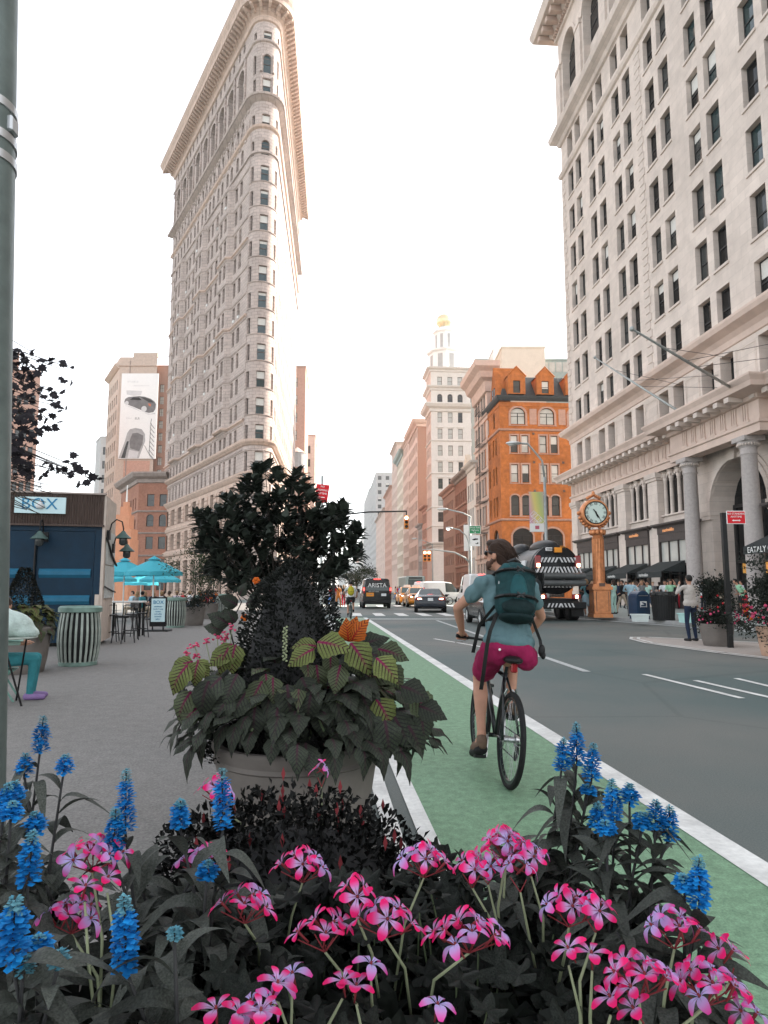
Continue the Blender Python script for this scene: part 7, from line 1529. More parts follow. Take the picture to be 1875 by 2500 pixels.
for i,(px,py) in enumerate(((1448,1492),(1512,1485),(1548,1484),(1596,1486),(1612,1484),(1662,1486),(1694,1484),(1706,1488),(1752,1484),(1784,1484),(1826,1483),(1870,1486))):
    pv_(px,py,'%s passer-by from the truck along the shop fronts, %s top'%(XO[i],'pale blue' if XT[i%10]=='paleblue' else XT[i%10]),rnd.choice([.2,2.9,3.3,-.2]),XT[i%10],XT[(i*3+1)%10],rnd.choice(['skin','skin_pale','skin_dark']),hair=(rnd.choice(['short','long']),rnd.choice(['hair_black','hair_brown','hair_fair'])),group='passers-by along the shop fronts',arms='dd',stride=(.6,.3)[i%2])
# far crowd, crossing by the avenue and on its pavement
cl_=list(CLOTH)
FAR=[(1105+i*4.6,1455+rnd.uniform(-3,4)) for i in range(12)]+[(806+i*6.5,1478+rnd.uniform(-6,8)) for i in range(8)]+[(966+i*5,1463+rnd.uniform(-3,3)) for i in range(4)]
WH=['white','black','grey','navy','khaki','red','blue','orange']
for i,(px,py) in enumerate(FAR):
    c_=WH[i%8]; d_=WH[(i*3+2)%8]; pl='on the far pavement before the brick buildings' if i<12 else ('crossing behind the big shrub' if i<20 else 'standing beside the black van')
    ps=('first','second','third','fourth','fifth','sixth','seventh','eighth','ninth','tenth','eleventh','twelfth')[i if i<12 else i-12 if i<20 else i-20]
    person('%s small figure from the left %s, %s top'%(ps,pl,c_),gnd(px,py),rnd.uniform(0,6),c_,d_,hair=(rnd.choice(['short','long']),rnd.choice(['hair_black','hair_brown','hair_fair'])),vox=.03,group='far pedestrians',arms='dd',stride=.6 if i%2 else .3,legs='pants')
# ---------------------------------------------------------------- people at the cafe tables under the umbrellas
def sitting(label,loc,rz,top,bottom,skin='skin',hair=('short','hair_black'),vox=.022,group=None):
    key=('sit',vox)
    if key not in PM:
        C=[((0,0,.52),(0,-.02,.75),.14,.125,1),((0,-.02,.75),(0,0,.95),.125,.14,1),((-.17,0,1.0),(.17,0,1.0),.07,.07,1),((0,0,1.03),(0,.02,1.13),.055,.05,0)]; E=[((0,.03,1.21),(.078,.098,.115),0),((0,.12,1.19),(.014,.02,.02),0),((0,0,.5),(.18,.16,.12),2)]
        for s in (-1,1): arm((s*.19,0,1.0),(s*.26,.06,.74),(s*.16,.28,.72),1,0,0,1.,C); C+=[((s*.1,.02,.5),(s*.11,.42,.5),.088,.06,2),((s*.11,.42,.5),(s*.11,.40,.09),.058,.042,2),((s*.11,.37,.04),(s*.12,.56,.035),.042,.034,3)]
        PM[key]=body(C,E,vox,['skin']*4)
    t=thing('person',label,'person',loc,rz,group); o=ob('body',PM[key],t)
    for sl_,m in zip(o.material_slots,(skin,'cloth_'+top,'cloth_'+bottom,'cloth_black')): sl_.link='OBJECT'; sl_.material=M(m)
    hk=('m',hair)
    if hk not in HAIR: HAIR[hk]=hairmesh(hair[0]).mesh('hair',hair[1],True)
    ob('hair',HAIR[hk],t,(0,.02,-.42)); return t
chr_=None
def chair(loc,rz,lb_):
    global chr_
    if chr_: t=copy_tree(chr_); t.location=loc; t.rotation_euler.z=rz; t['label']=lb_; return
    t=thing('cafe_chair',lb_,'chair',loc,rz,'cafe chairs under the umbrellas'); chr_=t; MB().rbox(-.21,.21,-.2,.2,.40,.43,.01).build('seat','stool',t); MB().rbox(-.2,.2,-.22,-.19,.55,.82,.01).build('backrest','stool',t)
    for x in (-1,1):
        for y in (-1,1): MB().tube([(x*.18,y*.17,.41),(x*.2,y*.21,0)],.012,5).build('leg','stool',t)
        MB().tube([(x*.18,-.18,.41),(x*.18,-.21,.8)],.012,5).build('back_post','stool',t)
SE=[(322,1508,'paleblue'),(333,1512,'grey'),(345,1514,'tealbright'),(352,1506,'black'),(372,1508,'navy'),(392,1512,'white'),(398,1504,'black'),(412,1506,'khaki'),(430,1504,'lilac'),(446,1500,'red'),(462,1500,'white'),(486,1498,'mint'),(505,1497,'pink'),(524,1494,'navy'),(552,1494,'pink')]
od=('first','second','third','fourth','fifth','sixth','seventh','eighth','ninth','tenth','eleventh','twelfth','thirteenth','fourteenth','last')
for i,(px,py,c_) in enumerate(SE):
    P=gnd(px,py); a=rnd.uniform(0,6.28)
    sitting('%s cafe guest from the kiosk, seated in a %s top'%(od[i],'pale blue' if c_=='paleblue' else 'bright teal' if c_=='tealbright' else c_),P,a,c_,rnd.choice(['denim','black','khaki']),rnd.choice(['skin','skin_pale','skin_dark']),(rnd.choice(['short','long']),rnd.choice(['hair_black','hair_brown','hair_fair'])),.026,'cafe guests'); chair(P,a,'dark cafe chair of the %s guest from the kiosk'%od[i])
tb=None
for i,(px,py) in enumerate(((338,1508),(382,1506),(420,1502),(455,1498),(500,1495))):
    P=gnd(px,py); lb_='small round cafe table, %s from the kiosk'%od[i]
    if tb: t=copy_tree(tb); t.location=P; t['label']=lb_; continue
    t=thing('cafe_table',lb_,'table',P,0,'round cafe tables'); tb=t; MB().lathe([(.34,.70),(.35,.715),(.34,.73)],20).build('table_top','tealless' if 0 else 'offwhite',t); MB().tube([(0,0,0),(0,0,.7)],.025,8).build('column','stool',t); MB().lathe([(.22,0),(.22,.02),(.03,.05)],16).build('base','stool',t)
# ---------------------------------------------------------------- seated person at the left edge: legs, shoes, bag
P=V3((-5.05,8.95,0)); sp=thing('person','person in teal trousers and purple shoes sitting behind the steel post','person',P,-R(70))
C=[((0,-.02,.50),(0,-.06,.75),.15,.13,1),((0,-.06,.75),(0,-.02,.98),.13,.145,1),((-.18,0,1.02),(.18,0,1.02),.07,.07,1),((0,0,1.05),(0,.02,1.15),.055,.05,0)]; E=[((0,.03,1.23),(.078,.098,.115),0),((0,0,.5),(.19,.17,.12),2)]
for s in (-1,1): arm((s*.19,0,1.02),(s*.27,.06,.76),(s*.16,.28,.74),1,1,0,1.,C); C+=[((s*.1,.02,.52),(s*.11,.44,.53),.095,.07,2),((s*.11,.44,.53),(s*.11,.41,.12),.066,.048,2),((s*.11,.37,.05),(s*.12,.57,.04),.046,.038,3)]
mat('shoe_purple',(.22,.14,.30),.6,.2,10); ob('body',body(C,E,.013,['skin','cloth_mint','cloth_tealbright','shoe_purple']),sp); q=MB(); q.ell((0,.02,1.26),(.09,.11,.105),12,8); q.build('hair','hair_brown',sp,smooth=True)
t=thing('folding_chair','green folding chair under the seated person at the left','chair',P,-R(70)); mat('chair_green',(.16,.30,.25),.5,.1,6); MB().rbox(-.22,.22,-.2,.22,.38,.405,.01).build('seat','chair_green',t); MB().rbox(-.21,.21,-.27,-.24,.55,.8,.01).build('backrest','chair_green',t)
for x in (-.2,.2): MB().tube([(x,.24,0),(x,-.24,.8)],.013,6).build('leg','chair_green',t); MB().tube([(x,-.26,0),(x,.2,.40)],.013,6).build('leg','chair_green',t)
q=MB(); q.ell((0,0,.16),(.30,.2,.17),14,10); q.ell((.18,.0,.1),(.2,.16,.1),12,8); q.ell((-.12,.02,.24),(.16,.14,.12),12,8); me=remesh(q,.02,4,'bag'); me.materials.append(M('bagmat') if 'bagmat' in MATS else mat('bagmat',(.46,.56,.52),.4,.15,9,.6)); bg_=tag(ob('plastic_bag',me,None,at(35,1510,8.6)+V3((-.1,0,-.22)),(0,.2,.3)),'crumpled pale plastic bag on a folding table at the left edge','bag')
t=thing('folding_table','small grey green folding table behind the steel post','table',at(30,1545,8.6)+V3((-.15,0,-.05)),.2); zt_=t.location.z; MB().lathe([(.42,-.02),(.43,-.01),(.42,0)],24).build('table_top','bin_pale',t)
for a in range(4): MB().tube([(.3*cos(a*PI/2+.4),.3*sin(a*PI/2+.4),-.02),(.36*cos(a*PI/2+1.2),.36*sin(a*PI/2+1.2),-zt_)],.012,6).build('leg','black',t)
# ================================================================ plants
mat('pot_grey',(.155,.138,.124),.8,.12,5,.15,big=.12); mat('pot_tan',(.46,.30,.215),.8,.1,5,.1); mat('soil',(.02,.016,.013),.95,.4,30,.6); mat('stem_green',(.10,.13,.07),.6,.2,20); mat('stem_pale',(.24,.27,.16),.6,.15,20); mat('stem_dark',(.03,.03,.03),.7,.3,20); mat('bark',(.05,.042,.036),.9,.3,20,.6); mat('stem_red',(.20,.03,.035),.6,.2,20)
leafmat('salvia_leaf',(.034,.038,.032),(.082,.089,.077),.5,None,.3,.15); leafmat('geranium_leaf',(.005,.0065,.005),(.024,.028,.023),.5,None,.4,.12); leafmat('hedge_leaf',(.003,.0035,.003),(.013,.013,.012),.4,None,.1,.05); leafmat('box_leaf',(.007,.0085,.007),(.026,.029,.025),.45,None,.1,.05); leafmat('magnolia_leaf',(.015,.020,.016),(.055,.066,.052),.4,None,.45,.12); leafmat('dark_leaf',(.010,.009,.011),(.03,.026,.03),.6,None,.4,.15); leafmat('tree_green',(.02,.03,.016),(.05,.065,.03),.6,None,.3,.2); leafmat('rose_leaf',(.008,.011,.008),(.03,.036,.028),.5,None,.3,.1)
def veins(edge,mid,vein,wv=9.):
    """leaf colour along its own shape: pale edge, dark herring-bone veins, coloured midrib"""
    def f(n,L,tc,out):
        sp=n.nodes.new('ShaderNodeSeparateXYZ'); L.new(tc.outputs['Object'],sp.inputs[0])
        ab=n.nodes.new('ShaderNodeMath'); ab.operation='ABSOLUTE'; L.new(sp.outputs[0],ab.inputs[0])
        m1=n.nodes.new('ShaderNodeMath'); m1.operation='MULTIPLY_ADD'; m1.inputs[1].default_value=-.8; L.new(ab.outputs[0],m1.inputs[0]); L.new(sp.outputs[1],m1.inputs[2])
        m2=n.nodes.new('ShaderNodeMath'); m2.operation='MULTIPLY'; m2.inputs[1].default_value=wv*2*PI; L.new(m1.outputs[0],m2.inputs[0]); s=n.nodes.new('ShaderNodeMath'); s.operation='SINE'; L.new(m2.outputs[0],s.inputs[0])
        mr=n.nodes.new('ShaderNodeMapRange'); mr.inputs[1].default_value=.35; mr.inputs[2].default_value=.85; L.new(s.outputs[0],mr.inputs[0])
        wd_=n.nodes.new('ShaderNodeMapRange'); wd_.inputs[1].default_value=.10; wd_.inputs[2].default_value=.36; wd_.inputs[3].default_value=1; wd_.inputs[4].default_value=.25; L.new(ab.outputs[0],wd_.inputs[0])
        vm=n.nodes.new('ShaderNodeMath'); vm.operation='MULTIPLY'; L.new(mr.outputs[0],vm.inputs[0]); L.new(wd_.outputs[0],vm.inputs[1])
        mx=n.nodes.new('ShaderNodeMixRGB'); mx.inputs[2].default_value=(*vein,1); L.new(vm.outputs[0],mx.inputs[0]); L.new(out,mx.inputs[1])
        cm=n.nodes.new('ShaderNodeMapRange'); cm.inputs[1].default_value=.01; cm.inputs[2].default_value=.055; cm.inputs[3].default_value=1; cm.inputs[4].default_value=0; L.new(ab.outputs[0],cm.inputs[0])
        cy_=n.nodes.new('ShaderNodeMapRange'); cy_.inputs[1].default_value=.25; cy_.inputs[2].default_value=.75; cy_.inputs[3].default_value=1; cy_.inputs[4].default_value=0; L.new(sp.outputs[1],cy_.inputs[0])
        c2=n.nodes.new('ShaderNodeMath'); c2.operation='MULTIPLY'; L.new(cm.outputs[0],c2.inputs[0]); L.new(cy_.outputs[0],c2.inputs[1])
        m3=n.nodes.new('ShaderNodeMixRGB'); m3.inputs[2].default_value=(*mid,1); L.new(c2.outputs[0],m3.inputs[0]); L.new(mx.outputs[0],m3.inputs[1]); return m3.outputs[0]
    return f
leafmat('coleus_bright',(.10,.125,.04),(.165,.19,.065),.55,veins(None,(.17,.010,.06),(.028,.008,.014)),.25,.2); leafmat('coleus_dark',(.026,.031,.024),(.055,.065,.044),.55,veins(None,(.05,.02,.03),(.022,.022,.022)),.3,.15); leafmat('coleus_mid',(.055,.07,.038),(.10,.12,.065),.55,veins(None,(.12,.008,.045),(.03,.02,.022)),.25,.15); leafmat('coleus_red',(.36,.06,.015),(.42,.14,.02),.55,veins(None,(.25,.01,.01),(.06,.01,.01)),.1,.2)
PG=None
def petalgrad(n,L,tc,out):
    sp=n.nodes.new('ShaderNodeSeparateXYZ'); L.new(tc.outputs['Object'],sp.inputs[0]); rp=n.nodes.new('ShaderNodeValToRGB'); L.new(sp.outputs[1],rp.inputs[0]); e=rp.color_ramp.elements; e[0].position=.05; e[0].color=(.42,.30,.50,1); e[1].position=.95; e[1].color=(.80,.012,.13,1)
    if PG: e[0].color=(*PG,1); e[1].color=(.70,.02,.22,1)
    for p,c in (((.3,(.42,.38,.66)),(.62,(.50,.26,.55)),(.84,(.68,.06,.32))) if PG else ((.3,(.50,.34,.58)),(.52,(.62,.13,.36)),(.72,(.76,.022,.17)))): q=e.new(p); q.color=(*c,1)
    # dark lines towards the throat
    w=n.nodes.new('ShaderNodeMath'); w.operation='MULTIPLY'; w.inputs[1].default_value=26; L.new(sp.outputs[0],w.inputs[0]); s=n.nodes.new('ShaderNodeMath'); s.operation='COSINE'; L.new(w.outputs[0],s.inputs[0])
    mr=n.nodes.new('ShaderNodeMapRange'); mr.inputs[1].default_value=.75; mr.inputs[2].default_value=1.; L.new(s.outputs[0],mr.inputs[0]); yy=n.nodes.new('ShaderNodeMapRange'); yy.inputs[1].default_value=.2; yy.inputs[2].default_value=.55; yy.inputs[3].default_value=.75; yy.inputs[4].default_value=0; L.new(sp.outputs[1],yy.inputs[0])
    m=n.nodes.new('ShaderNodeMath'); m.operation='MULTIPLY'; L.new(mr.outputs[0],m.inputs[0]); L.new(yy.outputs[0],m.inputs[1]); mx=n.nodes.new('ShaderNodeMixRGB'); mx.inputs[2].default_value=(.25,.01,.08,1); L.new(m.outputs[0],mx.inputs[0]); L.new(rp.outputs[0],mx.inputs[1]); return mx.outputs[0]
leafmat('petal',(.5,.1,.3),(.6,.1,.3),.55,petalgrad,.18,.3); PG=(.36,.34,.62); leafmat('petal_lilac',(.5,.1,.3),(.6,.1,.3),.55,petalgrad,.18,.3); leafmat('blue_floret',(.008,.13,.38),(.02,.29,.66),.6,None,.15,.2); leafmat('blue_bud',(.06,.22,.30),(.16,.34,.38),.6,None,.1,.1); leafmat('pink_blossom',(.6,.05,.14),(.75,.14,.25),.6,None,.1,.2); leafmat('red_blossom',(.6,.02,.04),(.7,.06,.06),.6,None,.1,.2); leafmat('orange_blossom',(.6,.10,.01),(.7,.18,.03),.6,None,.1,.2)
# ---- leaf shapes: length 1 along +y, so that material patterns follow the leaf
def strip(prof,curve_,fold=0.,wav=0.,n=8,ser=0.):
    b=MB(); m=5
    for i in range(n+1):
        t=i/n; w=prof(t)*(1+ser*(1 if i%2 else -1)*(0 if i in (0,n) else 1)); z,y=curve_(t)
        for j in range(m):
            u=(j-2)/2; b.v.append((w*u,y,z+fold*abs(u)*w+wav*math.sin(t*9+u*2)*w*abs(u)))
    for i in range(n):
        for j in range(m-1): b.f.append((i*m+j,i*m+j+1,(i+1)*m+j+1,(i+1)*m+j)); b.m.append(0)
    return b
def arc(droop,lift=.15):
    def f(t): return (lift*math.sin(t*PI*.7)-droop*t*t, t*(1-.25*droop*t))
    return f
lanc=lambda w:(lambda t:w*max(.02,math.sin(PI*min(1,t**.85)))**.9)
ovate=lambda w:(lambda t:w*max(.03,math.sin(PI*t**.62)))
SAL=[strip(lanc(.145),arc(d,.2),.25,n=8).mesh('leaf','salvia_leaf',True) for d in (.25,.55,.9,1.3)]
COLE={m:[strip(ovate(.36),arc(d,.12),-.22,.22,n=11,ser=.06).mesh('leaf',m,True) for d in (.25,.6,1.0)] for m in ('coleus_bright','coleus_dark','coleus_mid','coleus_red')}
MAG=[strip(ovate(.24),arc(d,.08),.3,n=6).mesh('leaf','magnolia_leaf',True) for d in (.0,.25)]
def lobed():
    b=MB(); b.v.append((0,0,0)); N=30
    for i in range(N+1):
        a=-PI*.90+2*PI*.90*i/N+PI/2; r=.5*(.80+.20*math.cos(5*(a-PI/2)*1.05))*(1+.035*(1 if i%2 else -1)); b.v.append((r*cos(a)*1.05,r*sin(a)+.0,.09*math.cos(5*(a-PI/2))*r*2+.06*r))
    for i in range(N): b.f.append((0,i+1,i+2)); b.m.append(0)
    # inner ring for relief
    return b
PEL=[lobed().mesh('leaf','geranium_leaf',True)]
def maple():
    b=MB(); b.v.append((0,.4,.02)); P=[(0,0),(.12,.12),(.38,.05),(.33,.27),(.5,.42),(.3,.48),(.33,.7),(.14,.66),(0,1)]; Q=P+[(-x,y) for x,y in P[-2:0:-1]]
    for x,y in Q: b.v.append((x,y,-.15*abs(x)))
    n=len(Q); b.f=[(0,i+1,(i+1)%n+1) for i in range(n)]; b.m=[0]*n; return b
MAP=[maple().mesh('leaf','dark_leaf')]
PET=[strip(lambda t:w*max(.10,math.sin(PI*min(1,.08+t**1.5*.80))),arc(.25,.1),.1,n=6).mesh('petal','petal',True) for w in (.27,.19)]+[strip(lambda t:w*max(.10,math.sin(PI*min(1,.08+t**1.5*.80))),arc(.55,.16),.1,n=6).mesh('petal','petal_lilac',True) for w in (.27,.19)]
def aim(d,nrm=(0,0,1)):
    y=Vector(d).normalized(); z=Vector(nrm); z=z-y*z.dot(y)
    if z.length<1e-3: z=Vector((1,0,0))-y*y.x
    z.normalize(); x=y.cross(z); return Matrix((x,y,z)).transposed()
def leafat(mesh,par,p,d,s,nrm=(0,0,1),name='leaf',roll=0.):
    m=aim(d,nrm); 
    if roll: m=m@Matrix.Rotation(roll,3,'Y')
    return ob(name,mesh,par,p,m.to_euler(),None,s)
def bulk(n,fn,size,seedv=1,asp=.45):
    """one mesh of n small folded leaves; fn() -> point, outward dir"""
    b=MB(); r_=random.Random(seedv)
    for i in range(n):
        p,d=fn(r_); d=(Vector(d)+Vector((r_.gauss(0,.5),r_.gauss(0,.5),r_.gauss(0,.5)))).normalized(); m=aim(d,(r_.gauss(0,1),r_.gauss(0,1),1.2)); s=size*r_.uniform(.65,1.25); p=Vector(p)
        b.add([p,p+m@Vector((s*asp*.5,s*.5,.12*s)),p+m@Vector((0,s,0)),p+m@Vector((-s*asp*.5,s*.5,.12*s))],[(0,1,2),(0,2,3)])
    return b
def pot(parent,R_,H,m='pot_grey',rim=.08,taper=.78):
    MB().lathe([(R_*taper*.96,0),(R_*taper,.02),(R_*(taper+.08),H*.3),(R_*(taper+.16),H-rim*2.2),(R_*.97,H-rim*1.5),(R_*.965,H-rim*1.35),(R_*1.0,H-rim*1.2),(R_*.975,H-rim*.95),(R_*.98,H-rim*.85),(R_*1.02,H-rim*.3),(R_*1.02,H-.012),(R_,H),(R_*.93,H),(R_*.90,H-.06)],44,cap=False).build('pot',m,parent,smooth=True,sharp=38); MB().lathe([(.0005,H-.06),(R_*.92,H-.06)],32,cap=False).build('soil','soil',parent)
rp=random.Random(21)
# ---------------------------------------------------------------- foreground pot with its plants
FC=Vector((-.10,1.58,0)); fp_=thing('flower_pot','large round pot under the foreground flower bed','planter',FC); pot(fp_,.60,.56)
def onpot(x,y): return (x-FC.x)**2+(y-FC.y)**2<.62**2
# hedge-like dark shrub at the back of the pot
HB=Vector((-.27,2.0,.50)); hs_=thing('shrub','low dark small-leaved shrub behind the pink flowers','shrub',HB)
def hf(r):
    a=r.uniform(0,2*PI); e=math.acos(r.uniform(-.1,1)); q=r.uniform(.82,1.03); bump=1+.10*math.sin(a*5+e*7)
    v=Vector((.45*sin(e)*cos(a),.25*sin(e)*sin(a),.35*cos(e)))*q*bump; return v,(v.x,v.y*1.4,v.z+.1)
bulk(6500,hf,.026,3,.6).build('foliage','hedge_leaf',hs_,kind='stuff'); MB().ell((0,0,.05),(.33,.19,.23),16,10).build('shade_core','stem_dark',hs_,smooth=True)  # dark ellipsoid added under the leaves so no light shows through
tip=MB(); r_=random.Random(5)
for i in range(60):
    v,d=hf(r_); v=Vector(v)*1.05; tip.add([v,v+Vector((.006,0,.02)),v+Vector((0,0,.04)),v+Vector((-.006,0,.02))],[(0,1,2),(0,2,3)])
tip.build('red_tip','stem_red',hs_,kind='stuff')
# pelargoniums -------------------------------------------------------------
FL=[]   # flower heads: px,py,n flowers,spread(m),height
r6=lambda x,y:(x*.4219,1740+y*.4219); r7=lambda x,y:(600+x*.4219,1840+y*.4219); r8=lambda x,y:(1200+x*.4069,1740+y*.4069)
for f,L_ in ((r6,[(540,790,9,.060,.92),(495,1000,1,.0,.88),(625,950,1,.0,.88),(420,1140,7,.06,.82),(1255,430,7,.05,.90),(1185,830,5,.05,.86),(1420,1080,6,.055,.84),(1605,1560,1,0,.80),(1250,1710,1,0,.80),(1385,1735,1,0,.80),(1510,1720,1,0,.80)]),(r7,[(440,100,2,.02,.92),(330,620,6,.055,.86),(1030,590,7,.06,.88),(1310,650,4,.045,.86),(1400,630,3,.04,.86),(1500,500,6,.045,.90),(460,1000,5,.055,.82),(640,800,3,.04,.86),(810,920,6,.06,.84),(1290,1000,10,.07,.84),(725,1215,1,0,.80),(560,1310,1,.0,.78),(640,1340,1,0,.78),(190,1330,1,0,.78),(270,1270,1,0,.78),(90,1480,2,.03,.78),(15,1500,1,0,.78),(1110,1450,1,0,.76)]),(r8,[(85,760,5,.04,.88),(235,850,5,.045,.88),(170,940,2,.03,.87),(460,1140,6,.05,.84),(620,1170,3,.035,.84),(460,1410,1,0,.82),(600,1440,1,0,.82),(1090,1260,6,.05,.84),(880,1540,9,.06,.82),(710,1700,1,0,.78),(850,1770,1,0,.78),(1280,1590,9,.062,.80),(1420,1460,2,.02,.80),(1560,1840,2,.02,.74)])):
    for x,y,n,s,z in L_: FL.append((*f(x,y),n,s,z))
heads=[]
for px,py,n,s,z in FL: P=gnd(px,py,z); heads.append((P,n,s))
# plant bases spread over the pot; each head belongs to the nearest one
bases=[(-.50,1.25),(-.22,1.12),(-.02,1.05),(.20,1.10),(.42,1.22),(-.30,1.62),(.02,1.45),(.30,1.55),(.12,1.95),(-.15,2.05)]
PN=['pink geranium under the left blue spikes','pink geranium at the bottom edge, left of the middle','pink geranium at the bottom edge in the middle','pink geranium at the bottom edge, right of the middle','pink geranium spilling over at the lower right corner','pink geranium with a tight head in front of the dark shrub','pink geranium in the middle of the flower bed','pink geranium with the broadest head, right of the middle','pink geranium standing against the white lane line','pink geranium with single head above the dark shrub']
plants=[]
for (x,y),lb_ in zip(bases,PN): plants.append(thing('geranium',lb_,'flower',(x,y,.52),0,'pink geraniums of the foreground pot'))
CAMV=Vector((0,0,CH))
def flower(par,p,d,s):
    d=Vector(d).normalized(); p=Vector(p)
    c=MB(); c.tube([Vector((0,0,-.028)),Vector((0,0,-.004)),Vector((0,0,.004))],[.0016,.0028,.0022],6); m=aim((0,1,0) if abs(d.y)<.9 else (1,0,0),d); o=ob('flower',c.mesh('flower','stem_red',True),par,p,m.to_euler())
    kk=0 if rnd.random()<.6 else 2
    for i,(a,k_,l) in enumerate(((62,1,.95),(118,1,.95),(180+18,0,1.),(270,0,1.08),(-18,0,1.))):
        a=R(a+rnd.uniform(-7,7)); v=Vector((cos(a),sin(a),.22+rnd.uniform(-.1,.25))); leafat(PET[k_+kk],o,Vector((cos(a),sin(a),0))*.003,v,s*l*rnd.uniform(.9,1.08),(0,0,1),'petal')
    return o
for P,n,s in heads:
    bi=min(range(len(bases)),key=lambda i:(P.x-bases[i][0])**2+(P.y-bases[i][1])**2); par=plants[bi]; O=par.location
    tocam=(CAMV-P).normalized(); c=P-O
    if n==1: flower(par,c,tocam*.9+Vector((rnd.uniform(-.35,.35),0,.45)),.034)
    else:
        k_=0
        for i in range(n):
            g=2.4*i; rr=s*math.sqrt((i+.4)/n); off=Vector((cos(g)*rr,sin(g)*rr*.7,-rr*rr*6+.01)); dd=Vector((cos(g)*1.0,sin(g)*.8-.2,.5))+tocam*.8; flower(par,c+off,dd,.0315*rnd.uniform(.9,1.1))
        pd=MB()
        for i in range(n): g=2.4*i; rr=s*math.sqrt((i+.4)/n); pd.tube([c+Vector((0,0,-.045)),c+Vector((cos(g)*rr,sin(g)*rr*.7,-.02))],.0012,5)
        pd.build('pedicel','stem_red',par)
    b0=Vector((c.x*.45+rnd.uniform(-.06,.06),c.y*.45+.03,0)); MB().tube([b0,b0.lerp(c,.55)+Vector((rnd.uniform(-.02,.02),.01,.02)),c+Vector((0,0,-.03 if n==1 else -.045))],[.0035,.003,.0022],6).build('flower_stem','stem_pale',par,smooth=True)
# geranium leaves carpet
nl=0
while nl<300:
    x=rp.uniform(-.72,.60); y=rp.uniform(.90,2.12)
    d2=((x-FC.x)/.70)**2+((y-FC.y)/.66)**2
    if d2>1.0: continue
    if x<-.30 and y<1.75 and rp.random()<.72: continue
    if x<.05 and y>1.75: continue
    z=.60+.17*(1-d2)*rp.random()+.05*rp.random()-(.10 if d2>.8 else 0); P=Vector((x,y,z)); bi=min(range(len(bases)),key=lambda i:(x-bases[i][0])**2+(y-bases[i][1])**2); par=plants[bi]
    a=rp.uniform(0,2*PI); nrm=Vector((rp.gauss(0,.4),rp.gauss(0,.35)-.45,1)); o=leafat(PEL[0],par,P-par.location,(cos(a),sin(a),rp.uniform(-.3,.3)),rp.uniform(.055,.098),nrm)
    if nl%3==0: MB().tube([P-par.location+Vector((0,0,-.003)),P-par.location+Vector((rp.uniform(-.03,.03),rp.uniform(-.02,.03),-.12))],.002,5).build('leaf_stalk','stem_green',par)
    nl+=1
def gf(r):
    while True:
        x,y=r.uniform(-.66,.56),r.uniform(.96,2.08)
        if ((x-FC.x)/.62)**2+((y-FC.y)/.58)**2<1: return Vector((x,y,r.uniform(.50,.64))),(r.gauss(0,1),r.gauss(0,1),.6)
t=bulk(2600,gf,.055,9,.8).build('undergrowth','geranium_leaf',None,kind='stuff'); tag(t,'dark undergrowth of leaves filling the foreground pot','foliage')
# blue sage -----------------------------------------------------------------
def spike(l,w,n,bud=.25,seed=1):
    b=MB(); r_=random.Random(seed); b.tube([(0,0,-.01),(0,0,l)],[.0022,.0014],5,2)
    for i in range(n):
        t=(i+.5)/n; z=l*t; a=i*2.4+r_.uniform(-.4,.4); ww=w*(1-.75*max(0,(t-.45)/.55))*r_.uniform(.5,1.3)*(.55+.45*abs(math.sin(t*l*95))); 
        if 0<math.sin(t*26)+.9: pass
        p=Vector((ww*.45*cos(a),ww*.45*sin(a),z)); d=Vector((cos(a),sin(a),r_.uniform(.0,.7)))
        mi=1 if t>1-bud else 0; s=(.0115 if mi==0 else .007)*r_.uniform(.8,1.3)
        m=aim(d,(0,0,1))
        # hooded floret: two lips
        b.add([p,p+m@Vector((s*.35,s*.5,s*.25)),p+m@Vector((0,s*1.0,s*.1)),p+m@Vector((-s*.35,s*.5,s*.25))],[(0,1,2),(0,2,3)],mi); b.add([p,p+m@Vector((s*.5,s*.8,-s*.35)),p+m@Vector((0,s*1.15,-s*.55)),p+m@Vector((-s*.5,s*.8,-s*.35))],[(0,1,2),(0,2,3)],mi)
    return b.mesh('flower_spike',['blue_floret','blue_bud','stem_dark'])
SPK=[spike(1,.30,150,.2,i) for i in range(3)]; BUDS=[spike(1,.34,60,1.,7)]
for me in SPK+BUDS:
    pass
def spk(l,w,n,bud,seed): return spike(l,w,n,bud,seed)
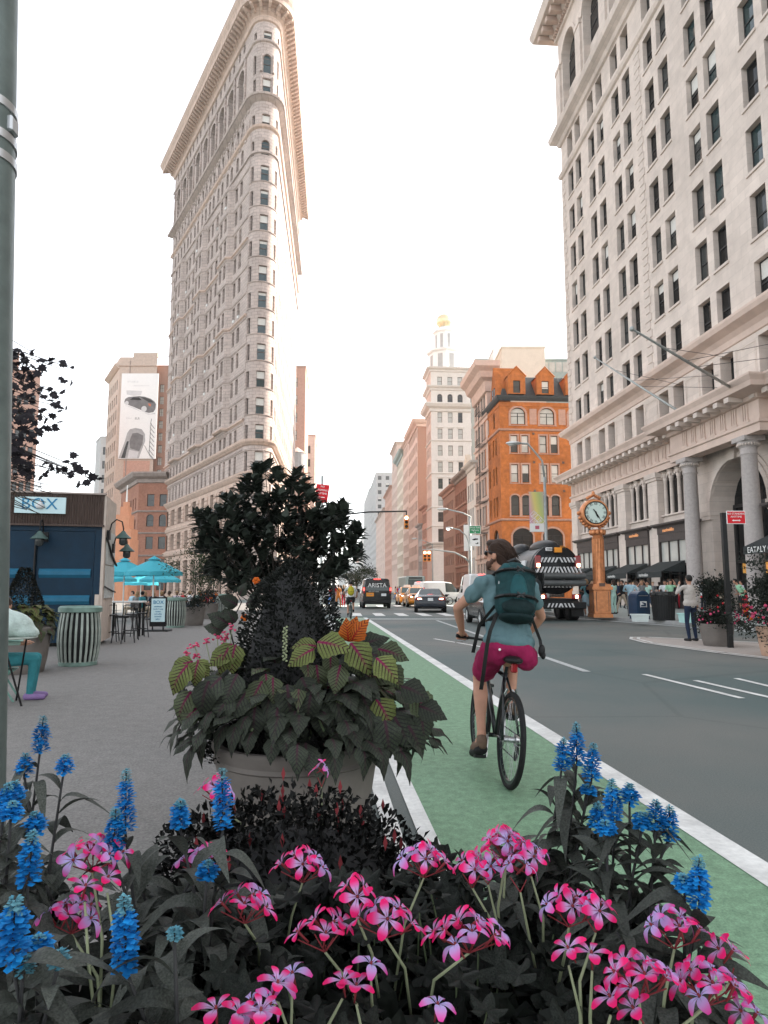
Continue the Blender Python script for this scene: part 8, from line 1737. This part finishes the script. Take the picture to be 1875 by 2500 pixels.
def sage(label,base,items,leafy=7,seed=1,nonfl=6,fill=.0):
    """items: (px tip, py tip, py bottom, depth, bud)"""
    r_=random.Random(seed); t=thing('blue_sage',label,'flower',base,0,'blue sage plants of the foreground pot'); O=Vector(base)
    def stem(top,leaves,par=t,lift=.85):
        b0=Vector((r_.uniform(-.05,.05),r_.uniform(-.05,.05),0)); mid=b0.lerp(top,.5)+Vector((0,0,.05)); MB().tube([b0,mid,top],[.004,.0034,.0026],6).build('stem','stem_dark',par,smooth=True)
        for i in range(leaves):
            f=.25+.72*(i+r_.random()*.5)/leaves; p=b0.lerp(mid,f*2) if f<.5 else mid.lerp(top,f*2-1); a=r_.uniform(0,2*PI)+(i%2)*PI; d=Vector((cos(a),sin(a),r_.uniform(.25,.9))); L_=r_.uniform(.10,.165)*(1.2-.5*f); leafat(r_.choice(SAL),t,p,d,L_,(0,0,1),roll=r_.uniform(-.5,.5))
    for px,py,pb,y,bud in items:
        T=at(px,py,y); B_=at(px,pb,y); l=(T-B_).length; n=int(60+l*700); w=.022 if not bud else .016
        me=spk(l,w,max(40,n) if not bud else 45,.22 if not bud else 1.,r_.randint(0,999)); tl_=Vector((r_.uniform(-.12,.12),r_.uniform(-.1,.1),1)); ob('flower_spike',me,t,B_-O,tl_.to_track_quat('Z','Y').to_euler(),'stuff'); stem(B_-O,leafy)
    for i in range(nonfl): top=Vector((r_.uniform(-.14,.14),r_.uniform(-.12,.12),r_.uniform(.12,.30))); stem(top,leafy+3)
    return t
q6=lambda x,y0,y1,d,b=0:(*r6(x,y0),r6(0,y1)[1],d,b); q8=lambda x,y0,y1,d,b=0:(*r8(x,y0),r8(0,y1)[1],d,b)
sage('tall blue sage at the far left with the highest spike',(-.82,1.72,.52),[q6(230,25,235,1.72),q6(140,240,360,1.68),q6(368,245,345,1.72)],8,1,8)
sage('blue sage at the left edge with ragged low spikes',(-.72,1.36,.52),[q6(20,415,600,1.45),q6(75,400,510,1.5),q6(62,515,610,1.4),q6(205,575,690,1.45),q6(165,680,985,1.36)],7,2,8)
sage('blue sage in the bottom left corner with a thick blurred spike',(-.52,1.08,.50),[q6(70,1060,1440,1.0),q6(215,1300,1360,1.05),q6(132,1425,1510,1.0,1),q6(332,1385,1480,1.0,1)],9,3,14)
sage('blue sage with a double spike standing against the plaza',(-.50,1.55,.52),[q6(725,330,690,1.5),q6(655,560,830,1.46)],8,4,7)
sage('blue sage with one long spike in front of the leaf rosettes',(-.36,1.18,.50),[q6(728,1060,1490,1.12),q6(1010,1250,1300,1.1,1)],10,5,14)
sage('blue sage left of the dark shrub with slender long-stemmed spikes',(-.36,1.50,.52),[q6(1040,505,660,1.5),q6(1290,325,670,1.45),q6(1195,860,960,1.4)],8,6,9)
sage('tall bushy blue sage on the right, three spikes on top',(.42,1.72,.50),[q8(420,155,340,1.72),q8(512,62,310,1.74),q8(600,180,400,1.7),q8(635,545,700,1.66),q8(580,440,480,1.7)],14,7,18)
sage('blue sage at the right with dark narrow spikes and long leaves',(.50,1.55,.50),[q8(735,400,680,1.62),q8(828,430,540,1.6),q8(690,650,720,1.55),q8(905,600,690,1.55),q8(985,530,700,1.55),q8(1062,565,760,1.57)],11,8,14)
sage('blue sage at the far right leaning over the lane',(.58,1.36,.50),[q8(1245,865,1170,1.36),q8(1160,975,1060,1.38)],8,9,7)
# ---------------------------------------------------------------- second pot: coleus skirt round a clipped cone
PC=Vector((at(727,1800,4.0).x,4.0,0)); t=thing('flower_pot','wide grey round pot with moulded rim in the middle of the picture','planter',PC); pot(t,.475,.60)
cn=thing('clipped_shrub','dark clipped cone-shaped box shrub in the middle pot','shrub',(PC.x-.05,4.05,.5)); AP=at(704,1366,4.05).z-.5
def cf(r):
    t_=r.random()**.7; a=r.uniform(0,2*PI); h=AP*(1-t_); rad=.08+.36*t_**.72+.03*math.sin(a*4+h*9)+r.uniform(-.03,.025)
    if t_<.12: rad*=t_/.12*.8+.2
    v=Vector((rad*cos(a),rad*sin(a),h)); return v,(cos(a),sin(a),.7)
bulk(15000,cf,.026,11,.55).build('foliage','box_leaf',cn,kind='stuff'); MB().lathe([(.33,.0),(.31,AP*.3),(.23,AP*.6),(.13,AP*.85),(.02,AP*.95)],18).build('shade_core','stem_dark',cn,smooth=True)  # solid dark core added inside the cone to block light between leaves
co=thing('coleus','large-leaved coleus spilling round the cone shrub, veined yellow and purple','plant',(PC.x,4.0,.60)); rc=random.Random(4); k4=4/FPX
def cole(px,py,yoff,ang,dz,s,m,dr=1,nrm=(0,-.5,1)):
    P=at(px,py,4.0+yoff)-Vector((PC.x,4.0,.60)); leafat(COLE[m][dr],co,P,(sin(R(ang)),-.35,dz) if abs(ang)<200 else (0,0,1),s,nrm)
# named, showy leaves of the photograph: px,py of the leaf base, heading (0 = right... degrees from up), droop
def show(px,py,ang,s,m,yo=-.42,dr=1,tilt=.55):
    """leaf in the picture plane: ang degrees clockwise from straight down, leaning to the camera"""
    P=at(px,py,4.0+yo)-Vector((PC.x,4.0,.60)); a=R(ang); d=Vector((sin(a),-tilt*.6,-cos(a))); leafat(COLE[m][dr],co,P,d,s,(0,-1,.55))
Z4=lambda x,y:(380+x*.434,1480+y*.434)
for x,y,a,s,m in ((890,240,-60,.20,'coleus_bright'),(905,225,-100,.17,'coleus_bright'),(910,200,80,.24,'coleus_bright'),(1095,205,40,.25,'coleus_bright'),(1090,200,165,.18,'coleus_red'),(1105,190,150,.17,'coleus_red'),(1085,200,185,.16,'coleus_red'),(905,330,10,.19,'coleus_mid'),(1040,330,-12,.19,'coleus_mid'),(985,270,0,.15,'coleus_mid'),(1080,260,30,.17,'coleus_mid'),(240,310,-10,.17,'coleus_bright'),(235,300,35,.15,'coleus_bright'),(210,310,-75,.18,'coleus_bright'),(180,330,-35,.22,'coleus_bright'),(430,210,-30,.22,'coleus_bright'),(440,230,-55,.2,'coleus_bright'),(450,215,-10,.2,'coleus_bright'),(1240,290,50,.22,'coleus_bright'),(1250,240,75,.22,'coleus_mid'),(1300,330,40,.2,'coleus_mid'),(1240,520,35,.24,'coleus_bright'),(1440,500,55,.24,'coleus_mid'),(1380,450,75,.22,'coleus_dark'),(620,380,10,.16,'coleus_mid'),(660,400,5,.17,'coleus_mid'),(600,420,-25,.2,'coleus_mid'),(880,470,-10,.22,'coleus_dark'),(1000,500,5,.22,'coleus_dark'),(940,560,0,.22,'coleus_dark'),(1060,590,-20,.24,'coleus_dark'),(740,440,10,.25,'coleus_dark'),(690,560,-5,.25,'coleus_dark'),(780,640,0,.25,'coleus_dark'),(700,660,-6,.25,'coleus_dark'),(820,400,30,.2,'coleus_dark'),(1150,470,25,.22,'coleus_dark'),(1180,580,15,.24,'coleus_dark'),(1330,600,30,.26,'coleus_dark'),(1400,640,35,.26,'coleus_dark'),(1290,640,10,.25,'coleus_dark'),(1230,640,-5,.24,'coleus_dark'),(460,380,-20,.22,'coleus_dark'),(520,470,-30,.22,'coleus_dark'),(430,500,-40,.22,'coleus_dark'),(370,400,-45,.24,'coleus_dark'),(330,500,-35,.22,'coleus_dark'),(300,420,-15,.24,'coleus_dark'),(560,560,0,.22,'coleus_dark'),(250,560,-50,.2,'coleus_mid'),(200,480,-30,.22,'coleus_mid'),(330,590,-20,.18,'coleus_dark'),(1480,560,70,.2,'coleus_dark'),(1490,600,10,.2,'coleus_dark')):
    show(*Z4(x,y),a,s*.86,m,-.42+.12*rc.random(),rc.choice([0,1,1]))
for i in range(40): a=rc.uniform(-1.2,.5); d=Vector((cos(a),sin(a),rc.uniform(-.5,.4))); leafat(rc.choice(COLE['coleus_mid' if i%3==0 else 'coleus_dark']),co,Vector((.34*cos(a)+rc.uniform(0,.15),.32*sin(a)-.05,rc.uniform(.12,.52))),d,rc.uniform(.14,.22),(cos(a)*.5,-.6,.7))
for i in range(195):
    a=rc.uniform(-PI,0) if i%5 else rc.uniform(0,PI); l=rc.random()**.85; rad=.30+.30*l+.08*rc.random(); z=.44-.44*l+rc.uniform(-.06,.08); sx=1.27
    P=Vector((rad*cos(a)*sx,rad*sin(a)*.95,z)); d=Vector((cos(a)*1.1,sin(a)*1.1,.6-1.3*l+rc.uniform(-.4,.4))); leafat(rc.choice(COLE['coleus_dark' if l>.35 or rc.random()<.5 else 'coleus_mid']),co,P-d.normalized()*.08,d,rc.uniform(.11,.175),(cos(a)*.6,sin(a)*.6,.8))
sk=MB()
for i in range(26): a=2*PI*i/26; sk.tube([(.2*cos(a),.2*sin(a),-.05),(.34*cos(a)*1.1,.34*sin(a),.2),(.46*cos(a)*1.15,.46*sin(a),.12)],.006,5)
sk.build('stem','stem_green',co)
fs_=MB(); 
for i in range(30): z=.02+i*.006; a=i*2.4; fs_.ell((.009*cos(a),.009*sin(a),z),(.007,.007,.006),5,4)
ob('flower_spike',fs_.mesh('flower_spike','stem_pale',True),co,at(*Z4(725,330),3.55)-Vector((PC.x,4.0,.60)),(0,0,0),'stuff')
# side flowers behind the coleus on the left: small pink geranium and orange bloom
sg_=thing('geranium','small pale pink geranium peeping out left of the cone shrub','flower',(PC.x-.45,4.15,.60)); O=sg_.location
for px,py in ((458,1594),(475,1578),(502,1565),(530,1556),(552,1548),(565,1533),(480,1605),(545,1562)):
    P=at(px,py,4.15)-O; b=MB(); r_=random.Random(px)
    for i in range(9): b.ell(P+Vector((r_.gauss(0,.014),r_.gauss(0,.012),r_.gauss(0,.012))),(.009,.009,.006),6,4)
    b.build('blossom','pink_blossom',sg_,smooth=True); MB().tube([(P.x*.3,0,.05),P*.7,P],.003,5).build('flower_stem','stem_pale',sg_)
for i in range(24): a=rc.uniform(0,6.28); leafat(PEL[0],sg_,(rc.uniform(-.3,.05),rc.uniform(-.1,.1),rc.uniform(.1,.34)),(cos(a),sin(a),.2),rc.uniform(.06,.09),(0,-.5,1))
hi=thing('hibiscus','thin leggy stem with dark leaves and orange blooms left of the cone','flower',(PC.x-.28,4.2,.60)); O=hi.location; pts=[(0,0,0)]+[at(px,py,4.2)-O for px,py in ((562,1540),(575,1500),(590,1470),(578,1450))]; MB().tube(pts,[.006,.005,.004,.004,.003],6).build('stem','stem_dark',hi,smooth=True)
for px,py,a,s in ((560,1525,-60,.16),(545,1540,-80,.13),(580,1478,-60,.14),(600,1475,70,.15),(568,1500,-100,.1),(585,1455,20,.1),(575,1520,-30,.12)):
    P=at(px,py,4.18)-O; leafat(COLE['coleus_dark'][0],hi,P,(sin(R(a)),-.2,cos(R(a))*.6+.2),s,(0,-1,.6))
for px,py in ((597,1508),(626,1418)):
    P=at(px,py,4.18)-O; b=MB()
    for i in range(6): a=i*1.05; b.ell(P+Vector((.013*cos(a),-.004,.013*sin(a))),(.012,.006,.012),8,5)
    b.build('blossom','orange_blossom',hi,smooth=True)
# ---------------------------------------------------------------- the big broad-leaved shrub behind it
TB=Vector((at(678,1437,6.5).x,6.5,0)); mg=thing('broadleaf_shrub','large dark broad-leaved shrub in a pot in front of the wedge tower','shrub',TB); pot(mg,.42,.55)
br=MB(); rm_=random.Random(8); tips=[]
out=[(500,1290),(520,1262),(560,1228),(600,1190),(615,1165),(640,1148),(640,1185),(575,1270),(700,1175),(725,1168),(745,1195),(760,1215),(830,1240),(850,1290),(862,1300),(866,1355),(840,1370),(800,1380),(760,1250),(720,1230),(680,1215),(640,1230),(600,1245),(560,1300),(530,1320),(520,1350),(545,1375),(580,1390),(610,1320),(650,1290),(700,1290),(740,1290),(790,1290),(820,1320),(780,1340),(740,1350),(690,1340),(640,1350),(600,1360),(570,1345),(660,1390),(710,1385),(755,1385),(830,1270),(800,1250),(770,1310),(720,1320),(660,1320),(620,1270),(585,1300),(545,1330),(500,1300),(488,1268),(672,1255),(712,1262),(752,1272),(805,1275),(628,1398),(590,1405),(690,1410),(780,1400),(668,1160),(530,1385),(560,1412),(600,1432),(640,1425),(820,1400),(790,1425),(500,1340),(515,1400),(580,1440),(850,1335),(700,1440),(845,1385)]
for i,(px,py) in enumerate(out):
    for rep in range(4):
        y=6.5+rm_.uniform(-.45,.45); P=at(px+rm_.uniform(-17,17),py+rm_.uniform(-13,13),y)-TB; tips.append(P)
trunk=Vector((.02,0,1.25)); br.tube([(0,0,.45),(.03,.0,.9),trunk],[.04,.034,.03],8)
for P in tips[::5]: m_=trunk.lerp(P,.5)+Vector((0,0,-.06)); br.tube([trunk-Vector((0,0,.3*rm_.random())),m_,P],[.008,.005,.003],5)
br.build('branch','bark',mg)
lv=[]
for P in tips:
    axis=(P-Vector((0,0,1.35))).normalized()+Vector((0,0,.5)); n=rm_.randint(7,11)
    for i in range(n):
        a=i*2.4; m=aim(axis,(0,0,1) if abs(axis.normalized().z)<.9 else (1,0,0)); d=m@Vector((cos(a)*.9,rm_.uniform(.35,1.),sin(a)*.9)); lv.append((P+m@Vector((0,-.03*i/n*2,0)),d,rm_.uniform(.10,.16),rm_.choice((0,1)),rm_.random()))
for i in range(230):
    a=rm_.uniform(0,2*PI); q=math.sqrt(rm_.random()); P=at(672+182*q*cos(a),1318+122*q*sin(a),6.6+rm_.uniform(-.3,.5))-TB
    for j in range(6): lv.append((P,Vector((rm_.gauss(0,1),rm_.gauss(0,1)+.6,rm_.gauss(.3,.7))),rm_.uniform(.09,.14),0,0))
lv.sort(key=lambda q:q[0].y)
for q in lv[:300]: leafat(MAG[q[3]],mg,q[0],q[1],q[2],(0,0,1))
rest=MB(); src=strip(ovate(.24),arc(.15,.08),.3,n=4)
for p,d,s,_,_2 in lv[300:]:
    m=aim(d,(0,0,1)); rest.add([p+m@(Vector(v)*s) for v in src.v],src.f)
rest.build('foliage','magnolia_leaf',mg,kind='stuff',smooth=True)
# ---------------------------------------------------------------- potted trees and pots of the plaza
def bush(t,c,r,n,size,m,seed,name='foliage',hol=.35):
    c=Vector(c); cl=random.Random(seed); cs=[Vector((cl.gauss(0,.5)*r[0],cl.gauss(0,.5)*r[1],cl.gauss(0,.5)*r[2])) for _ in range(14)]
    def f(r_):
        k_=r_.choice(cs); v=k_+Vector((r_.gauss(0,.26)*r[0],r_.gauss(0,.26)*r[1],r_.gauss(0,.26)*r[2])); return c+v,(v.x,v.y,v.z+.2)
    return bulk(n,f,size,seed,.5).build(name,m,t,kind='stuff')
def blooms(t,c,r,n,size,m,seed):
    r_=random.Random(seed); b=MB()
    for i in range(n): a=r_.uniform(0,2*PI); e=r_.uniform(-.6,.7); b.ell(Vector(c)+Vector((r[0]*cos(a)*cos(e),r[1]*sin(a)*cos(e),r[2]*sin(e))),(size*r_.uniform(.6,1.2),)*3,6,4)
    b.build('blossom',m,t,smooth=True,kind='stuff')
P=gnd(472,1527); t=thing('potted_tree','feathery small tree in a grey pot right of the striped basket','tree',P); pot(t,.46,.72,'pot_grey'); MB().tube([(0,0,.6),(.03,0,1.3),(0,.05,2.2)],[.04,.03,.015],7).build('trunk','bark',t); bush(t,(.0,0,2.25),(.85,.75,.85),2600,.10,'tree_green',31,'crown'); bush(t,(.1,-.2,.95),(.5,.4,.35),900,.09,'rose_leaf',32,'underplanting')
P=gnd(510,1511); t=thing('potted_plant','pale grey pot with orange-flowered plant behind the feathery tree','plant',P); pot(t,.45,.75,'pot_grey'); bush(t,(0,0,1.0),(.5,.45,.4),900,.09,'rose_leaf',33); blooms(t,(0,-.1,1.),(.45,.4,.35),24,.035,'orange_blossom',3); bush(t,(.2,.3,2.0),(.6,.5,.7),900,.10,'tree_green',35,'crown'); MB().tube([(0,0,.6),(.2,.2,1.9)],[.03,.02],6).build('trunk','bark',t)
P=gnd(46,1642); t=thing('flower_pot','grey pot with pale yellow coleus beside the kiosk at the left','planter',P); pot(t,.50,.78); 
cf2=lambda r:((lambda a,z,q:(Vector((q*cos(a),q*sin(a),z)),(cos(a),sin(a),.6)))(r.uniform(0,6.28),*(lambda u:(.95+.85*(1-u),.06+.34*u))(r.random())))
bulk(3500,cf2,.045,41,.55).build('foliage','box_leaf',t,kind='stuff')
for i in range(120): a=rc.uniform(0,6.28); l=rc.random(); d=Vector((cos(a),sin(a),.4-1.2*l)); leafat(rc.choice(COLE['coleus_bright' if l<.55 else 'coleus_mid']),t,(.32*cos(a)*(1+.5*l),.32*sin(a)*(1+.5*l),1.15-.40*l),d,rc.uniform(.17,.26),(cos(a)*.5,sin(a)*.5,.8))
# leafy tree at the left edge: trunk outside the view, sprays reaching in
LT=Vector((-4.6,6.0,0)); t=thing('leafy_tree','thin tree with dark purple leaves hanging over the kiosk at the left','tree',LT); MB().tube([(0,0,0),(.1,0,1.6),(.15,0,3.0),(.3,0,4.6)],[.07,.06,.05,.03],8).build('trunk','bark',t,smooth=True)
rl=random.Random(12); bm_=MB(); nleaf=0; pts=[]
for y0 in range(870,1250,26):
    for j in range(4): pts.append((rl.uniform(20,95 if y0>900 else 60)+(25 if y0>1130 else 0),y0+rl.uniform(-12,12)))
pts+=[(82,862),(95,900),(110,950),(125,955),(140,990),(122,1005),(130,1030),(165,895),(160,905),(110,1040),(125,1135),(135,1150),(160,1140),(180,1150),(200,1145),(215,1165),(222,1168),(100,1190),(125,1200),(145,1190),(165,1215),(110,1240),(118,1262),(95,1255),(60,1270)]
for i,(px,py) in enumerate(pts):
    y=6.0+rl.uniform(-.6,.5); P=at(px,py,y)-LT; st_=Vector((.2,0,P.z+rl.uniform(.15,.6))); bm_.tube([st_,st_.lerp(P,.5)+Vector((0,0,.08)),P],[.012,.007,.003],5)
    for q in range(rl.randint(3,6)):
        if nleaf<300 and not(25<px<190 and 1165<py<1300): leafat(MAP[0],t,P+Vector((rl.gauss(0,.05),rl.gauss(0,.06),rl.gauss(0,.05))),(rl.gauss(0,1),rl.gauss(0,.6),-.5+rl.gauss(0,.4)),rl.uniform(.06,.105),(rl.gauss(0,.7),-.8,.6)); nleaf+=1
bm_.build('branch','bark',t); ex=MB(); mp_=maple()
for i in range(900):
    px,py=rl.choice(pts)
    if 25<px<190 and 1165<py<1300: continue; P=at(px+rl.gauss(0,7),py+rl.gauss(0,8),6.0+rl.uniform(-.5,.6))-LT; m=aim((rl.gauss(0,1),rl.gauss(0,.6),-.5),(rl.gauss(0,.7),-.8,.6)); s=rl.uniform(.05,.09); ex.add([P+m@(Vector(v)*s) for v in mp_.v],mp_.f)
ex.build('foliage','dark_leaf',t,kind='stuff')
# ---------------------------------------------------------------- flower pots on the right
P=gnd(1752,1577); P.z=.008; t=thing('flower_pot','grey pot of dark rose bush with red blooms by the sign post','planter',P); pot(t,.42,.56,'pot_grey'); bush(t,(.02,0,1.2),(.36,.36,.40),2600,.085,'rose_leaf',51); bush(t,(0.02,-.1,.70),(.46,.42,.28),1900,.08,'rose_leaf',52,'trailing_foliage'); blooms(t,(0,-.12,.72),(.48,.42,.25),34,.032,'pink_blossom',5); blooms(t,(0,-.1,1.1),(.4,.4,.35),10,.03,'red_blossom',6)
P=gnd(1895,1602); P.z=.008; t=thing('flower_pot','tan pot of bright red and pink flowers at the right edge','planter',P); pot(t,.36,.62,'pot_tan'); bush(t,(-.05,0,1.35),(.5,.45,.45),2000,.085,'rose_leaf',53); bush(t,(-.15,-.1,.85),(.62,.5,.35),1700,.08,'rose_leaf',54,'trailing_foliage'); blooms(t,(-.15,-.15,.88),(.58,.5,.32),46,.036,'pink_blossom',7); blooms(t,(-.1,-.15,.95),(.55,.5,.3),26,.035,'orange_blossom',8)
# street trees far down on the left of the avenue
for i,(px,y,h,lb_) in enumerate(((888,105,4.6,'small street tree on the avenue just left of the black van'),(872,120,4.2,'small street tree behind the far cyclist'),(852,135,4.4,'small street tree nearest the far white arch'))):
    t=thing('street_tree',lb_,'tree',(k(px,y),y,0)); MB().tube([(0,0,0),(0,0,h*.7)],[.14,.07],6).build('trunk','bark',t); bush(t,(0,0,h*.72),(1.7,1.5,1.3),1400,.28,'tree_green',60+i,'crown')
# ================================================================ the hazy air of the street
hz=bpy.data.materials.new('haze'); hz.use_nodes=True; n=hz.node_tree; n.nodes.remove(n.nodes['Principled BSDF'])
v=n.nodes.new('ShaderNodeVolumePrincipled'); v.inputs['Color'].default_value=(1,.985,.97,1); v.inputs['Density'].default_value=.00017; v.inputs['Anisotropy'].default_value=.3
n.links.new(v.outputs[0],n.nodes['Material Output'].inputs['Volume'])
o=MB().box(-260,260,-60,900,-1,97).build('haze',hz); o['kind']='stuff'
S.cycles.volume_step_rate=4; S.cycles.volume_max_steps=64
bpy.data.scenes.remove(TMP)
